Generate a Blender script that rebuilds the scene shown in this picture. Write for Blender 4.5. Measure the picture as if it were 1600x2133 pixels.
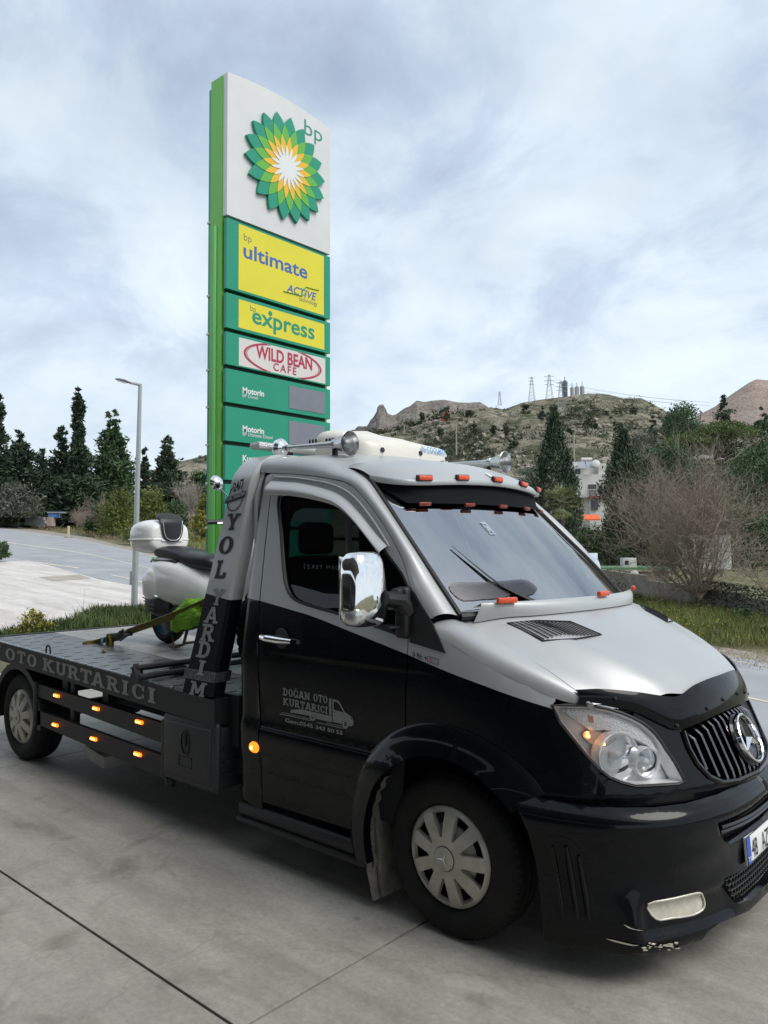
import bpy, bmesh, math, random
import numpy as np
from mathutils import Vector, Matrix
from mathutils.geometry import delaunay_2d_cdt
for o in list(bpy.data.objects): bpy.data.objects.remove(o)
scene = bpy.context.scene
col = scene.collection
R = math.radians
# ---------------------------------------------------------------- camera
CAM = np.array([2.091335, -3.719264, 1.699795]); FPX = 1608.977
CR = np.array([[0.745879, 0.666071, -0.003647], [-0.033682, 0.032247, -0.998912], [-0.665229, 0.745191, 0.046487]])
cam_d = bpy.data.cameras.new('camera'); cam = bpy.data.objects.new('camera', cam_d); col.objects.link(cam)
cam_d.sensor_fit = 'VERTICAL'; cam_d.sensor_height = 36.0; cam_d.lens = FPX / 2133 * 36.0
cam_d.clip_start = 0.05; cam_d.clip_end = 5000
rt, dn, fw = Vector(CR[0]), Vector(CR[1]), Vector(CR[2])
cam.matrix_world = Matrix(((rt.x, -dn.x, -fw.x, CAM[0]), (rt.y, -dn.y, -fw.y, CAM[1]), (rt.z, -dn.z, -fw.z, CAM[2]), (0, 0, 0, 1)))
scene.camera = cam
scene.render.resolution_x, scene.render.resolution_y = 768, 1024
# ---------------------------------------------------------------- sky
SUN_EL, SUN_AZ = R(50), R(78)          # azimuth of the sun measured from +Y towards +X
world = bpy.data.worlds.new('World'); scene.world = world; world.use_nodes = True
wt = world.node_tree; wt.nodes.clear()
def wn(t, **k):
    n = wt.nodes.new(t)
    for a, b in k.items(): setattr(n, a, b)
    return n
sky = wn('ShaderNodeTexSky', sky_type='NISHITA'); sky.sun_disc = False
sky.sun_elevation = SUN_EL; sky.sun_rotation = SUN_AZ; sky.air_density = 1.0; sky.dust_density = 2.5; sky.ozone_density = 1.5
bg = wn('ShaderNodeBackground'); bg.inputs['Strength'].default_value = 0.078
out = wn('ShaderNodeOutputWorld')
tc = wn('ShaderNodeTexCoord'); sep = wn('ShaderNodeSeparateXYZ')
wt.links.new(tc.outputs['Generated'], sep.inputs[0])
# cloud deck: project the view direction on a plane overhead so that clouds shrink towards the horizon
zz = wn('ShaderNodeMath', operation='ADD'); zz.inputs[1].default_value = 0.42; wt.links.new(sep.outputs['Z'], zz.inputs[0])
zm = wn('ShaderNodeMath', operation='MAXIMUM'); zm.inputs[1].default_value = 0.05; wt.links.new(zz.outputs[0], zm.inputs[0])
dx = wn('ShaderNodeMath', operation='DIVIDE'); dy = wn('ShaderNodeMath', operation='DIVIDE')
wt.links.new(sep.outputs['X'], dx.inputs[0]); wt.links.new(sep.outputs['Y'], dy.inputs[0])
wt.links.new(zm.outputs[0], dx.inputs[1]); wt.links.new(zm.outputs[0], dy.inputs[1])
cmb = wn('ShaderNodeCombineXYZ'); wt.links.new(dx.outputs[0], cmb.inputs[0]); wt.links.new(dy.outputs[0], cmb.inputs[1])
mp = wn('ShaderNodeMapping'); mp.inputs['Location'].default_value = (3.4, 1.7, 0.0); mp.inputs['Rotation'].default_value = (0, 0, R(25)); mp.inputs['Scale'].default_value = (1.0, 1.1, 1)
wt.links.new(cmb.outputs[0], mp.inputs[0])
n1 = wn('ShaderNodeTexNoise'); n1.inputs['Scale'].default_value = 3.3; n1.inputs['Detail'].default_value = 9; n1.inputs['Roughness'].default_value = 0.60; n1.inputs['Distortion'].default_value = 0.35
n2 = wn('ShaderNodeTexNoise'); n2.inputs['Scale'].default_value = 1.8; n2.inputs['Detail'].default_value = 6
mp2 = wn('ShaderNodeMapping'); mp2.inputs['Location'].default_value = (9.3, 4.1, 2.0); wt.links.new(mp.outputs[0], mp2.inputs[0])
wt.links.new(mp.outputs[0], n1.inputs['Vector']); wt.links.new(mp2.outputs[0], n2.inputs['Vector'])
cr1 = wn('ShaderNodeValToRGB'); e = cr1.color_ramp.elements                  # cloud brightness: grey-violet bellies, white thin parts
e[0].position = 0.26; e[0].color = (4.3, 5.0, 6.3, 1)
e[1].position = 0.66; e[1].color = (7.2, 8.0, 8.6, 1)
m_ = e.new(0.41); m_.color = (5.3, 6.2, 7.5, 1)
m_ = e.new(0.52); m_.color = (6.4, 7.4, 8.3, 1)
wt.links.new(n1.outputs['Fac'], cr1.inputs[0])
cr2 = wn('ShaderNodeValToRGB'); e = cr2.color_ramp.elements                  # thin gaps with some blue
e[0].position = 0.42; e[0].color = (0, 0, 0, 1); e[1].position = 0.68; e[1].color = (0.5, 0.5, 0.5, 1)
wt.links.new(n2.outputs['Fac'], cr2.inputs[0])
mixc = wn('ShaderNodeMixRGB'); wt.links.new(cr2.outputs[0], mixc.inputs[0]); wt.links.new(cr1.outputs[0], mixc.inputs[1]); wt.links.new(sky.outputs[0], mixc.inputs[2])
# veil: towards the horizon the deck closes to an even pale grey
vr = wn('ShaderNodeMapRange'); vr.inputs['From Min'].default_value = 0.0; vr.inputs['From Max'].default_value = 0.3; vr.inputs['To Min'].default_value = 0.75; vr.inputs['To Max'].default_value = 0.0
wt.links.new(sep.outputs['Z'], vr.inputs[0])
mixv = wn('ShaderNodeMixRGB'); mixv.inputs[2].default_value = (7.1, 8.0, 8.7, 1)
wt.links.new(vr.outputs[0], mixv.inputs[0]); wt.links.new(mixc.outputs[0], mixv.inputs[1])
wt.links.new(mixv.outputs[0], bg.inputs['Color']); wt.links.new(bg.outputs[0], out.inputs[0])
# ---------------------------------------------------------------- sun behind cloud
sd = bpy.data.lights.new('sun', 'SUN'); sd.energy = 1.5; sd.angle = R(34); sd.color = (1.0, 0.96, 0.9)
sun = bpy.data.objects.new('sun', sd); col.objects.link(sun)
sv = Vector((math.sin(SUN_AZ) * math.cos(SUN_EL), math.cos(SUN_AZ) * math.cos(SUN_EL), math.sin(SUN_EL)))
sun.rotation_euler = sv.to_track_quat('Z', 'Y').to_euler()
vs = scene.view_settings; vs.view_transform = 'Standard'; vs.look = 'None'; vs.gamma = 1; vs.exposure = 0.68; vs.use_curve_mapping = False
# ---------------------------------------------------------------- projection helpers
def ray(u, v):
    return np.array([(u - 800) / FPX, (v - 1066.5) / FPX, 1.0]) @ CR
def proj(P):
    c = CR @ (np.asarray(P, float) - CAM)
    return np.array([800 + FPX * c[0] / c[2], 1066.5 + FPX * c[1] / c[2]])
def at(u, v, depth):                    # point seen at a photo pixel, at a distance along the view axis
    return CAM + ray(u, v) * depth
def yat(u, v, y):
    d = ray(u, v); return CAM + d * ((y - CAM[1]) / d[1])
def zat(u, v, z):
    d = ray(u, v); return CAM + d * ((z - CAM[2]) / d[2])
def inv(S, px, g):                      # surface parameters of the point that shows at a photo pixel
    p = np.array(g, float)
    for it in range(40):
        r = proj(S(*p)) - px
        if abs(r).max() < 0.02: break
        J = np.zeros((2, 2)); h = 1e-4
        for i in range(2):
            q = p.copy(); q[i] += h; J[:, i] = (proj(S(*q)) - px - r) / h
        try: dp = np.linalg.solve(J.T @ J + 1e-6 * np.eye(2), -J.T @ r)
        except Exception: break
        n = np.abs(dp).max(); p = p + dp * min(1, 0.15 / max(n, 1e-9))
    return tuple(p)
# ---------------------------------------------------------------- scene helpers
def tag(o, label=None, cat=None, group=None, kind=None):
    if label: o['label'] = label
    if cat: o['category'] = cat
    if group: o['group'] = group
    if kind: o['kind'] = kind
    return o
def empty(name, loc=(0, 0, 0), label=None, cat=None, group=None, rz=0):
    o = bpy.data.objects.new(name, None); col.objects.link(o); o.location = loc; o.rotation_euler = (0, 0, rz); o.empty_display_size = 0.1
    return tag(o, label, cat, group)
def link(name, me, m=None, parent=None, smooth=False, angle=None):
    o = bpy.data.objects.new(name, me); col.objects.link(o)
    if m is not None:
        for k in (m if isinstance(m, (list, tuple)) else [m]): me.materials.append(k)
    if parent is not None:
        o.parent = parent
        o.matrix_parent_inverse = parent_inv(parent)
    if smooth:
        me.polygons.foreach_set('use_smooth', [True] * len(me.polygons))
        if angle is not None: me.set_sharp_from_angle(angle=R(angle))
    return o
def world_of(o):
    m = Matrix.LocRotScale(o.location, o.rotation_euler, o.scale)
    return (world_of(o.parent) @ o.matrix_parent_inverse @ m) if o.parent else m
def parent_inv(p): return world_of(p).inverted()
class MB:
    """collects vertices and faces in world coordinates; build() links them as one mesh object"""
    def __init__(s): s.v = []; s.f = []; s.m = []; s.cur = 0
    def add(s, vs, fs):
        n = len(s.v); s.v += [tuple(map(float, p)) for p in vs]
        for f in fs: s.f.append(tuple(i + n for i in f)); s.m.append(s.cur)
        return s
    def box(s, c, d, M=None, bev=0.0):
        x, y, z = (k / 2 for k in d); c = Vector(c)
        if bev <= 0:
            vs = [Vector((a, b, e)) for a in (-x, x) for b in (-y, y) for e in (-z, z)]
            fs = [(0, 1, 3, 2), (4, 6, 7, 5), (0, 4, 5, 1), (2, 3, 7, 6), (0, 2, 6, 4), (1, 5, 7, 3)]
        else:
            b = min(bev, x * .99, y * .99, z * .99); bm = bmesh.new(); bmesh.ops.create_cube(bm, size=1)
            for q in bm.verts: q.co = Vector((q.co.x * 2 * x, q.co.y * 2 * y, q.co.z * 2 * z))
            bmesh.ops.bevel(bm, geom=bm.edges[:] + bm.verts[:], offset=b, segments=2 if bev < .02 else 3, affect='EDGES', profile=.5)
            bm.verts.index_update(); vs = [q.co.copy() for q in bm.verts]; fs = [tuple(q.index for q in f.verts) for f in bm.faces]; bm.free()
        if M is not None: vs = [M @ q for q in vs]
        return s.add([c + q for q in vs], fs)
    def tube(s, pts, r, n=8, closed=False, cap=True, flat=None):
        pts = [Vector(p) for p in pts]; k = len(pts); rr = r if isinstance(r, (list, tuple)) else [r] * k
        rings = []; up = None
        for i, p in enumerate(pts):
            a = pts[(i - 1) % k] if (i or closed) else p; b = pts[(i + 1) % k] if (i < k - 1 or closed) else p
            t = (b - a).normalized()
            if up is None:
                up = Vector((0, 0, 1)) if abs(t.z) < .9 else Vector((1, 0, 0))
            sd_ = t.cross(up).normalized(); u2 = sd_.cross(t).normalized(); up = u2
            fl = flat or 1.0
            rings.append([p + (sd_ * math.cos(2 * math.pi * j / n) + u2 * fl * math.sin(2 * math.pi * j / n)) * rr[i] for j in range(n)])
        vs = [q for g in rings for q in g]; fs = []
        for i in range(k if closed else k - 1):
            j2 = (i + 1) % k
            for j in range(n): fs.append((i * n + j, i * n + (j + 1) % n, j2 * n + (j + 1) % n, j2 * n + j))
        if cap and not closed: fs += [tuple(range(n - 1, -1, -1)), tuple((k - 1) * n + j for j in range(n))]
        return s.add(vs, fs)
    def lathe(s, prof, M=None, n=32, cap=False):       # prof: (radius, height) about local Z
        vs = []; fs = []; k = len(prof)
        for i in range(n):
            a = 2 * math.pi * i / n
            for r, h in prof:
                q = Vector((r * math.cos(a), r * math.sin(a), h)); vs.append(M @ q if M is not None else q)
        for i in range(n):
            j = (i + 1) % n
            for q in range(k - 1): fs.append((i * k + q, j * k + q, j * k + q + 1, i * k + q + 1))
        if cap: fs += [tuple(i * k + k - 1 for i in range(n)), tuple(i * k for i in range(n - 1, -1, -1))]
        return s.add(vs, fs)
    def prism(s, poly, h, M=None):                      # polygon in local XY extruded along +Z by h
        n = len(poly); a2 = sum(poly[i][0] * poly[(i + 1) % n][1] - poly[(i + 1) % n][0] * poly[i][1] for i in range(n))
        if a2 < 0: poly = poly[::-1]
        vs = [Vector((x, y, 0)) for x, y in poly] + [Vector((x, y, h)) for x, y in poly]
        if M is not None: vs = [M @ q for q in vs]
        fs = [tuple(range(n - 1, -1, -1)), tuple(range(n, 2 * n))] + [(i, (i + 1) % n, n + (i + 1) % n, n + i) for i in range(n)]
        return s.add(vs, fs)
    def grid(s, f, us, vs_, flip=False):
        pts = [f(u, v) for u in us for v in vs_]; k = len(vs_); fs = []
        for i in range(len(us) - 1):
            for j in range(k - 1):
                q = (i * k + j, (i + 1) * k + j, (i + 1) * k + j + 1, i * k + j + 1); fs.append(q[::-1] if flip else q)
        return s.add(pts, fs)
    def mirror(s):
        n = len(s.v); s.v += [(x, -y, z) for x, y, z in s.v]; fs = [tuple(i + n for i in f[::-1]) for f in s.f]; s.f += fs; s.m += s.m[:]
        return s
    def flipped(s):
        o = MB(); o.v = [(x, -y, z) for x, y, z in s.v]; o.f = [f[::-1] for f in s.f]; o.m = s.m[:]; return o
    def build(s, name, m, parent=None, smooth=True, angle=35):
        me = bpy.data.meshes.new(name); me.from_pydata(s.v, [], s.f)
        if any(s.m): me.polygons.foreach_set('material_index', s.m)
        me.update(); return link(name, me, m, parent, smooth, angle)
def inside(p, poly):
    x, y = p; c = False; j = len(poly) - 1
    for i in range(len(poly)):
        xi, yi = poly[i]; xj, yj = poly[j]
        if (yi > y) != (yj > y) and x < (xj - xi) * (y - yi) / (yj - yi) + xi: c = not c
        j = i
    return c
def smooth_closed(pts, n=4):            # Catmull-Rom through a closed outline
    o = []; k = len(pts)
    for i in range(k):
        p0, p1, p2, p3 = (np.array(pts[(i + j - 1) % k], float) for j in range(4))
        for t in np.arange(n) / n:
            o.append(tuple(.5 * (2 * p1 + (p2 - p0) * t + (2 * p0 - 5 * p1 + 4 * p2 - p3) * t * t + (3 * p1 - p0 - 3 * p2 + p3) * t ** 3)))
    return o
def spline(pts, n=6):                   # Catmull-Rom through an open polyline of any dimension
    P = [np.array(p, float) for p in pts]; P = [2 * P[0] - P[1]] + P + [2 * P[-1] - P[-2]]; o = []
    for i in range(1, len(P) - 2):
        p0, p1, p2, p3 = P[i - 1:i + 3]
        for t in np.arange(n) / n:
            o.append(.5 * (2 * p1 + (p2 - p0) * t + (2 * p0 - 5 * p1 + 4 * p2 - p3) * t * t + (3 * p1 - p0 - 3 * p2 + p3) * t ** 3))
    return o + [P[-2]]
def interp(xs, ys):
    xs = np.array(xs, float); ys = np.array(ys, float)
    return lambda x: float(np.interp(x, xs, ys))
def sinterp(pts, n=8):                  # smooth lookup: pts of (x, y...) with increasing x
    S_ = np.array(spline(pts, n)); xs = S_[:, 0]
    def f(x): return np.array([np.interp(x, xs, S_[:, i]) for i in range(1, S_.shape[1])])
    return f
def cdt(outline, holes=(), lines=(), step=None, mind=None):
    """triangulate a 2-D region with an inner grid of points; returns points and triangles"""
    vs = []; ed = []
    def loop(l, closed=True):
        n = len(vs); vs.extend([Vector((float(a), float(b))) for a, b in l]); k = len(l)
        for i in range(k if closed else k - 1): ed.append((n + i, n + (i + 1) % k))
    loop(outline)
    for h in holes: loop(h)
    for l in lines: loop(l, False)
    if step:
        if isinstance(step, (int, float)): step = (step, step)
        a = np.array(outline); x0, y0 = a.min(0); x1, y1 = a.max(0); bnd = np.array([tuple(v) for v in vs]); mm = .45
        for i, x in enumerate(np.arange(x0 + step[0] / 2, x1, step[0])):
            for y in np.arange(y0 + (step[1] / 2 if i % 2 else step[1]), y1, step[1]):
                if not inside((x, y), outline) or any(inside((x, y), h) for h in holes): continue
                if (((bnd - (x, y)) / step) ** 2).sum(1).min() < mm ** 2: continue
                vs.append(Vector((x, y)))
    r = delaunay_2d_cdt(vs, ed, [], 0, 1e-6)
    pts = [tuple(p) for p in r[0]]; tris = []
    for f in r[2]:
        c = np.mean([pts[i] for i in f], 0)
        if inside(c, outline) and not any(inside(c, h) for h in holes):
            a, b, c_ = (pts[i] for i in f[:3]); ar = (b[0] - a[0]) * (c_[1] - a[1]) - (b[1] - a[1]) * (c_[0] - a[0])
            if abs(ar) < 1e-10: continue
            tris.append(tuple(f) if ar > 0 else tuple(f[::-1]))
    return pts, tris
def patch(mb, S, outline, holes=(), step=.05, depth=0.0, off=None, flip=False, lines=(), matfn=None):
    """a piece of a surface S(a, b), cut to an outline in parameter space, with its edges turned inwards by depth"""
    pts, tris = cdt(outline, holes, lines, step)
    P = [Vector(S(*p)) for p in pts]
    h = 1e-3; N = []
    for p in pts:
        a = Vector(S(p[0] + h, p[1])) - Vector(S(p[0] - h, p[1])); b = Vector(S(p[0], p[1] + h)) - Vector(S(p[0], p[1] - h))
        n = a.cross(b); n.normalize(); N.append(-n if flip else n)
    if off is not None: P = [q + N[i] * (off(*pts[i]) if callable(off) else off) for i, q in enumerate(P)]
    T = [t[::-1] for t in tris] if flip else tris
    n0 = len(mb.v)
    if matfn is None: mb.add(P, T)
    else:
        keep = mb.cur; first = True
        for t in T:
            c = np.mean([pts[i] for i in t], 0); mb.cur = matfn(*c)
            if first: mb.add(P, [t]); first = False
            else: mb.f.append(tuple(i + n0 for i in t)); mb.m.append(mb.cur)
        mb.cur = keep
    if depth:
        cnt = {}
        for t in T:
            for i in range(3):
                e_ = (t[i], t[(i + 1) % 3]); cnt[e_] = 1
        be = [e_ for e_ in cnt if (e_[1], e_[0]) not in cnt]; idx = {}; n1_ = len(mb.v)
        for e_ in be:
            for q in e_:
                if q not in idx: idx[q] = n1_ + len(idx); mb.v.append(tuple(P[q] - N[q] * depth))
        fm = {}
        if matfn is not None:
            for t in T:
                c = np.mean([pts[i] for i in t], 0); mm_ = matfn(*c)
                for i in range(3): fm[(t[i], t[(i + 1) % 3])] = mm_
        for a, b in be: mb.f.append((n0 + b, n0 + a, idx[a], idx[b])); mb.m.append(fm.get((a, b), mb.cur))
    return mb
# ---------------------------------------------------------------- materials
MATS = {}
def mat(name, c, rough=.5, metal=0.0, coat=0.0, noise=0.0, nscale=6.0, bump=0.0, bscale=60.0, c2=None, spec=.5, emit=None, estr=1.0, crough=.03, rvar=0.0, ndetail=6):
    m = bpy.data.materials.new(name); m.use_nodes = True; nt = m.node_tree; b = nt.nodes['Principled BSDF']
    b.inputs['Base Color'].default_value = (*c, 1); b.inputs['Roughness'].default_value = rough; b.inputs['Metallic'].default_value = metal
    b.inputs['Coat Weight'].default_value = coat; b.inputs['Coat Roughness'].default_value = crough; b.inputs['Specular IOR Level'].default_value = spec
    if emit: b.inputs['Emission Color'].default_value = (*emit, 1); b.inputs['Emission Strength'].default_value = estr
    if noise or bump or c2 or rvar:
        t = nt.nodes.new('ShaderNodeTexCoord'); n = nt.nodes.new('ShaderNodeTexNoise'); n.inputs['Scale'].default_value = nscale; n.inputs['Detail'].default_value = ndetail; n.inputs['Roughness'].default_value = .65
        nt.links.new(t.outputs['Object'], n.inputs['Vector'])
        if noise or c2:
            r = nt.nodes.new('ShaderNodeValToRGB'); r.color_ramp.elements[0].position = .3; r.color_ramp.elements[1].position = .7
            k = c2 or tuple(min(1, q * (1 + noise)) for q in c)
            r.color_ramp.elements[0].color = (*[q * (1 - noise) for q in c], 1); r.color_ramp.elements[1].color = (*k, 1)
            nt.links.new(n.outputs['Fac'], r.inputs[0]); nt.links.new(r.outputs[0], b.inputs['Base Color'])
        if rvar:
            q = nt.nodes.new('ShaderNodeMapRange'); q.inputs['From Min'].default_value = .3; q.inputs['From Max'].default_value = .7
            q.inputs['To Min'].default_value = max(0, rough - rvar); q.inputs['To Max'].default_value = min(1, rough + rvar)
            nt.links.new(n.outputs['Fac'], q.inputs[0]); nt.links.new(q.outputs[0], b.inputs['Roughness'])
        if bump:
            n3 = nt.nodes.new('ShaderNodeTexNoise'); n3.inputs['Scale'].default_value = bscale; n3.inputs['Detail'].default_value = 5
            nt.links.new(t.outputs['Object'], n3.inputs['Vector'])
            bp_ = nt.nodes.new('ShaderNodeBump'); bp_.inputs['Strength'].default_value = bump; bp_.inputs['Distance'].default_value = .02
            nt.links.new(n3.outputs['Fac'], bp_.inputs['Height']); nt.links.new(bp_.outputs[0], b.inputs['Normal'])
    MATS[name] = m; return m
def glass(name, tint, refl=.0, rough=.0, fres=1.5):
    """pane: tinted transparency with a mirror coat"""
    m = bpy.data.materials.new(name); m.use_nodes = True; nt = m.node_tree; nt.nodes.clear()
    o = nt.nodes.new('ShaderNodeOutputMaterial'); t = nt.nodes.new('ShaderNodeBsdfTransparent'); t.inputs[0].default_value = (*tint, 1)
    g = nt.nodes.new('ShaderNodeBsdfGlossy'); g.inputs['Roughness'].default_value = rough; g.inputs[0].default_value = (.95, .97, 1, 1)
    f = nt.nodes.new('ShaderNodeFresnel'); f.inputs[0].default_value = fres; a = nt.nodes.new('ShaderNodeMath'); a.operation = 'MAXIMUM'; a.inputs[1].default_value = refl
    nt.links.new(f.outputs[0], a.inputs[0]); mx = nt.nodes.new('ShaderNodeMixShader')
    nt.links.new(a.outputs[0], mx.inputs[0]); nt.links.new(t.outputs[0], mx.inputs[1]); nt.links.new(g.outputs[0], mx.inputs[2]); nt.links.new(mx.outputs[0], o.inputs[0])
    MATS[name] = m; return m
# ---------------------------------------------------------------- lettering
def font_polys(txt, size=1.0, bold=0.0, shear=0.0, space=1.0, xs=1.0):
    c = bpy.data.curves.new('t', 'FONT'); c.body = txt; c.size = size; c.offset = bold; c.shear = shear; c.space_character = space; c.resolution_u = 3
    o = bpy.data.objects.new('t', c); col.objects.link(o); dg = bpy.context.evaluated_depsgraph_get(); me = bpy.data.meshes.new_from_object(o.evaluated_get(dg))
    vs = [(v.co.x * xs, v.co.y) for v in me.vertices]; fs = [tuple(p.vertices) for p in me.polygons]
    bpy.data.objects.remove(o); bpy.data.curves.remove(c); bpy.data.meshes.remove(me)
    return vs, fs
def text(mb, txt, size, S, x=0, y=0, bold=0.0, shear=0.0, space=1.0, width=None, align='L', xs=1.0):
    """flat print laid on a surface: S(a, b) maps the sheet to space"""
    vs, fs = font_polys(txt, size, bold, shear, space)
    w0 = min(v[0] for v in vs); w1 = max(v[0] for v in vs); k = xs if width is None else width / (w1 - w0); w = (w1 - w0) * k
    dx_ = {'L': 0, 'C': -w / 2, 'R': -w}[align]
    P = [S(x + dx_ + (a - w0) * k, y + b) for a, b in vs]
    if len(fs):
        f = fs[0]; A = Vector(S(x + .01, y)) - Vector(S(x, y)); B = Vector(S(x, y + .01)) - Vector(S(x, y)); n = A.cross(B)
        a, b, c = (Vector(P[i]) for i in f[:3]); g = sum(((Vector(P[q[1]]) - Vector(P[q[0]])).cross(Vector(P[q[2]]) - Vector(P[q[0]])).dot(n) for q in fs))
        if g < 0: fs = [q[::-1] for q in fs]
    return mb.add(P, fs)
# slab-serif block letters: strokes (polylines) of a 1 x w sheet plus slabs
SL = {
 'O': (.72, 'ring', []), 'C': (.70, 'c', []),
 'T': (.72, [[(.36, 0), (.36, 1)], [(.02, .92), (.70, .92)]], [(.36, 0), (.06, .84, 'v'), (.66, .84, 'v')]),
 'K': (.82, [[(.17, 0), (.17, 1)], [(.2, .42), (.62, .95)], [(.34, .55), (.66, .05)]], [(.17, 0), (.17, 1), (.62, 1), (.67, 0)]),
 'U': (.80, [[(.17, 1), (.17, .3), (.22, .16), (.31, .1), (.4, .085), (.49, .1), (.58, .16), (.63, .3), (.63, 1)]], [(.17, 1), (.63, 1)]),
 'R': (.80, [[(.17, 0), (.17, 1)], [(.17, .92), (.45, .92), (.54, .88), (.58, .8), (.58, .66), (.54, .56), (.45, .5), (.17, .5)], [(.4, .5), (.64, .06)]], [(.17, 0), (.12, 1), (.66, 0)]),
 'A': (.86, [[(.13, 0), (.40, 1)], [(.46, 1), (.73, 0)], [(.24, .32), (.62, .32)], [(.33, .95), (.53, .95)]], [(.13, 0), (.73, 0)]),
 'I': (.40, [[(.2, 0), (.2, 1)]], [(.2, 0), (.2, 1)]),
 'Y': (.80, [[(.14, 1), (.40, .45)], [(.66, 1), (.40, .45)], [(.40, 0), (.40, .5)]], [(.15, 1), (.65, 1), (.40, 0)]),
 'L': (.70, [[(.18, 0), (.18, 1)], [(.05, .08), (.62, .08)], [(.58, .05), (.58, .34)]], [(.18, 1)]),
 'D': (.78, [[(.17, 0), (.17, 1)], [(.17, .92), (.36, .92), (.50, .86), (.58, .72), (.61, .5), (.58, .28), (.50, .14), (.36, .08), (.17, .08)]], [(.13, 0), (.13, 1)]),
 'M': (1.0, [[(.17, 0), (.17, 1)], [(.83, 0), (.83, 1)], [(.2, .95), (.5, .2)], [(.8, .95), (.5, .2)]], [(.17, 0), (.12, 1), (.83, 0), (.88, 1)]),
 'N': (.86, [[(.17, 0), (.17, 1)], [(.69, 0), (.69, 1)], [(.17, .95), (.69, .05)]], [(.17, 0), (.12, 1), (.69, 1)]),
 'G': (.78, 'c', [(.58, .42)]),
}
def stroke_poly(a, b, t):
    a = np.array(a); b = np.array(b); d = (b - a) / np.linalg.norm(b - a); n = np.array([-d[1], d[0]]) * t / 2
    return [tuple(a + n), tuple(a - n), tuple(b - n), tuple(b + n)]
def slab_polys(ch, t=.185):
    w, st, sf = SL[ch]; L = []
    def arc(cx, cy, rx, ry, a0, a1, n=20):
        for i in range(n):
            p = [a0 + (a1 - a0) * (i + k) / n for k in (0, 1)]
            o = [(cx + rx * math.cos(q), cy + ry * math.sin(q)) for q in p]; i_ = [(cx + (rx - t * 1.05) * math.cos(q), cy + (ry - t * .72) * math.sin(q)) for q in p]
            L.append([o[0], o[1], i_[1], i_[0]])
    if st == 'ring': arc(w / 2, .5, w / 2 - .02, .51, 0, 2 * math.pi, 24)
    elif st == 'c':
        arc(w / 2, .5, w / 2 - .02, .51, R(48), R(312), 22); L.append([(w - .16, .62), (w - .04, .62), (w - .04, 1.0), (w - .16, .88)]); 
        if ch == 'G': L.append([(.42, .30), (.42, .44), (.76, .44), (.76, .30)]); L.append([(.54, .05), (.54, .4), (.70, .4), (.70, .05)])
        else: L.append([(w - .16, .38), (w - .04, .38), (w - .04, .12), (w - .16, .12)])
    else:
        for l in st:
            for a, b in zip(l, l[1:]): L.append(stroke_poly(a, b, t))
        for s_ in sf:
            if len(s_) == 3: x, y, _ = s_; L.append([(x - .06, y - .14), (x + .06, y - .14), (x + .06, y + .1), (x - .06, y + .1)])
            else:
                x, y = s_; y0 = 0 if y < .5 else .86; L.append([(x - .17, y0), (x + .17, y0), (x + .17, y0 + .14), (x - .17, y0 + .14)])
    return w, L
def union_tris(L):
    vs = []; fs = []
    for p in L:
        n = len(vs); vs += [Vector((float(a), float(b))) for a, b in p]; fs.append(list(range(n, n + len(p))))
    r = delaunay_2d_cdt(vs, [], fs, 1, 1e-5)
    T = []
    for f in r[2]:
        c = np.mean([tuple(r[0][i]) for i in f], 0)
        if any(inside(c, p) for p in L):
            a, b, c_ = (r[0][i] for i in f[:3])
            T.append(tuple(f) if (b - a).cross(c_ - a) > 0 else tuple(f[::-1]))
    return [tuple(p) for p in r[0]], T
def slab_text(mb, txt, h, S, x=0, y=0, gap=.08, xs=1.0, flip=False):
    for ch in txt:
        if ch == ' ': x += .45 * h * xs; continue
        if ch in 'Ğ': w, L = slab_polys('G'); L = L + [[(.2, 1.2), (.3, 1.1), (.3, 1.2)], [(.3, 1.2), (.3, 1.1), (.48, 1.1), (.48, 1.2)], [(.48, 1.2), (.48, 1.1), (.58, 1.2)]]
        else: w, L = slab_polys(ch)
        vs, fs = union_tris(L)
        if flip: fs = [f[::-1] for f in fs]
        mb.add([S(x + a * h * xs, y + b * h) for a, b in vs], fs); x += (w + gap) * h * xs
    return x
# ---------------------------------------------------------------- paint, rubber, metal
silver = mat('silver_paint', (.44, .452, .452), .45, .25, coat=.4, crough=.22, noise=.03, nscale=3, rvar=.05)
black = mat('black_paint', (.0024, .0030, .0045), .25, 0, coat=.38, crough=.03, spec=.08, noise=.15, nscale=5, rvar=.08)
gblack = mat('gloss_black_plastic', (.004, .004, .005), .14, 0, coat=.25, spec=.3, bump=.02, bscale=25)
satin = mat('satin_black_steel', (.0105, .0115, .013), .55, 0, noise=.25, nscale=12, bump=.08, bscale=150)
plast = mat('black_plastic', (.010, .010, .011), .5, 0, bump=.05, bscale=300, noise=.2, nscale=20)
rubber = mat('tyre_rubber', (.007, .007, .0075), .75, 0, noise=.45, nscale=9, bump=.15, bscale=90, c2=(.016, .0155, .0145), spec=.3)
hubm = mat('hubcap_silver_paint', (.40, .38, .325), .40, .25, noise=.14, nscale=18, c2=(.50, .48, .42), rvar=.08)
chrome = mat('chrome', (.86, .86, .86), .05, 1.0, bump=.012, bscale=6)
alum = mat('aluminium', (.55, .56, .56), .30, 1.0, noise=.08, nscale=30, rvar=.1)
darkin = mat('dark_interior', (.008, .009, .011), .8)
cloth_in = mat('seat_fabric', (.018, .02, .026), .9, bump=.2, bscale=300)
letter = mat('grey_vinyl_lettering', (.23, .24, .235), .55, noise=.12, nscale=40)
letterk = mat('black_vinyl_lettering', (.01, .011, .013), .5)
orange = mat('orange_lens', (.78, .085, .022), .25, 0, coat=.4, bump=.25, bscale=160)
amber = mat('lit_amber_lens', (.9, .22, .01), .3, emit=(1.0, .20, .012), estr=1.3)
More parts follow.
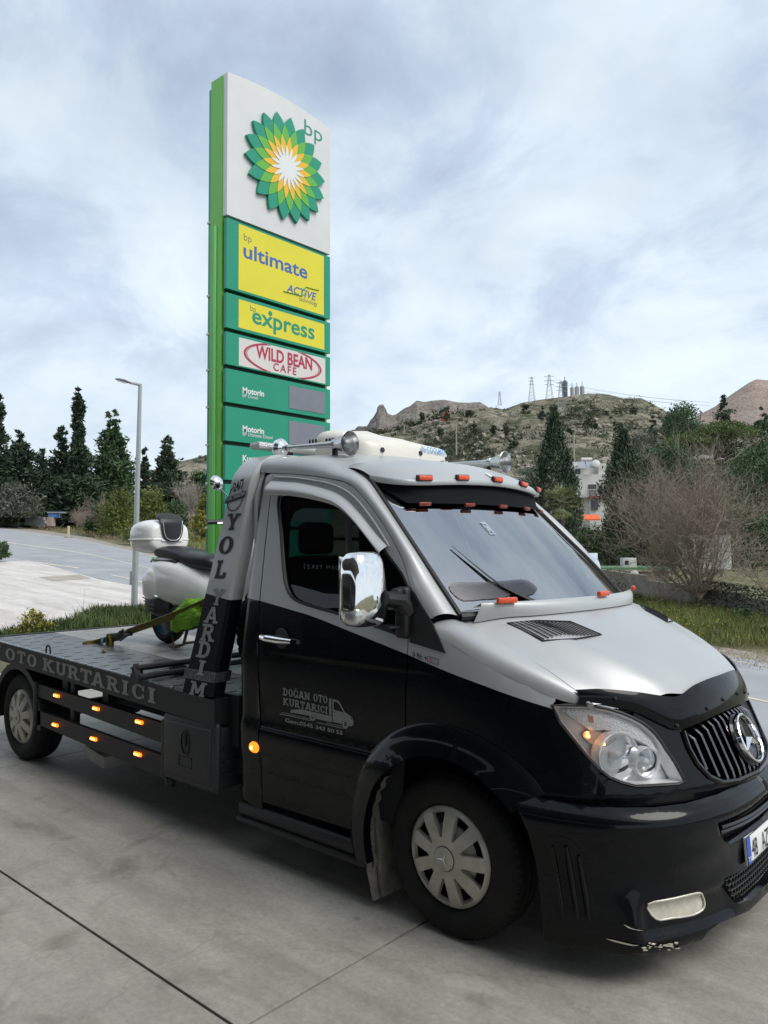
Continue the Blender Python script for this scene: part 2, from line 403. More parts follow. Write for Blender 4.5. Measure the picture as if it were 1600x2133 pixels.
amberc = mat('lit_amber_core', (1, .5, .1), .3, emit=(1.0, .46, .10), estr=4)
cream = mat('cream_plastic', (.72, .695, .62), .4, noise=.05, nscale=4, rvar=.1)
wglass = glass('windscreen_glass', (.30, .35, .38), .44, .012)
sglass = glass('tinted_side_glass', (.20, .24, .24), .02, 0.0, 1.4)
lens = glass('clear_lens', (1, 1, 1), .02, .0, 1.3)
lensrib = mat('ribbed_reflector', (.95, .96, .96), .25, .0, bump=.9, bscale=140)
reflm = mat('lamp_reflector', (.97, .97, .97), .16, .10)
lampgrey = mat('lamp_bezel', (.93, .94, .94), .3, .1)
foggy = mat('milky_fog_lens', (.58, .55, .46), .3, 0, coat=.5, noise=.15, nscale=30)
blueplate = mat('plate_blue', (.03, .10, .45), .4)
whiteplate = mat('plate_white', (.75, .76, .75), .4)
inkblack = mat('ink_black', (.012, .012, .012), .5)
mudm = mat('dried_mud', (.16, .148, .125), .9, noise=.4, nscale=14, bump=.3, bscale=60)
deckm = mat('worn_deck_plate', (.085, .088, .094), .38, .35, noise=.4, nscale=5, c2=(.22, .22, .215), bump=.05, bscale=120, rvar=.12)
deckw = mat('worn_plywood_deck', (.27, .258, .235), .45, 0, noise=.25, nscale=4, c2=(.44, .425, .39), bump=.08, bscale=60)
scrape = mat('scraped_plastic', (.62, .58, .47), .8, noise=.3, nscale=60)
redm = mat('red_print', (.6, .03, .04), .5)
blueprint = mat('blue_print', (.10, .32, .62), .5)
# ================================================================ tow truck
truck = empty('tow_truck', (0, 0, 0), 'silver and black flatbed recovery truck with a light bar, parked on the concrete forecourt', 'tow truck')
X0 = -.2
_t = np.linspace(0, 1, 2001); _y = np.sqrt(np.clip(1 - _t ** 3, 0, 1)); _s = np.concatenate([[0], np.cumsum(np.hypot(np.diff(_t) * 1.2, np.diff(_y) * .985))])
SMAX = float(_s[-1])
Bz = sinterp([(-.2, .955), (.1, .965), (.27, .975), (.45, .982), (.54, .984), (.58, .992), (.72, .994), (.77, .984), (1.1, .985), (1.3, .965), (1.6, .918), (1.9, .862), (2.14, .815), (2.4, .75)], 6)
def xn(z): return 1.0 - .45 * max(0, z - .72)
def Sb(s, z):
    if s <= 0: return np.array([X0 + s, -Bz(z)[0], z])
    if s > SMAX: q = Sb(2 * SMAX - s, z); return np.array([q[0], -q[1], z])
    return np.array([X0 + (xn(z) - X0) * np.interp(s, _s, _t), -Bz(z)[0] * np.interp(s, _s, _y), z])
def bpx(pts, S=None, g=None):           # photo pixels -> parameters on the cab skin
    S = S or Sb; o = []; last = None
    for u, v in pts:
        if g is None: P = yat(u, v, -.9); gg = (min(P[0] - X0, 1.5), P[2])
        else: gg = last or g
        last = inv(S, (u, v), gg); o.append(last)
    return o
def shrink(poly, d):
    n = len(poly); P = [np.array(p, float) for p in poly]; ar = sum(P[i][0] * P[(i + 1) % n][1] - P[(i + 1) % n][0] * P[i][1] for i in range(n)); sg = 1 if ar > 0 else -1; o = []
    for i in range(n):
        a, b, c = P[i - 1], P[i], P[(i + 1) % n]; d1 = (b - a) / max(np.linalg.norm(b - a), 1e-9); d2 = (c - b) / max(np.linalg.norm(c - b), 1e-9)
        n1_ = np.array([-d1[1], d1[0]]); n2_ = np.array([-d2[1], d2[0]]); m = n1_ + n2_; l = np.linalg.norm(m)
        m = m / l if l > 1e-6 else n1_; k = d / max(.45, abs(m @ n1_)); o.append(tuple(b + m * k * sg))
    return o
def both(name, mb, m, parent=truck, angle=35):
    fl = mb.flipped(); a = mb.build(name, m, parent, True, angle); b = fl.build(name, m, parent, True, angle); return a, b
# shared lines on the skin (s, z)
TT = bpx([(541, 1251), (650, 1283), (850, 1364), (1000, 1425), (1143, 1474)])
TT = [(-1.5, TT[0][1] + .03)] + TT + [(TT[-1][0] + .3, TT[-1][1] - .12)]
ttz = interp([p[0] for p in TT], [p[1] for p in TT])
def paint(s, z): return 0 if z > ttz(s) else 1
TTL = [[p for p in TT]]
def ttseg(s0, s1, n=10): return [(s, ttz(s)) for s in np.linspace(s0, s1, n)]
DF = bpx([(568, 985), (610, 987), (654, 991), (690, 997), (718, 1003), (737, 1014), (752, 1029), (778, 1061), (803, 1097), (823, 1132), (841, 1169), (854, 1216)])
DR = [(-1.36 - X0, DF[0][1]), (-1.335 - X0, 1.75), (-1.315 - X0, 1.41), (-1.285 - X0, 1.08), (-1.26 - X0, .75), (-1.25 - X0, .36)]
DFr = bpx([(854, 1216), (852, 1275), (850, 1335), (848, 1398), (845, 1438), (845, 1517)])
WIN = smooth_closed(bpx([(580, 1035), (584, 1110), (590, 1190), (597, 1226), (613, 1249), (650, 1264), (712, 1281), (790, 1308), (838, 1325), (848, 1318), (850, 1222), (805, 1152), (775, 1108), (752, 1077), (729, 1054), (709, 1043), (660, 1036), (620, 1033)]), 3)
door_out = DR[::-1][1:] + [] 
door_out = DF + DFr[1:] + bpx([(826, 1535), (797, 1565), (780, 1588), (769, 1612), (762, 1646), (759, 1700)]) + [(-.48 - X0, .33), (-.8 - X0, .325), (-1.25 - X0, .32)] + DR[::-1][1:-1]
door_out = shrink(door_out, .0035)
m = MB(); patch(m, Sb, door_out, [WIN], .045, .03, matfn=paint, lines=[ttseg(-1.2, .03, 16)])
dn_, df_ = both('door', m, [silver, black])
# cab corner behind the door
def Sr(s, z):                           # skin with a rounded rear corner
    r = .07; xe = -1.475 - X0
    p = Sb(max(s, xe + r), z)
    if s < xe + r:
        a = min((xe + r - s) / r, 1.35); a *= 1.0; p = np.array([X0 + xe + r - r * math.sin(a), p[1] + r * (1 - math.cos(a)), z])
    return p
crn = [(-1.36 - X0 - .004, DF[0][1])] + [(a - .004, b) for a, b in DR[1:]] + [(-1.25 - X0 - .004, .27)] + [(-1.475 - X0 - .02, .27), (-1.475 - X0 - .02, 1.0), (-1.475 - X0 - .02, 1.6), (-1.475 - X0 - .02, DF[0][1])]
m = MB(); patch(m, Sr, crn, [], (.03, .05), .0, matfn=paint, lines=[ttseg(-1.36, -1.0, 10)]); both('cab_corner_panel', m, [silver, black])
# rear wall of the cab
RW = smooth_closed([(-.60, 1.50), (-.3, 1.48), (.3, 1.48), (.60, 1.50), (.62, 1.7), (.58, 1.92), (.3, 1.95), (-.3, 1.95), (-.58, 1.92), (-.62, 1.7)], 3)
def rearS(y, z): return (-1.476, y, z)
m = MB(); patch(m, rearS, [(-.86, .3), (-.86, 1.43), (-.86, 2.0), (-.80, 2.16), (.80, 2.16), (.86, 2.0), (.86, 1.43), (.86, .3)], [RW], .12, .03, flip=True, lines=[[(-.9, 1.43), (.9, 1.43)]], matfn=lambda y, z: 1 if z > 1.43 else 0); m.build('rear_wall', [black, silver], truck)
m = MB(); patch(m, lambda y, z: (-1.462, y, z), RW, [], .1); m.build('rear_window', sglass, truck)
# shoulder of the front wing, hood gap
G3 = spline([(-.02, -.852, 1.372), (.10, -.848, 1.328), (.26, -.832, 1.258), (.42, -.812, 1.18), (.53, -.790, 1.11), (.60, -.765, 1.055)], 5)
SH = [(-.12, 1.325), (.00, 1.285), (.12, 1.232), (.25, 1.175), (.37, 1.122), (.47, 1.075), (.545, 1.052)]
shz = interp([p[0] for p in SH], [p[1] for p in SH])
def s_of_x(x, z):
    t = (x - X0) / (xn(z) - X0); return x - X0 if t <= 0 else float(np.interp(t, _t, _s))
SHP = [(s_of_x(x, z), z) for x, z in SH]
HL_OUT = bpx([(1150, 1469), (1150, 1482), (1166, 1508), (1191, 1540), (1216, 1570), (1244, 1602), (1269, 1621)])
ARC = [(s_of_x(.5 * math.cos(a), .345), .345 + .5 * math.sin(a)) for a in np.linspace(R(142), R(44), 16)]
fend = ARC + bpx([(1120, 1668), (1180, 1680), (1238, 1690)]) + bpx([(1243, 1640), (1248, 1606)]) + HL_OUT[::-1][2:] + [(s_of_x(.47, 1.068), 1.066)] + SHP[:-1][::-1] + [(DFr[0][0] + .105, DFr[0][1] - .13), (DFr[0][0] + .003, DFr[0][1] - .0)] + [(a + .004, b) for a, b in DFr[1:]]
m = MB(); patch(m, Sb, fend, [], .04, .02, matfn=paint, lines=[ttseg(-.06, .9, 14)])
def rnd(A, Cc, B, t): return (1 - t) ** 2 * A + 2 * t * (1 - t) * Cc + t * t * B
shs = [np.array(Sb(*p)) for p in SHP]; shs = spline(shs, 5); gs = G3
def shoulder(i, t):
    f = i * (len(gs) - 1); k = int(min(f, len(gs) - 2)); B_ = gs[k] + (gs[k + 1] - gs[k]) * (f - k)
    f = i * (len(shs) - 1); k = int(min(f, len(shs) - 2)); A_ = shs[k] + (shs[k + 1] - shs[k]) * (f - k)
    return rnd(A_, np.array([.5 * (A_[0] + B_[0]), A_[1] + .012, B_[2] + .012]), B_, t)
m.cur = 0; m.grid(shoulder, np.linspace(0, 1, 26), np.linspace(0, 1, 8)); m.grid(lambda i, t: shoulder(i, 1) + np.array([0, .004 * t, -.03 * t]), np.linspace(0, 1, 26), [0, 1])
both('front_wing', m, [silver, black])
# triangle trim ahead of the door
tri = bpx([(855, 1222), (876, 1258), (897, 1290), (914, 1325), (929, 1361), (890, 1349), (855, 1338)])
m = MB(); patch(m, Sb, tri, [], .05, .012, off=.007); both('mirror_triangle_trim', m, plast)
# cant rail + A-pillar: strip from the door frame line to the roof / glass edge
DFx = [np.array(Sb(*p)) for p in DF]
LOW = [np.array(Sb(*p)) for p in bpx([(866, 1238), (882, 1266), (897, 1289)])]
Dl = [np.array([-1.475, -.815, 2.148])] + DFx + LOW
GE = spline([(-.80, -.700, 2.125), (-.66, -.742, 2.045), (-.53, -.768, 1.92), (-.41, -.792, 1.80), (-.20, -.83, 1.59), (-.01, -.853, 1.387)], 6)      # glass edge, top to bottom
RE = [np.array(p) for p in ((-1.475, -.70, 2.238), (-1.30, -.70, 2.236), (-1.10, -.70, 2.222), (-.95, -.70, 2.19))]
def resample(L, n):
    L = [np.array(p, float) for p in L]; d = np.concatenate([[0], np.cumsum([np.linalg.norm(b - a) for a, b in zip(L, L[1:])])]); A = np.array(L)
    return [np.array([np.interp(t, d, A[:, i]) for i in range(A.shape[1])]) for t in np.linspace(0, d[-1], n)]
NP = 44
D_ = resample(spline(Dl, 4), NP); E_ = resample(spline(RE + list(GE), 4), NP)
def pillar(i, t):
    A_, B_ = D_[i], E_[i]; k = i / (NP - 1); up = max(0, 1 - k * 2.0); Cc = np.array([(A_[0] + B_[0]) / 2 + .035 * (1 - up), A_[1] - .004, A_[2] * (1 - up) + B_[2] * up + .035 * (1 - up) + .01])
    return rnd(A_, Cc, B_, t)
m = MB(); m.grid(lambda i, t: pillar(int(i), t), range(NP), np.linspace(0, 1, 9)); m.grid(lambda i, t: pillar(int(i), 0) + np.array([0, .03 * t, -.0 * t]), range(NP), [0, 1], True)
both('roof_rail_and_pillar', m, silver)
# roof panel
nr = next(i for i in range(NP) if E_[i][0] > -.80)
def roof(i, v):
    B_ = E_[int(i)]; c = .045 + .02 * (i / nr); return np.array([B_[0] + .03 * (1 - v * v) * (i / nr), B_[1] * -v, B_[2] + c * (1 - abs(v) ** 2.4)])
m = MB(); m.grid(roof, range(nr + 1), np.linspace(-1, 1, 17), True); m.grid(lambda t, v: roof(0, v) + np.array([-.02 * math.sin(t), 0, -.09 * (1 - math.cos(t))]), np.linspace(0, 1.57, 5), np.linspace(-1, 1, 17)); m.build('roof', silver, truck)
# windscreen
GEr = resample(GE, 24); CTR = resample(spline([(-.62, 0, 2.17), (-.50, 0, 2.065), (-.29, 0, 1.87), (-.04, 0, 1.64), (.21, 0, 1.395)], 6), 24)
def glassS(u, v):
    f = min(max(u, 0), 1) * 23; k = int(min(f, 22)); A_ = GEr[k] + (GEr[k + 1] - GEr[k]) * (f - k); B_ = CTR[k] + (CTR[k + 1] - CTR[k]) * (f - k); w = 1 - abs(v) ** 2.1
    P = A_ + (B_ - A_) * w; P[1] = A_[1] * -v; return P
m = MB(); m.grid(glassS, np.linspace(0, 1, 24), np.linspace(-.985, .985, 33)); m.build('windscreen', wglass, truck)
m = MB(); fr = [glassS(u, -1) for u in np.linspace(0, 1, 20)]
m.tube([p + np.array([.006, .0, .004]) for p in fr], .013, 8); m.mirror(); m.tube([glassS(1, v) + np.array([.006, 0, .0]) for v in np.linspace(-1, 1, 21)], .02, 8); m.build('windscreen_seal', plast, truck)
# pale haze film edge, black sticker on the dash top
dc = [inv(glassS, p, (.8, -.4)) for p in ((933, 1220), (955, 1214), (1000, 1214), (1050, 1211), (1085, 1208), (1102, 1213), (1118, 1226), (1112, 1237), (1090, 1243), (1072, 1236), (1050, 1246), (1000, 1250), (965, 1252), (945, 1240))]
m = MB(); patch(m, lambda a, b: glassS(a, b) + np.array([.004, 0, .004]), smooth_closed(dc, 2), [], (.03, .06)); m.build('dash_cover', glass('dark_red_dash_film', (.34, .27, .29), .10, .25), truck)
stk = mat('white_film_sticker', (.42, .46, .48), .5)
m = MB(); p0 = inv(glassS, (1016, 1102), (.45, .0))
def stS(a, b): return glassS(p0[0] - b, p0[1] + a) + np.array([.004, 0, .004])
for x_, y_, w_, h_ in ((0, .036, .036, .008), (-.012, 0, .005, .03), (.024 - .012, 0, .005, .03)): patch(m, stS, [(x_ - w_ / 2, y_ - h_ / 2), (x_ + w_ / 2, y_ - h_ / 2), (x_ + w_ / 2, y_ + h_ / 2), (x_ - w_ / 2, y_ + h_ / 2)], [], None)
m.add([stS(-.018, -.028), stS(-.012, -.028), stS(.018, .028), stS(.012, .028)], [(0, 1, 2, 3)]); m.add([stS(.012, -.028), stS(.018, -.028), stS(-.012, .028), stS(-.018, .028)], [(0, 1, 2, 3)])
for x_ in (-.022, .022): m.add([stS(x_ - .002, -.038), stS(x_ + .002, -.038), stS(x_ + .002, .044), stS(x_ - .002, .044)], [(0, 1, 2, 3)])
for y_ in (-.038, .044): m.add([stS(-.024, y_ - .002), stS(.024, y_ - .002), stS(.024, y_ + .002), stS(-.024, y_ + .002)], [(0, 1, 2, 3)])
m.build('windscreen_sticker', stk, truck, False)
# wiper
for pts in ([(938, 1141), (985, 1180), (1040, 1222), (1110, 1256)], [(960, 1277), (1010, 1272), (1060, 1268), (1105, 1262)]):
    q = [inv(glassS, p, (.7, -.2)) for p in pts]; Pp = [glassS(*k) + np.array([.009, 0, .009]) for k in q]
    m = MB(); m.tube(spline(Pp, 6), [.003 + .014 * (i / 18) ** 1.1 for i in range(19)], 6, flat=.4); o = m.build('wiper', plast, truck)
# hood
GEH = resample(G3, 24); CH = resample(spline([(.245, 0, 1.40), (.40, 0, 1.345), (.62, 0, 1.24), (.78, 0, 1.135), (.845, 0, 1.065)], 6), 24)
def hoodS(u, v):
    f = min(max(u, 0), 1) * 23; k = int(min(f, 22)); A_ = GEH[k] + (GEH[k + 1] - GEH[k]) * (f - k); B_ = CH[k] + (CH[k + 1] - CH[k]) * (f - k); w = 1 - abs(v) ** 2.3
    P = A_ + (B_ - A_) * w; P[1] = (A_[1] + .006) * -v
    vr_ = .80 - .22 * u; P[2] += .014 * math.exp(-((abs(v) - vr_) / .09) ** 2) * min(1, u * 4) - .010 * math.exp(-((abs(v) - vr_ - .2) / .10) ** 2)
    return P
m = MB(); m.grid(hoodS, np.linspace(0, 1, 30), np.linspace(-1, 1, 49), True); m.grid(lambda v, t: hoodS(v, -1) + np.array([0, .01 * t, -.03 * t]), np.linspace(0, 1, 24), [0, 1]); hood = m.build('hood', silver, truck)
for sgn in (-1, 1):
    vo = [inv(hoodS, p, (.2, -.5)) for p in ((1057, 1299), (1120, 1294), (1188, 1296), (1252, 1323), (1200, 1332), (1130, 1336))]
    if sgn > 0: vo = [(a, -b) for a, b in vo]
    else: vo = list(vo)
    fm = 1 if sgn < 0 else 0
    m = MB(); patch(m, hoodS, vo, [], .03, .004, off=.003, flip=True); vt = m.build('hood_vent', inkblack, hood)
    c0 = np.mean(vo, 0)
    m = MB(); m.tube([hoodS(*p) + np.array([.001, 0, .003]) for p in vo], .004, 6, closed=True); m.build('vent_frame', plast, hood)
    a0, a1 = vo[0], vo[2]; b0, b1 = vo[5], vo[3]
    for k in range(15):
        t = (k + .5) / 15; A_ = np.array(vo[0]) * (1 - t) + np.array(vo[2]) * t; B_ = np.array(vo[5]) * (1 - t) + np.array(vo[3]) * t
        m = MB(); m.tube([hoodS(*(A_ * (1 - q) + B_ * q)) + np.array([.002, 0, .005]) for q in np.linspace(.02, .98, 5)], .003, 5); m.build('vent_slat', plast, hood)
# cowl spoiler
def cowl(v, t):
    a = hoodS(.055 + .02 * (1 - v * v), v * .96) + np.array([0, 0, .006]); b = glassS(.965, v * .93) + np.array([.075, 0, .030])
    return rnd(a, np.array([(a[0] + b[0]) / 2 + .02, (a[1] + b[1]) / 2, max(a[2], b[2]) - .012]), b, t)
m = MB(); m.grid(cowl, np.linspace(-1, 1, 41), np.linspace(0, 1, 7)); m.grid(lambda v, t: cowl(v, 1) + np.array([-.05 * t, 0, -.012 - .01 * t]) if t > 0 else cowl(v, 1), np.linspace(-1, 1, 41), [0, 1]); cw = m.build('cowl_spoiler', silver, truck)
def marker(mm, P, d, up, l=.085, h=.022, th=.02):
    d = Vector(d).normalized(); n = d.cross(Vector(up)).normalized(); u = n.cross(d).normalized(); M = Matrix((d, u, n)).transposed(); mm.box(P, (l, h, th), M, .006)
for v in (-.86, 0.0, .86):
    m = MB(); P = cowl(v, .85); d = cowl(v + .02, .85) - cowl(v - .02, .85); marker(m, P + np.array([.012, 0, .014]), d, (0, 0, 1), .105, .026, .024); m.build('cowl_marker_light', orange, truck)
# sun visor over the windscreen
lip = resample(spline([(-.67, -.745, 2.085), (-.54, -.705, 2.062), (-.45, -.60, 2.056), (-.385, -.31, 2.072), (-.365, 0, 2.080), (-.385, .31, 2.072), (-.45, .60, 2.056), (-.54, .705, 2.062), (-.67, .745, 2.085)], 8), 41)
bk = resample([(-.86, -.735, 2.135)] + [(-.875 + .06 * (1 - (y / .7) ** 2), y, 2.158 + .060 * (1 - (abs(y) / .7) ** 2.4)) for y in np.linspace(-.68, .68, 13)] + [(-.86, .735, 2.135)], 41)
def vis(i, t):
    A_, B_ = bk[int(i)], lip[int(i)]; return rnd(A_, np.array([A_[0] * .45 + B_[0] * .55, (A_[1] + B_[1]) / 2, A_[2] + .004]), B_, t)
m = MB(); m.grid(vis, range(41), np.linspace(0, 1, 9), True); m.grid(lambda i, t: lip[int(i)] + np.array([.008 * math.sin(t), 0, -.016 * (1 - math.cos(t))]), range(41), np.linspace(0, 3.14, 6), True); m.grid(lambda i, t: lip[int(i)] * (1 - t) + (bk[int(i)] + np.array([.04, 0, -.075])) * t + np.array([0, 0, -.032 * (1 - t)]), range(41), [0, 1], True)
m.build('sun_visor', silver, truck)
# dark flap under the visor with its own lamps
def flap(v, t):
    A_ = np.array(lip[int(round((v + 1) * 20))]); A_ = A_ + np.array([-.03, 0, -.03]); B_ = glassS(.325, v * .92) + np.array([.014, 0, .014]); return A_ * (1 - t) + B_ * t
m = MB(); m.grid(flap, np.linspace(-.95, .95, 39), np.linspace(0, 1, 4)); m.build('tinted_flap', mat('smoked_acrylic', (.003, .005, .005), .7, spec=.1), truck)
for k in range(5):
    y = -.59 + .295 * k; i = min(range(41), key=lambda q: abs(lip[q][1] - y)); d = np.array(lip[min(i + 1, 40)]) - np.array(lip[i - 1])
    m = MB(); marker(m, np.array(lip[i]) + np.array([.012, 0, .008]), d, (0, 0, 1), .085, .026, .022); o = m.build('visor_marker_light', orange, truck)
    m = MB(); marker(m, np.array(lip[i]) + np.array([.004, 0, .008]), d, (0, 0, 1), .10, .034, .018); m.build('marker_base', plast, o)
    v = y * 1.40; P = flap(min(max(v, -.95), .95), 1.0); m = MB(); marker(m, P + np.array([.01, 0, -.004]), d, (0, 0, 1), .075, .020, .02); m.build('flap_marker_light', mat('dim_orange_lens%d' % k, (.22, .03, .018), .4) if k == 0 else MATS['dim_orange_lens0'], truck)
# peeled sticker remnants on the visor
m = MB()
for px in ((867, 972), (947, 973), (1022, 985)):
    c = inv(lambda i, t: vis(min(max(i, 0), 40), t), px, (20, .6)); 
    i0 = min(max(int(round(c[0])), 1), 39); random.seed(int(px[0])); pol = [(random.uniform(.6, 1) * .5 * math.cos(a), .06 * random.uniform(.6, 1) * math.sin(a)) for a in np.linspace(0, 6.0, 9)]
    P0 = vis(i0, min(max(c[1], .1), .9)); dI = (vis(i0 + 1, c[1]) - vis(i0 - 1, c[1])) / 2; dT = (vis(i0, c[1] + .05) - vis(i0, c[1] - .05)) / .1
    m.add([P0 + dI * a * 1.1 + dT * b * 1.4 + np.array([.003, 0, .005]) for a, b in pol], [tuple(range(9))])
m.build('sticker_remnant', whiteplate, truck, False)
# window glass, rubber seals and wind deflector
gl = shrink(WIN, .002)
m = MB(); patch(m, Sb, gl, [], .08, off=-.018); gn, gf = both('side_window', m, sglass)
for par, sg in ((dn_, 1), (df_, -1)):
    m = MB(); m.tube([Sb(*p) * np.array([1, sg, 1]) + np.array([0, .004 * sg, 0]) for p in WIN], .008, 6, closed=True); m.build('window_seal', plast, par)
pil = bpx([(716, 1050), (731, 1062), (733, 1288), (721, 1284)])
m = MB(); patch(m, Sb, pil, [], .06, off=-.008); a, b = both('quarter_divider', m, plast, None); 
for o, p in ((a, dn_), (b, df_)): o.parent = p; o.matrix_parent_inverse = parent_inv(p)
up_ = bpx([(567, 1002), (600, 1004), (630, 1007), (684, 1020), (718, 1037), (752, 1071), (786, 1113), (809, 1137)]); lo_ = bpx([(565, 1031), (600, 1033), (622, 1034), (671, 1043), (712, 1056), (743, 1082), (773, 1118), (803, 1158)])
up_ = resample(spline(up_, 4), 26); lo_ = resample(spline(lo_, 4), 26)
def wd(i, t):
    q = up_[int(i)] * (1 - t) + lo_[int(i)] * t; P = np.array(Sb(*q)); P[1] -= .008 + .045 * math.sin(min(t * 1.35, 1.0) * 1.57) - .012 * max(0, t - .74) * 4; return P
m = MB(); m.grid(wd, range(26), [0, .06, .2, .35, .5, .65, .8, .92, 1]); m.grid(lambda i, t: wd(i, 0) + np.array([0, .02 * t, 0]), range(26), [0, 1], True); both('wind_deflector', m, silver)
# raised edge line on the door frame
m = MB(); m.tube([Sb(*q) + np.array([0, -.004, 0]) for q in spline(bpx([(572, 993), (620, 996), (690, 1008), (735, 1032), (775, 1080), (812, 1138)]), 5)], .005, 6); both('door_frame_bead', m, silver)
m = MB(); 
# door handle
Hh = [Sb(*q) for q in bpx([(552, 1326), (566, 1329), (590, 1333), (614, 1336)])]
m = MB(); m.tube([p + np.array([0, -.035 if 0 < i < 3 else -.024, 0]) for i, p in enumerate(Hh)], [.016, .019, .018, .013], 10); hn, hf = both('door_handle', m, chrome)
cup = bpx([(588, 1330)])[0]
for o, par, sg in ((hn, dn_, 1), (hf, df_, -1)):
    o.parent = par; o.matrix_parent_inverse = parent_inv(par)
    m = MB(); cc = Sb(*cup) * np.array([1, sg, 1]); m.lathe([(.055, 0), (.052, .003), (0.001, .004)], Matrix.Translation(cc + np.array([0, -.004 * sg, 0])) @ Matrix.Rotation(R(90) * sg, 4, 'X'), 24); m.build('handle_recess', inkblack, par)
# rubbing strip on the door
def strip(s_, t): z_ = .585 + .15 * t; p = np.array(Sb(min(s_, -.285 + .17 * t ** 1.4 - .01), z_)); p[1] -= .003 + .013 * math.sin(t * 3.1416) ** .45; return p
m = MB(); m.grid(strip, np.linspace(-1.242 - X0, -.12, 30), [0, .03, .1, .25, .5, .75, .9, .97, 1]); both('rubbing_strip', m, black)
# amber side repeater
P = Sb(-1.36 - X0, .60); P = Sb(*bpx([(531, 1556)])[0])
m = MB(); m.lathe([(.001, .022), (.022, .018), (.035, .006), (.038, 0)], Matrix.Translation(P + np.array([0, -.004, 0])) @ Matrix.Rotation(R(90), 4, 'X') @ Matrix.Diagonal((1.1, .8, 1, 1)), 20); o = m.build('side_repeater', amber, truck)
m = MB(); m.lathe([(.001, .026), (.010, .024), (.013, .016)], Matrix.Translation(P + np.array([0, -.004, 0])) @ Matrix.Rotation(R(90), 4, 'X'), 12); m.build('bulb_glow', amberc, o)
# step board below the door
m = MB(); m.box((-.96, -.915, .245), (1.02, .14, .085), None, .03); m.box((-.96, -.935, .195), (.99, .13, .03), None, .010); both('step_board', m, plast)
# cab floor and chassis shadow box
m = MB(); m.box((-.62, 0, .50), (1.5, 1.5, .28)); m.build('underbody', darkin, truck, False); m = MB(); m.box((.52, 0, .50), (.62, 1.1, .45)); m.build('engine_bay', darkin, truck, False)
# wheel arch: flare ring and liner
def arcp(r, a, dy=0.0):
    x, z = r * math.cos(a), .345 + r * math.sin(a); y = -(.965 + dy) if x < 0 else -(Bz(.5)[0] * (1 - max(0, (x - X0) / 1.2) ** 3) ** .5 + dy - .006); return np.array([x, y, z])
a0, a1 = R(196), R(38)
def flare(a, t):
    r = .445 + .135 * t; bul = .038 * math.sin(math.pi * min(1, (1 - t) * .5 + .12)) ** 1.5
    p = arcp(r, a); b_ = Sb(s_of_x(p[0], p[2]), p[2]); y0 = b_[1]; p[1] = y0 - (.050 * (1 - t) ** .6 + .004); return p
m = MB(); m.grid(flare, np.linspace(a0, a1, 40), np.linspace(0, 1, 8)); m.grid(lambda a, t: flare(a, 0) + np.array([0, .05 * t, 0]), np.linspace(a0, a1, 40), [0, 1], True); both('wheel_arch_flare', m, black)
m = MB(); m.grid(lambda a, y: np.array([.47 * math.cos(a), y, .345 + .47 * math.sin(a)]), np.linspace(R(205), R(0), 24), [-.93, -.5], True); both('wheel_arch_liner', m, plast)
# mud flap and torn liner edge behind the front wheel
m = MB(); m.tube([(-.465, -.955, .43), (-.462, -.955, .30), (-.458, -.955, .18), (-.43, -.955, .04)], [.030, .038, .042, .03], 8, flat=.4); m.box((-.43, -.84, .26), (.03, .22, .42), Matrix.Rotation(R(-6), 3, 'Y'), .006); both('mud_flap', m, mudm)
m = MB(); m.grid(lambda a, y: np.array([(.455 + .01 * math.sin(a * 40)) * math.cos(a), y, .345 + (.455 + .012 * math.sin(a * 33)) * math.sin(a)]), np.linspace(R(200), R(140), 20), np.linspace(-.975, -.86, 4), True); both('dirty_liner', m, mudm)
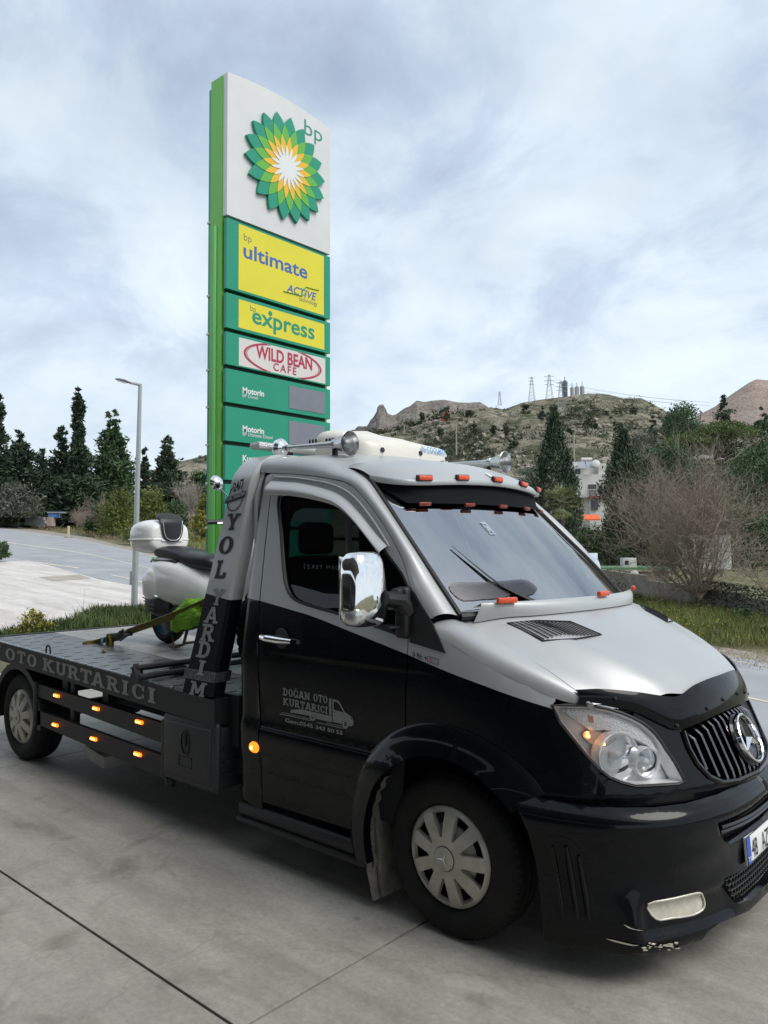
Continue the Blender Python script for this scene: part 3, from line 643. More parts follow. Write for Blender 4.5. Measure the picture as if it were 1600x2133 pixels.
# ---------------------------------------------------------------- headlamp
HL = bpx([(1150, 1469), (1178, 1469), (1208, 1469), (1237, 1471), (1267, 1477), (1294, 1485), (1318, 1495), (1337, 1505), (1353, 1517), (1366, 1530), (1378, 1546), (1387, 1561), (1398, 1576), (1408, 1592), (1427, 1628), (1412, 1633), (1366, 1636), (1325, 1638), (1294, 1630), (1269, 1619), (1244, 1599), (1216, 1567), (1191, 1536), (1166, 1505)])
for sg in (1, -1):
    fl = (lambda q: q) if sg > 0 else (lambda q: q.flipped())
    hd = MB(); patch(hd, Sb, HL, [], .05, .0, off=-.07); 
    root = fl(hd).build('headlamp', lampgrey, truck)
    m = MB(); patch(m, Sb, HL, [], .03, .02, off=lambda s, z: .006); fl(m).build('lens', lens, root)
    m = MB(); m.tube([Sb(*p) + np.array([0, 0, 0]) for p in HL], .007, 6, closed=True); fl(m).build('lens_rim', plast, root)
    # chrome surround just inside the rim
    inn = shrink(HL, .022); m = MB(); ringS = HL
    P1 = [np.array(Sb(*p)) for p in HL]; P2 = []
    for p, q in zip(HL, inn):
        n_ = np.cross(Sb(q[0] + .01, q[1]) - Sb(q[0] - .01, q[1]), Sb(q[0], q[1] + .01) - Sb(q[0], q[1] - .01)); n_ /= np.linalg.norm(n_); P2.append(np.array(Sb(*q)) - n_ * .06)
    k = len(HL); m.add(P1 + P2, [(i, (i + 1) % k, k + (i + 1) % k, k + i) for i in range(k)]); fl(m).build('chrome_surround', reflm, root)
    # ribbed upper band
    band = bpx([(1168, 1478), (1230, 1477), (1285, 1489), (1330, 1508), (1362, 1538), (1378, 1566), (1345, 1545), (1300, 1525), (1262, 1520), (1235, 1522), (1200, 1500)]); m = MB(); patch(m, Sb, band, [], .03, .03, off=-.022); fl(m).build('ribbed_band', lensrib, root)
    m = MB(); patch(m, Sb, bpx([(1229, 1490), (1238, 1492), (1240, 1505), (1230, 1503)]), [], None, .01, off=-.018); fl(m).build('side_reflector', mat('faded_orange', (.55, .18, .10), .4) if sg > 0 else MATS['faded_orange'], root)
    # turn lamp
    pts = smooth_closed(bpx([(1217, 1532), (1228, 1523), (1250, 1524), (1285, 1533), (1292, 1540), (1262, 1557), (1235, 1550)]), 3); m = MB(); patch(m, Sb, pts, [], .03, .02, off=-.036); fl(m).build('turn_lamp', mat('dim_amber', (.42, .26, .16), .2, .6) if sg > 0 else MATS['dim_amber'], root)
    for px_, r_ in (((1227, 1535), .009), ((1226, 1528), .006), ((1260, 1552), .007)):
        c = np.array(Sb(*bpx([px_])[0])); m = MB(); m.lathe([(.0005, r_), (r_ * .7, r_ * .7), (r_, 0)], Matrix.Translation(c + np.array([-.010, .012, 0])) @ Matrix.Rotation(R(90), 4, 'X'), 10); fl(m).build('lit_turn_bulb', amberc, root)
    # two round reflectors with their own glass
    for px_, r_, dz in (((1297, 1579), .096, .012), ((1357, 1592), .060, .012)):
        q = bpx([px_])[0]; c = np.array(Sb(*q)); ax = Vector((.86, -.5, .02)).normalized(); M = Matrix.Translation(c - np.array(ax) * .055) @ ax.to_track_quat('Z', 'Y').to_matrix().to_4x4()
        m = MB(); m.lathe([(.001, -.02), (r_ * .35, -.016), (r_ * .8, .005), (r_ * .93, .03), (r_, .034), (r_ * 1.03, .028), (r_ * 1.03, -.02)], M, 28); fl(m).build('reflector_bowl', reflm, root)
        m = MB(); m.lathe([(.001, .046), (r_ * .5, .042), (r_ * .96, .028)], M, 24); fl(m).build('reflector_glass', glass('lamp_glass', (.72, .74, .74), .10, .06) if 'lamp_glass' not in MATS else MATS['lamp_glass'], root)
        m = MB(); m.lathe([(.001, .03), (.016, .022), (.018, -.01)], M, 12); fl(m).build('bulb_shield', lampgrey, root)
# ---------------------------------------------------------------- front panel, grille
gy = [(-.43, .925), (-.436, .86), (-.425, .80), (-.39, .745), (-.33, .715), (-.22, .703), (0, .698)]
def s_of_y(y, z): t = min(1, -y / Bz(z)[0]); return float(np.interp(-t, -_y, _s))
GR = [(s_of_y(y, z), z) for y, z in gy]
FPAN = bpx([(1240, 1672), (1246, 1612)]) + bpx([(1269, 1622), (1294, 1633), (1325, 1641), (1366, 1639), (1412, 1636), (1430, 1630), (1411, 1592), (1390, 1561), (1369, 1530), (1340, 1503), (1320, 1490)]) + [(s_of_y(-.60, 1.06), 1.06), (s_of_y(-.5, .99), .99), (s_of_y(-.44, .95), .95)] + GR + [(SMAX, .58), (s_of_y(-.4, .58), .58), (s_of_y(-.7, .60), .60)]
m = MB(); patch(m, Sb, FPAN, [], .04, .03); both('front_panel', m, black)
m = MB(); m.grid(lambda y, z: np.array([Sb(s_of_y(y, z), z)[0] - .075, y, z]), np.linspace(-.46, .46, 11), np.linspace(.66, .99, 6)); m.build('grille_backing', inkblack, truck)
dchrome = mat('dull_chrome', (.42, .43, .44), .2, 1.0)
tz = lambda y: .968 - .10 * (abs(y) / .45) ** 2.2
bz_ = lambda y: .702 + .20 * (abs(y) / .46) ** 5
def nose_x(y, z): return Sb(s_of_y(-abs(y), z), z)[0]
for k in range(-8, 9):
    y = .0525 * k; z0, z1 = bz_(y), tz(y); zs = np.linspace(z0, z1, 8)
    m = MB(); 
    for i in range(7):
        za, zb = zs[i], zs[i + 1]; fa = -.012 - (.03 if i == 6 else 0) * 0; xa, xb = nose_x(y, za) - .012, nose_x(y, zb) - .012 - (.025 if i == 6 else 0)
        m.add([(xa, y - .007, za), (xa, y + .007, za), (xb, y + .007, zb), (xb, y - .007, zb), (xa - .05, y - .007, za), (xa - .05, y + .007, za), (xb - .05, y + .007, zb), (xb - .05, y - .007, zb)], [(0, 1, 2, 3), (4, 0, 3, 7), (1, 5, 6, 2)])
    b = m.build('grille_bar', gblack, truck, False)
    m = MB(); 
    for dy_ in (-.0055, .0055): m.tube([(nose_x(y, z) - .010 - (.025 if i == 7 else 0), y + dy_, z) for i, z in enumerate(zs)], .0014, 5)
    m.build('chrome_edge', dchrome, b)
m = MB(); m.tube([Sb(*p) + np.array([.004, 0, 0]) for p in GR], .011, 6); m.mirror(); m.build('grille_surround', gblack, truck)
def star(mb, c, ax, r, ring=True, th=.012, up=(0, 0, 1)):
    ax = Vector(ax).normalized(); u = Vector(up); u = (u - ax * u.dot(ax)).normalized(); w = u.cross(ax); c = Vector(c)
    if ring:
        M = Matrix((w, u, ax)).transposed().to_4x4(); M.translation = c; mb.lathe([(r * .86, 0), (r * .88, th), (r * .93, th * 1.25), (r * .98, th), (r, 0)], M, 40)
    for k in range(3):
        a = R(90 + 120 * k); d = w * math.cos(a) + u * math.sin(a); n = w * -math.sin(a) + u * math.cos(a); tip = c + d * r * .90 + ax * th * .6; L_ = c + n * r * .15 * 1.0 - d * r * -.08; R_ = c - n * r * .15 + d * r * .08; top = c + ax * th * 1.6
        L2 = c + (d * math.cos(R(60)) + n * math.sin(R(60))) * r * .16; R2 = c + (d * math.cos(R(60)) - n * math.sin(R(60))) * r * .16
        mb.add([tip, L2 + ax * th * .3, top, R2 + ax * th * .3], [(0, 1, 2), (0, 2, 3)])
sx = nose_x(0, .83)
m = MB(); M = Matrix((Vector((0, 1, 0)), Vector((-.40, 0, .92)), Vector((.92, 0, .40)))).transposed().to_4x4(); M.translation = Vector((sx + .0, 0, .832)); m.lathe([(.001, .008), (.108, .006), (.118, -.004), (.118, -.05)], M, 36); em = m.build('grille_emblem', gblack, truck)
m = MB(); star(m, (sx + .010, 0, .836), (.92, 0, .40), .112, True, .016); m.build('emblem_star', chrome, em, True, 25)
# ---------------------------------------------------------------- bonnet deflector
dtop = bpx([(1213, 1436), (1222, 1423), (1260, 1434), (1300, 1445), (1345, 1451), (1388, 1459)], Sb) 
def defS(s, z): return Sb(s, z)
du = [(s_of_y(-.80, 1.08), 1.104), (s_of_y(-.72, 1.1), 1.106), (s_of_y(-.60, 1.1), 1.088), (s_of_y(-.48, 1.06), 1.062), (s_of_y(-.40, 1.06), 1.055), (s_of_y(-.28, 1.08), 1.085), (s_of_y(-.14, 1.1), 1.098), (SMAX, 1.10)]
dl = [(s_of_y(-.80, 1.05), 1.055), (s_of_y(-.72, 1.04), 1.048), (s_of_y(-.62, 1.0), 1.018), (s_of_y(-.53, .96), .965), (s_of_y(-.46, .93), .935), (s_of_y(-.32, .95), .948), (s_of_y(-.16, .96), .962), (SMAX, .966)]
du = resample(spline(du, 5), 30); dl = resample(spline(dl, 5), 30)
def dfl(i, t):
    q = dl[int(i)] * (1 - t) + du[int(i)] * t; P = np.array(Sb(min(q[0], SMAX), q[1])); w = .012 + .012 * math.sin(t * 3.14); P[0] += w + .010 * t; P[2] += .010 * t; return P
m = MB(); m.grid(dfl, range(30), np.linspace(0, 1, 9)); m.grid(lambda i, t: dfl(i, 1) + np.array([-.006 * t, 0, -.004 * t]), range(30), [0, 1]); m.grid(lambda i, t: dfl(i, 0) + np.array([-.03 * t, 0, 0]), range(30), [0, 1], True); m.mirror(); df = m.build('bonnet_deflector', black, truck)
for i, t in ((5, .5), (14, .12), (21, .3), (26, .35)):
    for sg in (1, -1):
        p = dfl(i, t); m = MB(); m.lathe([(.001, .008), (.007, .007), (.010, 0)], Matrix.Translation((p[0], p[1] * sg, p[2])) @ Matrix.Rotation(R(80), 4, 'Y'), 10); m.build('deflector_clip', plast, df)
# ---------------------------------------------------------------- bumper kit
_t2 = np.linspace(0, 1, 2001); _y2 = np.clip(1 - _t2 ** 4, 0, 1) ** (1 / 2.5); _s2 = np.concatenate([[0], np.cumsum(np.hypot(np.diff(_t2) * 1.25, np.diff(_y2)))]); S2M = float(_s2[-1])
bof = sinterp([(-.1, -.035), (.10, -.02), (.16, .0), (.22, .015), (.30, .012), (.40, .005), (.50, .012), (.57, .026), (.62, .028), (.655, .012), (.685, -.025), (.72, -.06), (.9, -.2)], 6)
SCR = 1.04
def Su(s, z):
    s_ = min(max(s, 0), 2 * S2M - 1e-6); mir = s_ > S2M
    if mir: s_ = 2 * S2M - s_
    t, y = np.interp(s_, _s2, _t2), np.interp(s_, _s2, _y2); o = bof(z)[0]; k = min(1, max(0, (s_ - .1) / .5)); o = o * (.35 + .65 * k)
    # vertical gill recess and the brow on the corner
    sc = SCR + .05 * (z - .2); o += .030 * math.exp(-abs(s_ - sc) / .10) * max(0, min(1, (.42 - z) / .18)); o += .010 * max(0, min(1, (.200 - z) / .012)) * max(0, min(1, (s_ - sc) / .01)); o -= .020 * max(0, min(1, (.34 - z) / .03)) * max(0, min(1, (z - .205) / .02)) * max(0, min(1, (s_ - sc - .01) / .03)) * max(0, min(1, (1.62 - s_) / .1))
    o += .012 * math.exp(-((z - .47) / .05) ** 2) * max(0, min(1, (s_ - 1.05) / .15)) * max(0, min(1, (1.55 - s_) / .2))
    P = np.array([-.2 + (1.215 + o) * t, -(1.0 + o * .8) * y, z])
    if mir: P[1] = -P[1]
    return P
def s2_of_y(y): return float(np.interp(-(-y / 1.0), -_y2, _s2))
def ppx(pts, g=(1.0, .4)):
    o = []; 
    for u, v in pts: g = inv(Su, (u, v), g); o.append(g)
    return o
b_top = ppx([(1055, 1650), (1110, 1656), (1180, 1668)], (.5, .7))
bt = [(.50, .690), (.58, .690), (.70, .688), (.85, .685), (1.0, .682), (1.15, .680), (1.3, .680), (1.5, .682), (1.7, .684), (S2M, .685)]
b_back = ppx([(1075, 1680), (1100, 1735), (1115, 1790), (1124, 1850), (1129, 1905), (1133, 1957)], (.55, .6))
b_bot = ppx([(1180, 1972), (1250, 1984), (1327, 1991), (1390, 1982), (1440, 1968), (1463, 1957), (1474, 1941), (1500, 1922), (1530, 1910), (1560, 1898)], (.8, .12))
out_ = b_back + b_bot + [(S2M, b_bot[-1][1] + .0)] + bt[::-1]
out_ = [p for p in out_]
i_lo = ppx([(1507, 1831), (1527, 1822), (1547, 1811)], (1.35, .3)) ; i_lo2 = ppx([(1530, 1881), (1565, 1872)], (1.4, .2))
H_LO = [i_lo[0], i_lo2[0], i_lo2[1], (S2M + .0, i_lo2[1][1] - .002), (S2M, i_lo[2][1] + .012), i_lo[2], i_lo[1]]
i_up = ppx([(1494, 1712), (1500, 1735), (1509, 1753), (1523, 1757)], (1.3, .5)); i_upt = ppx([(1530, 1700), (1560, 1684)], (1.4, .55))
H_UP = i_up + [(S2M, i_up[-1][1] + .004), (S2M, i_upt[-1][1] + .012), i_upt[1], i_upt[0]]
FOG = smooth_closed(ppx([(1350, 1883), (1400, 1872), (1452, 1860), (1463, 1866), (1466, 1890), (1444, 1905), (1400, 1912), (1366, 1914)], (1.1, .2)), 3)
def half_hole(H): return H
# halves share the centre line, so intakes are notches in each half
def notch(out_, H, top):                # cut a hole that touches the centre line into the outline
    return out_
zc_lo = (H_LO[3][1], H_LO[4][1]); zc_up = (H_UP[4][1], H_UP[5][1])
ol = b_back + b_bot + [(S2M, b_bot[-1][1])] + [H_LO[3], H_LO[2], H_LO[1], H_LO[0], H_LO[6], H_LO[5], H_LO[4]] + [H_UP[4]] + i_up[::-1] + [i_upt[0], i_upt[1], H_UP[5]] + bt[::-1]
m = MB(); patch(m, Su, ol, [FOG], (.017, .017), .035); both('bumper', m, black, truck, 55)
# vertical gills at the corner
rec = ppx([(1140, 1752), (1158, 1742), (1190, 1750), (1222, 1790), (1234, 1860), (1236, 1920), (1218, 1926), (1168, 1915), (1150, 1850)], (.7, .4))
m = MB(); patch(m, Su, smooth_closed(rec, 3), [], .03, .006, off=.002); gl1, gl2 = both('gill_recess', m, black)
for pts, r0 in (([(1150, 1762), (1160, 1830), (1172, 1905)], .010), ([(1178, 1762), (1190, 1835), (1202, 1912)], .012), ([(1204, 1782), (1216, 1850), (1226, 1918)], .012)):
    q = spline(ppx(pts, (.7, .4)), 6); m = MB(); m.tube([Su(*p) + np.array([.004, -.004, 0]) for p in q], [r0 * (.45 + .55 * math.sin(math.pi * (i + 1) / (len(q) + 1))) for i in range(len(q))], 8); both('gill_fin', m, black)
# shelf that closes the bumper top
m = MB(); m.grid(lambda s, t: Su(s, .685) + (np.array(Sb(s_of_y(max(min(Su(s, .685)[1] * .93, -.001), -.97), .68), .672)) - Su(s, .685)) * t, np.linspace(.55, S2M, 24), [0, 1]); m.mirror(); m.build('bumper_shelf', black, truck)
# honeycomb mesh behind both intakes, dark box behind
m = MB(); m.grid(lambda s, z: Su(s, z) + np.array([-.10, 0, 0]), np.linspace(1.2, 2 * S2M - 1.2, 12), [.14, .3, .62]); m.build('intake_backing', inkblack, truck)
def honey(poly, cell, name):
    P = np.array(poly); mm = MB(); x0_, x1_ = P[:, 0].min(), 2 * S2M - P[:, 0].min(); z0_, z1_ = P[:, 1].min(), P[:, 1].max(); poly2 = list(map(tuple, poly)) + [(2 * S2M - a, b) for a, b in poly[::-1]]
    big = poly + [(2 * S2M - a, b) for a, b in poly]
    j = 0; z = z0_
    while z < z1_:
        x = x0_ + (cell * .866 if j % 2 else 0)
        while x < x1_:
            if inside((x if x <= S2M else 2 * S2M - x, z), poly):
                ring = [(x + cell * 1.0 * math.sin(R(60 * k)), z + cell * 1.0 * math.cos(R(60 * k))) for k in range(6)]; rin = [(x + cell * .80 * math.sin(R(60 * k)), z + cell * .80 * math.cos(R(60 * k))) for k in range(6)]
                mm.add([Su(*q) + np.array([-.035, 0, 0]) for q in ring] + [Su(*q) + np.array([-.033, 0, 0]) for q in rin] + [Su(*q) + np.array([-.05, 0, 0]) for q in rin], [(i, (i + 1) % 6, 6 + (i + 1) % 6, 6 + i) for i in range(6)] + [(6 + i, 6 + (i + 1) % 6, 12 + (i + 1) % 6, 12 + i) for i in range(6)])
            x += cell * 1.732
        z += cell * 1.5; j += 1
    o = mm.build(name, mat('grey_plastic_mesh', (.03, .03, .032), .45) if 'grey_plastic_mesh' not in MATS else MATS['grey_plastic_mesh'], truck, False); o['kind'] = 'stuff'; return o
honey(H_LO, .0155, 'lower_intake_mesh'); honey(H_UP, .014, 'upper_intake_mesh')
m = MB(); 
for dz in (-.012, .010):
    zz1, zz2 = (H_UP[0][1] + H_UP[2][1]) / 2, (zc_up[0] + zc_up[1]) / 2 - .01
    m.tube([Su(s, zz1 + (zz2 - zz1) * min(1, (s - H_UP[2][0]) / .3) + dz) + np.array([-.018, 0, 0]) for s in np.linspace(H_UP[2][0] - .01, 2 * S2M - H_UP[2][0] + .01, 20) if True for s in [s if s <= S2M else s]], .012, 6, flat=.7)
m.build('intake_bar', gblack, truck)
# fog lamp
for sg in (1, -1):
    m = MB(); patch(m, Su, FOG, [], .02, .02, off=-.004); m = m if sg > 0 else m.flipped(); fo = m.build('fog_lamp', foggy, truck)
    m = MB(); m.tube([Su(*p) + np.array([.001, 0, 0]) for p in FOG], .004, 6, closed=True); m = m if sg > 0 else m.flipped(); m.build('fog_lamp_rim', foggy, fo)
# splitter lip under the fog lamp
# chipped paint at the lower corner
random.seed(5); m = MB()
def chip(px, w=3.2):
    q = ppx(px, (1.05, .12)); n_ = len(q)
    A_ = []; B_ = []
    for i, (u, v) in enumerate(px):
        ww = w * (random.uniform(.3, 1.2) if 0 < i < n_ - 1 else .1); a = inv(Su, (u, v - ww), q[i]); b = inv(Su, (u, v + ww), q[i]); A_.append(Su(*a) + np.array([.003, -.004, 0])); B_.append(Su(*b) + np.array([.003, -.004, 0]))
    m.add(A_ + B_, [(i, n_ + i, n_ + i + 1, i + 1) for i in range(n_ - 1)])
for k in range(34):                     # flakes of bare plastic along the scuffed corner
    u0, v0 = 1340 + 72 * random.random(), 0; v0 = 1972 - (u0 - 1340) * .06 + random.gauss(0, 4.0); n_ = random.randint(4, 6); r0 = random.uniform(1.2, 5.5); a0_ = random.random() * 6
    m.add([Su(*inv(Su, (u0 + r0 * 1.5 * random.uniform(.5, 1) * math.cos(a0_ + 6.283 * q / n_), v0 + r0 * .55 * random.uniform(.4, 1) * math.sin(a0_ + 6.283 * q / n_)), (1.05, .12))) + np.array([.003 + k * 4e-5, -.004 - k * 4e-5, 0]) for q in range(n_)], [tuple(range(n_))])
chip([(1298, 1924), (1308, 1930), (1318, 1934), (1328, 1936), (1338, 1937)], 1.4); chip([(1262, 1954), (1280, 1959), (1300, 1964), (1318, 1968), (1330, 1968)], 1.8)
m.build('paint_chip', scrape, truck, False)
# number plate
def plS(a, b): s_ = s2_of_y(-abs(a)); P = Su(s_, .425); return np.array([P[0] + .016 + b * -.08, a, .425 + b])
def rect(w, h, n=2): return [(-w / 2, -h / 2), (w / 2, -h / 2), (w / 2, h / 2), (-w / 2, h / 2)]
m = MB(); patch(m, plS, rect(.52, .112), [], (.05, .05), .008); pl = m.build('number_plate', whiteplate, truck)
def plO(o): return lambda a, b: plS(a, b) + np.array([o, 0, 0])
m = MB(); patch(m, plO(.0015), [(-.258, -.054), (-.215, -.054), (-.215, .054), (-.258, .054)], [], None); m.build('plate_blue_band', blueplate, pl, False)
m = MB(); text(m, 'TR', .03, plO(.003), -.252, -.045); m.build('plate_country_letters', whiteplate, pl, False)
m = MB(); text(m, '48', .105, plO(.003), -.205, -.037, 0, xs=.60); text(m, 'AZS', .105, plO(.003), -.085, -.037, 0, xs=.60)
m.build('plate_characters', inkblack, pl, False)
m = MB(); m.tube([plO(.002)(a, b) for a, b in ((-.258, -.054), (.258, -.054), (.258, .054), (-.258, .054))], .0022, 4, closed=True); m.build('plate_border', plast, pl)
# ---------------------------------------------------------------- wheels
def hub_outline(ri, ro, half, n=8):     # opening between two spokes, symmetric about +X
    a = half; P = [(ro * math.cos(q), ro * math.sin(q)) for q in np.linspace(-a, a, 6)]
    w = a * .36
    Q = [(ro * .80 * math.cos(a * .86), ro * .80 * math.sin(a * .86)), (ri * 1.2 * math.cos(w * 1.4), ri * 1.2 * math.sin(w * 1.4)), (ri * 1.03 * math.cos(w), ri * 1.03 * math.sin(w)), (ri, 0)]
    return P + Q + [(x, -y) for x, y in Q[:-1][::-1]]
def make_wheel(name, cx, sg, rot=0.0, parent=truck, hub=True, M0=None):
    M = M0 if M0 is not None else Matrix.Translation((cx, -.965 * sg, .347)) @ (Matrix.Rotation(R(90), 4, 'X') if sg > 0 else Matrix.Rotation(R(-90), 4, 'X')) @ Matrix.Rotation(rot, 4, 'Z')
    R_ = .350
    prof = [(.20, -.19), (.215, -.215), (.26, -.23), (.31, -.225), (.335, -.205), (R_ - .004, -.185)]
    for g in (-.165, -.115, -.065): prof += [(R_, g - .012), (R_ - .009, g - .010), (R_ - .009, g - .002), (R_, g)]
    prof += [(R_ - .004, -.035), (.337, -.015), (.325, -.003), (.30, .008), (.26, .010), (.235, .002), (.222, -.008), (.216, -.03)]
    w = MB(); w.lathe(prof, M, 72); tyre = w.build(name, rubber, parent, True, 40)
    # tread blocks on the shoulder
    t = MB()
    for i in range(60):
        a = 2 * math.pi * i / 60; Mt = M @ Matrix.Rotation(a, 4, 'Z') @ Matrix.Translation((.3395, 0, -.026)) @ Matrix.Rotation(R(52), 4, 'Y'); t.box((0, 0, 0), (.030, .022, .008)); 
        for j in range(len(t.v) - 8, len(t.v)): t.v[j] = tuple(Mt @ Vector(t.v[j]))
    t.build('tread_shoulder', rubber, tyre, False)
    b = MB(); b.lathe([(.215, -.02), (.205, -.05), (.16, -.055), (.10, -.045), (.001, -.045)], M, 36); rim = b.build('rim', mat('dark_steel_rim', (.03, .03, .03), .5, .4) if 'dark_steel_rim' not in MATS else MATS['dark_steel_rim'], tyre)
    for k in range(9):
        a = 2 * math.pi * (k + .5) / 9; c = M @ Vector((.155 * math.cos(a), .155 * math.sin(a), -.048)); h = MB(); h.lathe([(.001, .002), (.019, .002), (.02, 0)], Matrix.Translation(c) @ M.to_3x3().to_4x4(), 14); h.build('rim_hole', inkblack, rim)
    if hub:
        h = MB(); ho = [[(x * math.cos(q) - y * math.sin(q), x * math.sin(q) + y * math.cos(q)) for x, y in hub_outline(.088, .198, R(11.2))] for q in [2 * math.pi * (k + .5) / 9 for k in range(9)]]
        disc = [(.216 * math.cos(q), .216 * math.sin(q)) for q in np.linspace(0, 2 * math.pi, 73)[:-1]]
        def hs(x, y):
            r = math.hypot(x, y); return np.array(M @ Vector((x, y, .004 + .022 * (1 - (r / .216) ** 2) - .016 * max(0, (r - .19) / .026) ** 2)))
        patch(h, hs, disc, ho, .022, .026); h.build('hubcap', hubm, tyre, True, 35)
        ring = MB(); ring.lathe([(.070, -.008), (.125, -.014), (.140, -.026)], M, 40); ring.build('hubcap_inner_ring', hubm, tyre)
        ring = MB(); ring.lathe([(.198, .0), (.205, -.03), (.21, -.05)], M, 48); ring.build('hubcap_barrel', hubm, tyre)
        ctr = MB(); ctr.lathe([(.001, .034), (.040, .033), (.050, .029), (.053, .024)], M, 32); ctr.build('hub_centre', hubm, tyre)
        ctr = MB(); ctr.lathe([(.052, .0295), (.0545, .0265)], M, 32); ctr.build('hub_centre_groove', inkblack, tyre)
        ax = M.to_3x3() @ Vector((0, 0, 1)); st = MB(); star(st, np.array(M @ Vector((0, 0, .034))), ax, .046, False, .006, up=tuple(M.to_3x3() @ Vector((math.cos(R(62)), math.sin(R(62)), 0)))); st.build('hub_star', alum, tyre, True, 20)
    return tyre
make_wheel('front_wheel', 0, 1, R(4)); make_wheel('front_wheel', 0, -1)
make_wheel('rear_wheel', -4.325, 1, R(14)); make_wheel('rear_wheel', -4.325, -1)
# ---------------------------------------------------------------- door mirror
for sg in (1, -1):
    f = lambda q: (q[0], q[1] * sg, q[2])
    bm = bmesh.new(); bmesh.ops.create_cube(bm, size=1)
    bmesh.ops.subdivide_edges(bm, edges=bm.edges[:], cuts=7, use_grid_fill=True)
    for v in bm.verts:
        x, y, z = (v.co * 2); L_ = (abs(x) ** 5 + abs(y) ** 5 + abs(z) ** 5) ** .2; k = 1 / max(L_, 1e-6); x, y, z = x * k, y * k, z * k
        x2 = x * (.075 if x > 0 else .055) * (1 - .25 * y * y - .15 * z * z if x > 0 else 1); w = .115 - .012 * z
        v.co = Vector((-.315 - (.08 if sg < 0 else 0) + x2 + .03 * (-z) * .3, (-1.165 + y * w) * sg, 1.515 + z * .168 - (.05 if sg < 0 else 0)))
    if sg < 0: bmesh.ops.reverse_faces(bm, faces=bm.faces[:])
    me = bpy.data.meshes.new('door_mirror'); bm.to_mesh(me); bm.free(); mr = link('door_mirror', me, chrome, truck, True, 60)
    m = MB(); m.box((-.375, -1.165 * sg, 1.52), (.004, .19, .28), None, .001); m.build('mirror_glass', mat('mirror_glass', (.8, .82, .82), .02, 1) if sg > 0 else MATS['mirror_glass'], mr)
    m = MB(); m.tube([f((-.305, -1.235, 1.445)), f((-.262, -1.20, 1.40)), f((-.245, -1.12, 1.372))], .010, 6); m.box(f((-.295, -1.235, 1.40)), (.09, .10, .09), None, .03); m.build('mirror_turn_lens', mat('clear_grey_lens', (.55, .56, .56), .15, .6) if sg > 0 else MATS['clear_grey_lens'], mr)
    m = MB(); m.tube([f((-.25, -1.10, 1.47)), f((-.25, -1.00, 1.46)), f((-.24, -.95, 1.40))], [.035, .045, .05], 10); m.box(f((-.245, -.972, 1.40)), (.075, .05, .24), None, .02); m.box(f((-.25, -1.0, 1.49)), (.05, .06, .05), None, .015); m.build('mirror_arm', plast, truck)
    m = MB(); m.box(f((-.29, -1.02, 1.335)), (.10, .10, .012), None, .004); m.build('mirror_base_plate', plast, truck)
# ---------------------------------------------------------------- interior
m = MB()
for y in (-.42, .12, .5): m.box((-1.12, y, .92), (.5, .46, .22), None, .07); m.box((-1.36, y, 1.30), (.16, .46, .72), Matrix.Rotation(R(-12), 3, 'Y'), .06); m.box((-1.42, y, 1.76), (.10, .26, .20), None, .045)
m.build('seat', cloth_in, truck)
m = MB(); m.box((-.18, 0, 1.18), (.42, 1.66, .30), None, .08); m.box((-.02, 0, 1.31), (.34, 1.5, .06), Matrix.Rotation(R(10), 3, 'Y'), .02); m.build('dashboard', darkin, truck)
sw = Matrix.Translation((-.55, .45, 1.33)) @ Matrix.Rotation(R(-58), 4, 'Y'); m = MB(); m.tube([sw @ Vector((.20 * math.cos(a), .20 * math.sin(a), 0)) for a in np.linspace(0, 2 * math.pi, 29)[:-1]], .016, 8, closed=True); m.tube([sw @ Vector((-.19, 0, 0)), sw @ Vector((.19, 0, 0))], .014, 6); m.tube([sw @ Vector((0, 0, 0)), sw @ Vector((.0, -.19, 0))], .014, 6); m.tube([sw @ Vector((0, 0, 0)), sw @ Vector((0, 0, -.3))], .03, 8); m.build('steering_wheel', plast, truck)
m = MB(); patch(m, lambda a, b: (-1.44, a, b), [(-.8, .6), (.8, .6), (.8, 2.14), (-.8, 2.14)], [RW], .15); m.build('cab_back_lining', darkin, truck)
m = MB(); m.grid(lambda x, y: (x, y, 2.13 - .05 * (y / .7) ** 2), [-1.46, -1.0, -.85], np.linspace(-.78, .78, 7)); m.build('headlining', darkin, truck)
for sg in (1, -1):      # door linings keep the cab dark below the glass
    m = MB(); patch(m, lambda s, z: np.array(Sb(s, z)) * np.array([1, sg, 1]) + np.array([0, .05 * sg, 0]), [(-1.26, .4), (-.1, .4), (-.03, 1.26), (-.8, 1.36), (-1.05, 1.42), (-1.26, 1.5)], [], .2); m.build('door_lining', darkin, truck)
# ---------------------------------------------------------------- roof equipment
ac = MB()
def acS(a, t):                          # plan superellipse x profile
    c, s_ = math.cos(a), math.sin(a); L_ = .27; Wd = .45
    px_ = -1.23 + L_ * math.copysign(abs(c) ** .45, c); py = Wd * math.copysign(abs(s_) ** .45, s_)
    k = min(max((px_ + 1.50) / .54, 0), 1); h = .185 - .06 * k ** 1.6
    rr = 1 - .03 * t - .42 * t ** 5; zz_ = 2.268 - .025 * k + h * (1 - (1 - t) ** 1.7) + .02 * math.exp(-((py) / .2) ** 2) * t
    return np.array([-1.23 + (px_ + 1.23) * rr - .05 * t * t * (px_ > -1.23), py * rr, zz_])
ac.grid(acS, np.linspace(0, 2 * math.pi, 65), np.linspace(0, 1, 12)); top = [acS(a, 1.0) for a in np.linspace(0, 2 * math.pi, 65)[:-1]]; cc = np.mean(top, 0); cc[2] += .012; ac.add([cc] + top, [(0, i + 1, (i + 1) % 64 + 1) for i in range(64)])
acu = ac.build('roof_cooler', cream, truck, True, 60)
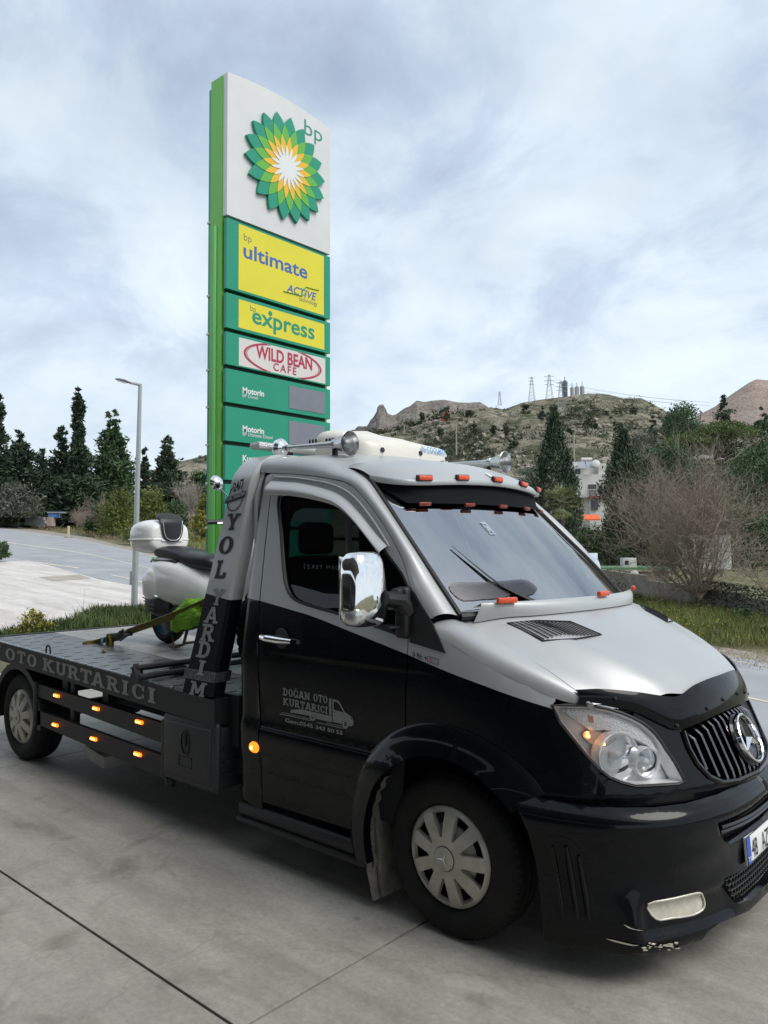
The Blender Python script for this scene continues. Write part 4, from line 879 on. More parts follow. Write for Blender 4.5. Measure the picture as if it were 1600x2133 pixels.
m = MB(); m.grid(lambda a, t: acS(a, 0) * np.array([1, 1, 0]) + np.array([0, 0, acS(a, 0)[2] - .055 + .06 * t]) + (acS(a, 0) - np.array([-1.23, 0, acS(a, 0)[2]])) * -.03 * (1), np.linspace(0, 2 * math.pi, 65), [0, 1]); m.build('cooler_skirt', plast, acu)
def acside(a, b): return np.array([-1.05 + a, -.452 + b * .12, 2.30 + b])
def acfront(a, b): return np.array([-.957 - b * .14 - .03 * (a / .4) ** 4, a, 2.255 + b])
for k in range(3): m = MB(); m.box(acside(-.40 + .028 * k, .055), (.012, .01, .045), None, .003); m.build('cooler_slot', inkblack, acu)
for k in range(3): m = MB(); m.box(acside(-.25 + .028 * k, .05), (.012, .01, .04), None, .003); m.build('cooler_slot', inkblack, acu)
for a, b in ((-.30, .03), (.05, .04), (.34, .03)): m = MB(); m.lathe([(.001, .006), (.014, .006), (.016, 0)], Matrix.Translation(acfront(a, b)) @ Matrix.Rotation(R(80), 4, 'Y'), 12); m.build('cooler_screw', plast, acu)
m = MB(); text(m, 'IN COOLMAX', .055, lambda a, b: acfront(a, b) + np.array([.004, 0, 0]), .06, .05, .0008, width=.27); m.build('cooler_lettering', blueprint, acu, False)
# air horns
def horn(y, x0_, x1_, z0_, z1_, label_):
    A_ = Vector((x0_, y, z0_)); B_ = Vector((x1_, y, z1_)); d = (B_ - A_).normalized(); M = Matrix.Translation(A_) @ d.to_track_quat('Z', 'Y').to_matrix().to_4x4(); L_ = (B_ - A_).length
    m = MB(); m.lathe([(.012, .05), (.015, L_ * .35), (.020, L_ * .7), (.026, L_ * .80), (.030, L_ * .86), (.046, L_ * .93), (.066, L_ * .98), (.074, L_), (.071, L_ + .003), (.055, L_ - .03), (.030, L_ - .11), (.001, L_ - .15)], M, 32)
    o = m.build('air_horn', alum, truck, True, 50)
    m = MB(); m.lathe([(.001, -.035), (.045, -.03), (.058, -.01), (.060, .006), (.045, .03), (.020, .04), (.017, .06)], M, 28); m.build('horn_driver', chrome, o)
    m = MB(); m.box(A_ + Vector((0, 0, -.065)), (.05, .04, .08), None, .008); m.box(A_ + d * L_ * .80 + Vector((0, 0, -.05)), (.018, .035, .10), None, .004); m.build('horn_bracket', satin, o)
    m = MB(); m.lathe([(.027, .0), (.033, .004), (.033, .028), (.027, .032)], Matrix.Translation(A_ + d * L_ * .79) @ d.to_track_quat('Z', 'Y').to_matrix().to_4x4(), 20); m.build('horn_clamp', alum, o)
horn(-.60, -1.55, -.95, 2.318, 2.292, ''); horn(.60, -1.34, -.69, 2.29, 2.262, '')
# light bar on the hoop
lbA = np.array([-1.62, -.64, 2.335]); 
m = MB(); m.box((-1.66, .1, 2.335), (.12, 1.16, .05), None, .02); lb = m.build('beacon_bar', mat('clear_beacon', (.62, .63, .62), .12, .5) , truck)
m = MB(); m.box((-1.66, -.60, 2.335), (.10, .24, .045), None, .018); m.build('beacon_bar_end', mat('ribbed_clear_plastic', (.60, .61, .60), .15, .55, bump=.6, bscale=120), lb)
for y in (-.45, .6): m = MB(); m.box((-1.66, y, 2.30), (.07, .05, .07), None, .01); m.build('beacon_foot', plast, lb)
# ---------------------------------------------------------------- flatbed
def zd(x): return .840 - (x + 1.94) * .034
XR, XF, YB = -4.93, -1.62, 1.03
m = MB()
for sg in (1, -1):
    y = -YB * sg; pts = [(XR, zd(XR) - .15), (XF, zd(XF) - .15), (XF, zd(XF)), (XR, zd(XR))]
    a = [(x, y, z) for x, z in pts]; b = [(x, y + .05 * sg, z) for x, z in pts]; q = [(0, 1, 2, 3), (0, 4, 5, 1), (3, 2, 6, 7), (1, 5, 6, 2), (4, 7, 6, 5), (0, 3, 7, 4)]
    m2 = MB(); m2.add(a + b, q if sg > 0 else [f[::-1] for f in q]); sr = m2.build('side_rail', satin, truck, False)
    if sg > 0: near_rail = sr
    e2 = MB(); e2.tube([(XR, y + .012 * sg, zd(XR) + .002), (-2.06, y + .012 * sg, zd(-2.06) + .002)], .009, 6); e2.build('worn_rail_edge', alum, sr)
for x_, w_ in ((XR - .02, 2.06), (XF - .03, 1.96)): m = MB(); m.box((x_, 0, zd(x_) - .075), (.05, w_, .15)); m.build('end_rail', satin, truck, False)
# floor: slotted steel tread plates each side, worn boards between
sl = 0
def deckS(x, y, o=0.0): return (x, y, zd(x) - .006 + o)
xb = np.linspace(XR + .01, -1.68, 7)
for sg in (1, -1):
    for i in range(6):
        xa, xc = xb[i] + .002, xb[i + 1] - .002; holes = []
        for r_ in range(4):
            y = -.93 + r_ * .135
            for x in np.arange(xa + .07 + .05 * (r_ % 2), xc - .04, .165): holes.append([(x - .009, y - .040), (x + .009, y - .040), (x + .011, y), (x + .009, y + .040), (x - .009, y + .040), (x - .011, y)])
        m = MB(); patch(m, lambda a, b: deckS(a, b), [(xa, -.98), (xc, -.98), (xc, -.42), (xa, -.42)], holes, None, .012)
        if sg < 0: m = m.flipped()
        m.build('slotted_deck_plate', deckm, truck, False)
for i in range(6):
    for j in range(3):
        ya = -.418 + j * .279; m = MB(); dz = random.uniform(-.001, .001); patch(m, lambda a, b: deckS(a, b, dz), [(xb[i] + .002, ya + .002), (xb[i + 1] - .002, ya + .002), (xb[i + 1] - .002, ya + .277), (xb[i] + .002, ya + .277)], [], None, .012); m.build('deck_board', deckw, truck, False)
m = MB(); m.add([deckS(XR + .01, -.99, -.03), deckS(-1.64, -.99, -.03), deckS(-1.64, .99, -.03), deckS(XR + .01, .99, -.03)], [(0, 1, 2, 3)]); m.build('deck_underside', inkblack, truck, False)
# lettering on the rail
def railS(a, b): x = a; return (x, -YB - .003, zd(x) - .15 + b)
m = MB()
def px_x(u, v): return yat(u, v, -YB)[0]
# letters spread as in the photo: left edges by measured position
def slab_at(mm, ch, x0_, x1_, z0_, z1_):
    w, L = slab_polys(ch); vs_, fs_ = union_tris(L); kx = (x1_ - x0_) / w
    mm.add([railS(x0_ + a * kx, z0_ + b * (z1_ - z0_)) for a, b in vs_], fs_)
lx = {}
for ch, ua, ub, v in (('O', 12, 33, 1367), ('T', 37, 54, 1372), ('O', 57, 78, 1376), ('K', 90, 114, 1387), ('U', 117, 139, 1395), ('R', 142, 166, 1403), ('T', 168, 192, 1412), ('A', 192, 218, 1420), ('R', 223, 249, 1428), ('I', 254, 270, 1433), ('C', 275, 303, 1440), ('I', 308, 326, 1448)):
    m = MB(); slab_at(m, ch, px_x(ua, v), px_x(ub, v), .030, .124); m.build('rail_letter', letter, near_rail, False)
m = MB(); slab_at(m, 'Y', px_x(-18, 1358), px_x(2, 1362), .030, .124); m.build('rail_letter', letter, near_rail, False)
# lashing ring, winch cross bars
def ring_at(x, y):
    m = MB(); m.tube([(x - .035, y, zd(x) - .01), (x - .035, y, zd(x) + .03)] + [(x + .035 * math.cos(a), y, zd(x) + .03 + .035 * math.sin(a)) for a in np.linspace(math.pi, 0, 9)] + [(x + .035, y, zd(x) - .01)], .007, 8); m.build('lashing_ring', satin, truck)
ring_at(px_x(95, 1365) , -YB + .02)
P1 = zat(285, 1400, zd(-2.3) + .05); 
for (ua, va), (ub, vb), h in (((283, 1392), (398, 1377), .075), ((290, 1411), (400, 1394), .03)):
    A_ = zat(ua, va, zd(-2.3) + h); B_ = zat(ub, vb, zd(-2.3) + h); d = B_ - A_; m = MB(); m.tube([A_, A_ + d * 2.4], .020, 8); m.build('winch_cross_bar', satin, truck)
    if h > .05:
        m = MB(); m.add([A_ + np.array(q) for q in ((-.03, -.02, -.08), (.05, -.02, -.08), (.0, -.02, .03), (-.03, .02, -.08), (.05, .02, -.08), (.0, .02, .03))], [(0, 1, 2), (5, 4, 3), (0, 3, 4, 1), (1, 4, 5, 2), (2, 5, 3, 0)]); m.build('cross_bar_bracket', satin, truck, False)
        m = MB(); m.lathe([(.045, 0), (.045, .03), (.036, .035), (.036, .06), (.044, .064), (.044, .075), (.001, .076)], Matrix.Translation(zat(286, 1413, zd(-2.25))), 18); m.build('twist_lock', satin, truck)
        bx_ = A_ + d * .75; m = MB(); m.box(bx_ + np.array([0, 0, -.05]), (.07, .10, .06), None, .006); m.build('cross_bar_spacer', satin, truck)
# chassis rails, cross members and mudguards
m = MB()
for y in (-.42, .42): m.box((-3.2, y, .60), (3.5, .07, .16), None, .01)
for x in (-2.2, -3.0, -3.6, -4.6): m.box((x, 0, .68), (.08, 1.9, .10))
m.build('chassis_frame', satin, truck, False)
m = MB(); m.tube([(-4.325, -.8, .347), (-4.325, .8, .347)], .06, 10); m.lathe([(.001, -.13), (.10, -.11), (.14, 0), (.10, .11), (.001, .13)], Matrix.Translation((-4.325, 0, .347)), 16); m.build('rear_axle', satin, truck)
m = MB(); m.grid(lambda a, y: np.array([-4.325 + .44 * math.cos(a), y, .36 + .42 * math.sin(a)]), np.linspace(R(190), R(-8), 18), [-1.0, -.68], True); m.grid(lambda a, t: np.array([-4.325 + (.44 - .05 * t) * math.cos(a), -1.0, .36 + (.42 - .05 * t) * math.sin(a)]), np.linspace(R(190), R(-8), 18), [0, 1]); both('rear_mudguard', m, plast)
# side guard: two planks, posts, six marker lamps
gd = []
for z1, z2, xa, xc in ((.655, .56, -3.93, -2.20), (.455, .35, -3.97, -2.17)):
    m = MB(); o1 = .05 * 0; m.add([(xa, -1.0, z1 - .16 * .0), (xc, -1.0, z1 - .045), (xc, -1.0, z2 - .045 - .03), (xa, -1.0, z2), (xa, -.97, z1), (xc, -.97, z1 - .045), (xc, -.97, z2 - .075), (xa, -.97, z2)], [(0, 3, 2, 1), (4, 5, 6, 7), (0, 1, 5, 4), (3, 7, 6, 2), (0, 4, 7, 3), (1, 2, 6, 5)]); gd.append(m.build('side_guard_plank', satin, truck, False))
m = MB(); m.box((-3.97, -.985, .50), (.05, .06, .34), None, .008); m.build('side_guard_post', satin, truck)
m = MB(); m.box((-3.45, -.95, .60), (.06, .03, .52), None, .005); m.build('side_guard_post', satin, truck)
m = MB(); m.box((-2.165, -.985, .46), (.07, .06, .36), None, .015); m.lathe([(.03, 0), (.035, .02), (.03, .05), (.001, .055)], Matrix.Translation((-2.13, -.985, .235)), 12); m.build('side_guard_post', satin, truck)
for u, v in ((118, 1449), (200, 1476), (290, 1504), (115, 1510), (195, 1539), (287, 1571)):
    P = yat(u, v, -1.008); m = MB(); m.box(P, (.085, .018, .026), None, .008); o = m.build('guard_marker_light', amber, truck)
    m = MB(); 
    for k in (-1.5, -.5, .5, 1.5): m.box(P + np.array([k * .017, -.008, 0]), (.009, .008, .014), None, .003)
    m.build('light_diode', amberc, o)
# far guard, fuel tank and battery box keep the underside dark
for z1, z2 in ((.655, .56), (.455, .35)):
    m = MB(); m.box((-3.07, .985, (z1 + z2) / 2 - .03), (1.75, .03, .10)); m.build('side_guard_plank', satin, truck, False)
m = MB(); m.box((-2.75, .55, .50), (.95, .55, .40), None, .06); m.build('fuel_tank', plast, truck)
m = MB(); m.box((-3.55, .45, .52), (.55, .70, .36), None, .03); m.build('hydraulic_tank', satin, truck)
m = MB(); m.box((-1.87, .82, .485), (.55, .40, .40), None, .03); m.build('tool_box', satin, truck)
m = MB(); m.tube([(-1.4, -.1, .36), (-2.5, -.12, .34), (-3.6, -.1, .36), (-4.3, -.2, .42)], .05, 10); m.build('prop_shaft', satin, truck)
m = MB(); m.box((-2.9, -.25, .60), (.8, .16, .20), None, .02); m.build('subframe_box', satin, truck)
# white box under the bed
P = yat(205, 1567, -.72); m = MB(); m.box(P + np.array([.1, 0, -.0]), (.30, .18, .09), Matrix.Rotation(R(8), 3, 'Y'), .01); m.build('fluid_tank', mat('dirty_white_plastic', (.42, .40, .36), .6, noise=.25, nscale=12), truck)
# tool box between the guard and the cab
tb = mat('grey_black_plastic', (.021, .023, .026), .5, bump=.06, bscale=220, noise=.15, nscale=10)
m = MB(); m.box((-1.87, -.80, .485), (.50, .38, .36), None, .02); 
for z in (.40, .47, .55): m.box((-1.612, -.80, z), (.012, .34, .012))
tbx = m.build('tool_box', tb, truck)
m = MB(); m.box((-1.875, -1.005, .495), (.55, .05, .40), None, .03); m.build('tool_box_lid', tb, tbx)
m = MB(); m.box((-1.885, -1.03, .495), (.47, .02, .32), None, .02); m.build('lid_panel', tb, tbx)
m = MB(); m.lathe([(.001, 0), (.055, .0), (.058, .004), (.05, .006)], Matrix.Translation((-1.89, -1.041, .55)) @ Matrix.Rotation(R(90), 4, 'X') @ Matrix.Diagonal((.8, 1.3, 1, 1)), 24); m.build('lid_latch_recess', inkblack, tbx)
m = MB(); m.box((-1.89, -1.046, .565), (.02, .012, .07), None, .004); m.build('lid_latch', satin, tbx)
m = MB(); m.tube([(-1.89 + a, -1.041, .435 + b) for a, b in ((-.065, -.03), (.065, -.03), (.065, .03), (-.065, .03))], .003, 5, closed=True); m.build('lid_badge_frame', satin, tbx)
# bracket plates between hoop and tool box
m = MB(); m.box((-1.66, -.90, .70), (.24, .04, .30), None, .004); m.box((-1.60, -.86, .56), (.10, .03, .34), Matrix.Rotation(R(4), 3, 'Y'), .003); m.build('hoop_bracket', satin, truck)
# ---------------------------------------------------------------- headboard hoop behind the cab
def hoopc(t):                           # path of the near post and the top corner: returns y, z, x rear, x front
    if t <= 1:
        z = .70 + t * 1.33; y = -1.034 + .155 * max(0, (z - .84)) / 1.19
        k = (z - .84) / 1.25
        xr = -1.952 + .255 * k + .0 * k; xf = -1.650 + .165 * k
        return np.array([y, z]), xr, xf
    a = (t - 1) * 1.571; b = hoopc(1.0); y0, z0 = b[0]; r_ = .24
    return np.array([y0 + r_ * (1 - math.cos(a)), z0 + r_ * math.sin(a)]), b[1] + .03 * (t - 1), b[2] + .03 * (t - 1)
TH = .11
def hoop(t, side_):                     # outer face corners and inner face corners
    (y, z), xr, xf = hoopc(t); a = max(0, min(1, t - 1)) * 1.571; n_ = np.array([math.cos(a), -math.sin(a)])
    q = [(xr, 0), (xf, 0), (xf, 1), (xr, 1)][side_]; return np.array([q[0], y + n_[0] * TH * q[1], z + n_[1] * TH * q[1]])
ts = list(np.linspace(0, 1, 12)) + list(np.linspace(1, 2, 12))[1:]
ts = sorted(ts + [.60 - .004, .60])
zsplit = 1.345
def hpaint(t): return 0 if hoopc(t)[0][1] > 1.42 else 1
m = MB()
bev = .012
def hoopring(t):
    P = [hoop(t, k) for k in range(4)]; c = np.mean(P, 0); o = []
    for k in range(4):
        p, a, b = P[k], P[k - 1], P[(k + 1) % 4]; o += [p + (a - p) / np.linalg.norm(a - p) * .018, p + (b - p) / np.linalg.norm(b - p) * .018]
    return o
rings = []
tsx = list(np.linspace(.108, 1, 24)) + list(np.linspace(1, 2, 14))[1:]
for t in tsx: rings.append(hoopring(t))
def cutz(xfrac): return 0
vs_ = [p for r_ in rings for p in r_]; fs_ = []; mi = []
for i in range(len(rings) - 1):
    for j in range(8):
        f = (i * 8 + j, i * 8 + (j + 1) % 8, (i + 1) * 8 + (j + 1) % 8, (i + 1) * 8 + j); c = np.mean([vs_[q] for q in f], 0); fs_.append(f); mi.append(0)
me_ = MB(); n_ = len(vs_); me_.add(vs_, fs_)
# far half and the cross beam
me_.mirror(); last = rings[-1]; me_.add(last + [p * np.array([1, -1, 1]) for p in last], [(j, (j + 1) % 8, 8 + (j + 1) % 8, 8 + j) for j in range(8)])
hp = me_.build('headboard_hoop', None, truck, True, 40)
def twotone(name):                      # silver above a sloping paint line, black below
    m = bpy.data.materials.new(name); m.use_nodes = True; nt = m.node_tree; b = nt.nodes['Principled BSDF']; t = nt.nodes.new('ShaderNodeTexCoord'); s_ = nt.nodes.new('ShaderNodeSeparateXYZ'); nt.links.new(t.outputs['Object'], s_.inputs[0])
    a = nt.nodes.new('ShaderNodeMath'); a.operation = 'MULTIPLY_ADD'; a.inputs[1].default_value = .13; nt.links.new(s_.outputs['X'], a.inputs[0]); nt.links.new(s_.outputs['Z'], a.inputs[2])
    g = nt.nodes.new('ShaderNodeMath'); g.operation = 'GREATER_THAN'; g.inputs[1].default_value = 1.195; nt.links.new(a.outputs[0], g.inputs[0])
    mx = nt.nodes.new('ShaderNodeMixRGB'); mx.inputs[1].default_value = (.004, .005, .008, 1); mx.inputs[2].default_value = (.44, .452, .452, 1); nt.links.new(g.outputs[0], mx.inputs[0]); nt.links.new(mx.outputs[0], b.inputs['Base Color'])
    q = nt.nodes.new('ShaderNodeMath'); q.operation = 'MULTIPLY'; q.inputs[1].default_value = .25; nt.links.new(g.outputs[0], q.inputs[0]); nt.links.new(q.outputs[0], b.inputs['Metallic']); b.inputs['Roughness'].default_value = .34; b.inputs['Specular IOR Level'].default_value = .12; b.inputs['Coat Weight'].default_value = .35; b.inputs['Coat Roughness'].default_value = .05
    return m
hp.data.materials.append(twotone('two_tone_hoop_paint'))
# letters down the post
def postS(a, b):                        # a: 0 rear .. 1 front edge, b: height z
    t = (b - .70) / 1.33; (y, z), xr, xf = hoopc(min(t, 1.0)); return np.array([xr + (xf - xr) * a, y - .004, b])
def post_inv(u, v): return inv(postS, (u, v), (.5, 1.5))
mg, mk = MB(), MB()
for ch, (ul, ur), (vt, vb), mm in (('Y', (472, 498), (1070, 1104), mk), ('O', (456, 486), (1117, 1154), mk), ('L', (449, 473), (1167, 1205), mk), ('Y', (441, 466), (1227, 1261), mg), ('A', (428, 455), (1265, 1298), mg), ('R', (420, 448), (1300, 1336), mg), ('D', (412, 441), (1336, 1371), mg), ('I', (411, 428), (1375, 1407), mg), ('M', (396, 428), (1420, 1450), mg)):
    vm = (vt + vb) / 2; A_ = post_inv(ul, vm); B_ = post_inv(ur, vm); zt = post_inv((ul + ur) / 2, vt)[1]; zb = post_inv((ul + ur) / 2, vb)[1]
    w, L = slab_polys(ch); vs2, fs2 = union_tris(L); dx_ = B_[0] - A_[0]
    sl_ = (post_inv((ul + ur) / 2 , vt)[0] - post_inv((ul + ur) / 2, vb)[0])
    q_ = MB(); q_.add([postS(A_[0] + dx_ * a / w, zb + (zt - zb) * b) for a, b in vs2], fs2); q_.build('post_letter', letter if mm is mg else letterk, hp, False)
# round-the-clock badge
c = post_inv(490, 1038); m = MB()
def bS(a, b): return postS(c[0] + a / .21, c[1] + b)
ringp = [(.072 * math.cos(q), .078 * math.sin(q)) for q in np.linspace(R(110), R(400), 30)]
for (a, b), (a2, b2) in zip(ringp, ringp[1:]):
    k = .90; m.add([bS(a, b), bS(a * k, b * k), bS(a2 * k, b2 * k), bS(a2, b2)], [(0, 1, 2, 3)])
m.add([bS(-.088, -.032), bS(.088, .004), bS(.088, .042), bS(-.088, .006)], [(0, 1, 2, 3)])
text(m, '24/7', .075, lambda a, b: bS(a, b + a * .22), -.03, .046, .002, width=.10)
m.build('badge', letterk, hp, False)
m = MB(); text(m, 'YOL YARDIM', .03, lambda a, b: bS(a, b + a * .2) + np.array([0, -.002, 0]), -.080, .0, .0005, width=.16); m.build('badge_lettering', silver, hp, False)
# black tape wrapped round the foot of the post
def tape(u):
    P = [hoop((z - .70) / 1.33, k) for z in (u,) for k in range(4)]; c = np.mean(P, 0); return [c + (p - c) * 1.04 for p in P]
m = MB(); zt_ = [(.935, .0), (.985, .0)]
lo = tape(.925); hi = tape(.985); m.add(lo + hi, [(i, (i + 1) % 4, 4 + (i + 1) % 4, 4 + i) for i in range(4)]); m.build('wrapped_tape', mat('shiny_black_tape', (.045, .047, .052), .35, noise=.4, nscale=40, bump=.6, bscale=50), hp, False)

# ---------------------------------------------------------------- lettering and pictogram on the door
def px_on(u, v, o=.0025):
    q = bpx([(u, v)])[0]; P = np.array(Sb(*q)); P[1] -= o; return P
def pxline(start, end, h, o=.0025):      # sheet whose baseline runs between two photo pixels; unit = line length
    s_ = np.array(start, float); e_ = np.array(end, float); d = e_ - s_; return lambda a, b: px_on(*(s_ + d * a + np.array([0, -1.0]) * h * b), o)
def slab_fit(mm, txt, start, end, h):
    tot = 0
    for ch in txt: tot += .45 if ch == ' ' else SL['G' if ch == 'Ğ' else ch][0] + .05
    S_ = pxline(start, end, h); x = 0
    for ch in txt:
        if ch == ' ': x += .45; continue
        if ch == 'Ğ': w, L = slab_polys('G'); L = L + [[(.2, 1.24), (.3, 1.12), (.3, 1.22)], [(.3, 1.22), (.3, 1.12), (.48, 1.12), (.48, 1.22)], [(.48, 1.22), (.48, 1.12), (.58, 1.24)]]
        else: w, L = slab_polys(ch)
        vs2, fs2 = union_tris(L); mm.add([S_((x + a) / tot, b) for a, b in vs2], fs2); x += w + .05
logo = MB()
def C_(x, y): return (560 + x / 7.2727, 1400 + y / 7.2727)
slab_fit(logo, 'DOĞAN OTO', C_(222, 350), C_(902, 478), 112 / 7.27); slab_fit(logo, 'KURTARICI', C_(222, 490), C_(905, 635), 108 / 7.27)
def poly(mm, pts, holes=()):
    p_ = [C_(*q) for q in pts]; hs_ = [[C_(*q) for q in h] for h in holes]; v2, t2 = cdt(p_, hs_); mm.add([px_on(*q) for q in v2], [t[::-1] for t in t2])
def circ(cx, cy, rx, ry, n=18): return [(cx + rx * math.cos(a), cy + ry * math.sin(a)) for a in np.linspace(0, 2 * math.pi, n + 1)[:-1]]
poly(logo, [(340, 570), (500, 562), (905, 655), (960, 662), (970, 745), (725, 690), (620, 660), (360, 612), (345, 625), (332, 610)])
poly(logo, [(918, 392), (955, 400), (955, 655), (918, 648)])
poly(logo, [(968, 408), (1050, 425), (1090, 470), (1160, 605), (1265, 680), (1290, 740), (1290, 800), (1250, 820), (1225, 815), (1215, 750), (1160, 715), (1120, 735), (1105, 785), (975, 750)], [[(990, 440), (1040, 455), (1080, 500), (1140, 610), (1000, 570), (988, 540)], [(1003, 600), (1030, 606), (1030, 612), (1003, 606)], [(1235, 672), (1262, 700), (1275, 730), (1255, 715)]])
for cx, cy, rx, ry in ((672, 678, 48, 60), (1168, 785, 52, 72)): poly(logo, circ(cx, cy, rx, ry), [circ(cx, cy, rx * .46, ry * .46, 12)]); poly(logo, circ(cx, cy, rx * .22, ry * .22, 10))
for a, b, th in (((170, 622), (640, 725), 12), ((205, 605), (620, 700), 9), ((735, 755), (1135, 845), 12), ((880, 765), (1110, 812), 9), ((720, 690), (960, 745), 14)): poly(logo, [a, b, (b[0], b[1] + th), (a[0], a[1] + th)])
text(logo, 'Gsm:0545 343 80 55', .062, lambda a, b: pxline(C_(255, 750), C_(1125, 950), 1)(a / 1.0, b * 175), 0, 0, .0018, width=1.0)
logo.build('door_lettering', letter, dn_, False)
m = MB(); text(m, '0 Rh +', .06, lambda a, b: pxline((860, 1367), (890, 1377), 1)(a, b * 250), 0, 0, .0006, width=1.0); m.build('blood_group_lettering', inkblack, truck, False)
m = MB(); bx4 = [(891, 1366), (914, 1374), (914, 1385), (891, 1378)]
for i in range(4): m.tube([px_on(*bx4[i]), px_on(*bx4[(i + 1) % 4])], .0012, 4)
m.build('crescent_frame', plast, truck)
m = MB(); P_ = [(900 + 3.4 * math.cos(a), 1375 + 4.2 * math.sin(a)) for a in np.linspace(R(50), R(310), 12)]; Q_ = [(901 + 2.4 * math.cos(a), 1375 + 3.4 * math.sin(a)) for a in np.linspace(R(50), R(310), 12)]
m.add([px_on(*q) for q in P_] + [px_on(*q) for q in Q_], [(i, i + 1, 13 + i, 12 + i) for i in range(11)]); m.build('crescent', redm, truck, False)
m = MB(); text(m, 'ADEM TERZİ', .075, lambda a, b: pxline((713, 1187), (628, 1184), 1, -.015)(a, b * 150), 0, 0, .0, space=1.3, width=1.0); m.build('window_reflection_text', mat('painted_reflection', (.07, .078, .085), .6), dn_, False)  # mirrored reflection of a name, painted on the glass as flat letters
# ================================================================ scooter on the bed
SX, SY = -3.73, .02
sz = zd(SX) - .006
white = mat('white_scooter_paint', (.84, .835, .81), .22, 0, coat=.7, noise=.03, nscale=5)
seatm = mat('black_leatherette', (.016, .017, .020), .42, bump=.08, bscale=160)
teal = mat('teal_rim', (.01, .16, .19), .35, coat=.4)
sc = empty('scooter', (SX, SY, sz), 'white motor scooter with a top case, strapped down on the flatbed', 'scooter')
OX = .25
def sp(x, y, z): return (SX + OX + x, SY + y, sz + z)
def loft(mb, secs, n=20, cap=True, pw=2.6):   # secs: (x, y, z, half width, half height, power)
    rings = []
    for x, y, z, w, h, *k in secs:
        p = 2 / (k[0] if k else pw); rings.append([sp(x, y + w * math.copysign(abs(math.cos(a)) ** p, math.cos(a)), z + h * math.copysign(abs(math.sin(a)) ** p, math.sin(a))) for a in np.linspace(0, 2 * math.pi, n + 1)[:-1]])
    vs_ = [q for r_ in rings for q in r_]; fs_ = [(i * n + j, i * n + (j + 1) % n, (i + 1) * n + (j + 1) % n, (i + 1) * n + j) for i in range(len(rings) - 1) for j in range(n)]
    if cap: fs_ += [tuple(range(n - 1, -1, -1)), tuple((len(rings) - 1) * n + j for j in range(n))]
    return mb.add(vs_, fs_)
def secs(pts, n=5): return [tuple(p) for p in spline(pts, n)]
m = MB(); loft(m, secs([(-.36, 0, .58, .05, .08), (-.33, 0, .58, .13, .15), (-.24, 0, .56, .195, .20), (-.08, 0, .53, .225, .225), (.12, 0, .51, .215, .215), (.30, 0, .47, .18, .18), (.45, 0, .42, .15, .13), (.50, 0, .36, .13, .08)])); m.build('rear_body', white, sc, True, 60)
for sg in (-1, 1):                      # bulged side cowl with a raised oval
    m = MB(); ov = [(-.20 + .155 * math.cos(a), .50 + .15 * math.sin(a)) for a in np.linspace(0, 2 * math.pi, 25)[:-1]]
    def cw_(a, b): d = ((a + .20) / .155) ** 2 + ((b - .50) / .15) ** 2; return np.array(sp(a, sg * (.185 + .055 * max(0, 1 - d) ** .5), b))
    patch(m, cw_, ov, [], .03, .04, flip=sg > 0); m.build('side_cowl', white, sc)
m = MB(); loft(m, secs([(-.34, 0, .775, .05, .02), (-.30, 0, .775, .12, .045), (-.15, 0, .775, .15, .055), (.02, 0, .755, .155, .06), (.14, 0, .72, .15, .065), (.28, 0, .70, .135, .07), (.42, 0, .69, .11, .06), (.48, 0, .67, .06, .03)]), cap=True); m.build('seat', seatm, sc, True, 60)
m = MB(); m.tube([sp(.1, -.15, .70), sp(-.2, -.16, .70), sp(-.36, -.10, .70), sp(-.42, 0, .71), sp(-.36, .10, .70), sp(-.2, .16, .70), sp(.1, .15, .70)], .014, 8); m.build('grab_rail', seatm, sc)
# top case
m = MB(); loft(m, secs([(-.60, 0, .90, .12, .09, 3.4), (-.575, 0, .905, .185, .125, 3.4), (-.46, 0, .91, .215, .145, 3.2), (-.34, 0, .91, .215, .145, 3.2), (-.24, 0, .905, .185, .125, 3.2), (-.215, 0, .90, .12, .09, 3.2)], 4), 28); tcse = m.build('top_case', white, sc, True, 50)
m = MB(); m.tube([sp(-.41 + .197 * math.copysign(abs(math.cos(a)) ** .5, math.cos(a)), .222 * math.copysign(abs(math.sin(a)) ** .5, math.sin(a)), .885) for a in np.linspace(0, 2 * math.pi, 41)[:-1]], .007, 6, closed=True); m.build('case_seam', white, tcse)
m = MB(); m.box(sp(-.21, 0, .875), (.012, .20, .012)); m.build('case_latch', white, tcse)
def bp_(a, b): r_ = abs(a / .10); return np.array(sp(-.205 - .012 * r_ ** 2 - max(0, b - .08) ** 1.3 * 1.9, a * (1 - .15 * max(0, -b) / .1), .955 + b - max(0, b - .09) * .45))
m = MB(); patch(m, bp_, smooth_closed([(-.10, .17), (0, .19), (.10, .17), (.105, .05), (.09, -.05), (.05, -.085), (0, -.09), (-.05, -.085), (-.09, -.05), (-.105, .05)], 3), [], .025, .03, off=.016); bpd = m.build('backrest_pad', seatm, tcse, True, 60)
m = MB(); m.tube([bp_(a * .86, b * .86) + np.array([.018, 0, 0]) for a, b in smooth_closed([(-.10, .15), (.10, .15), (.105, .05), (.09, -.05), (.05, -.085), (0, -.09), (-.05, -.085), (-.09, -.05), (-.105, .05)], 3)], .002, 4, closed=True); m.build('stitching', lampgrey, tcse)
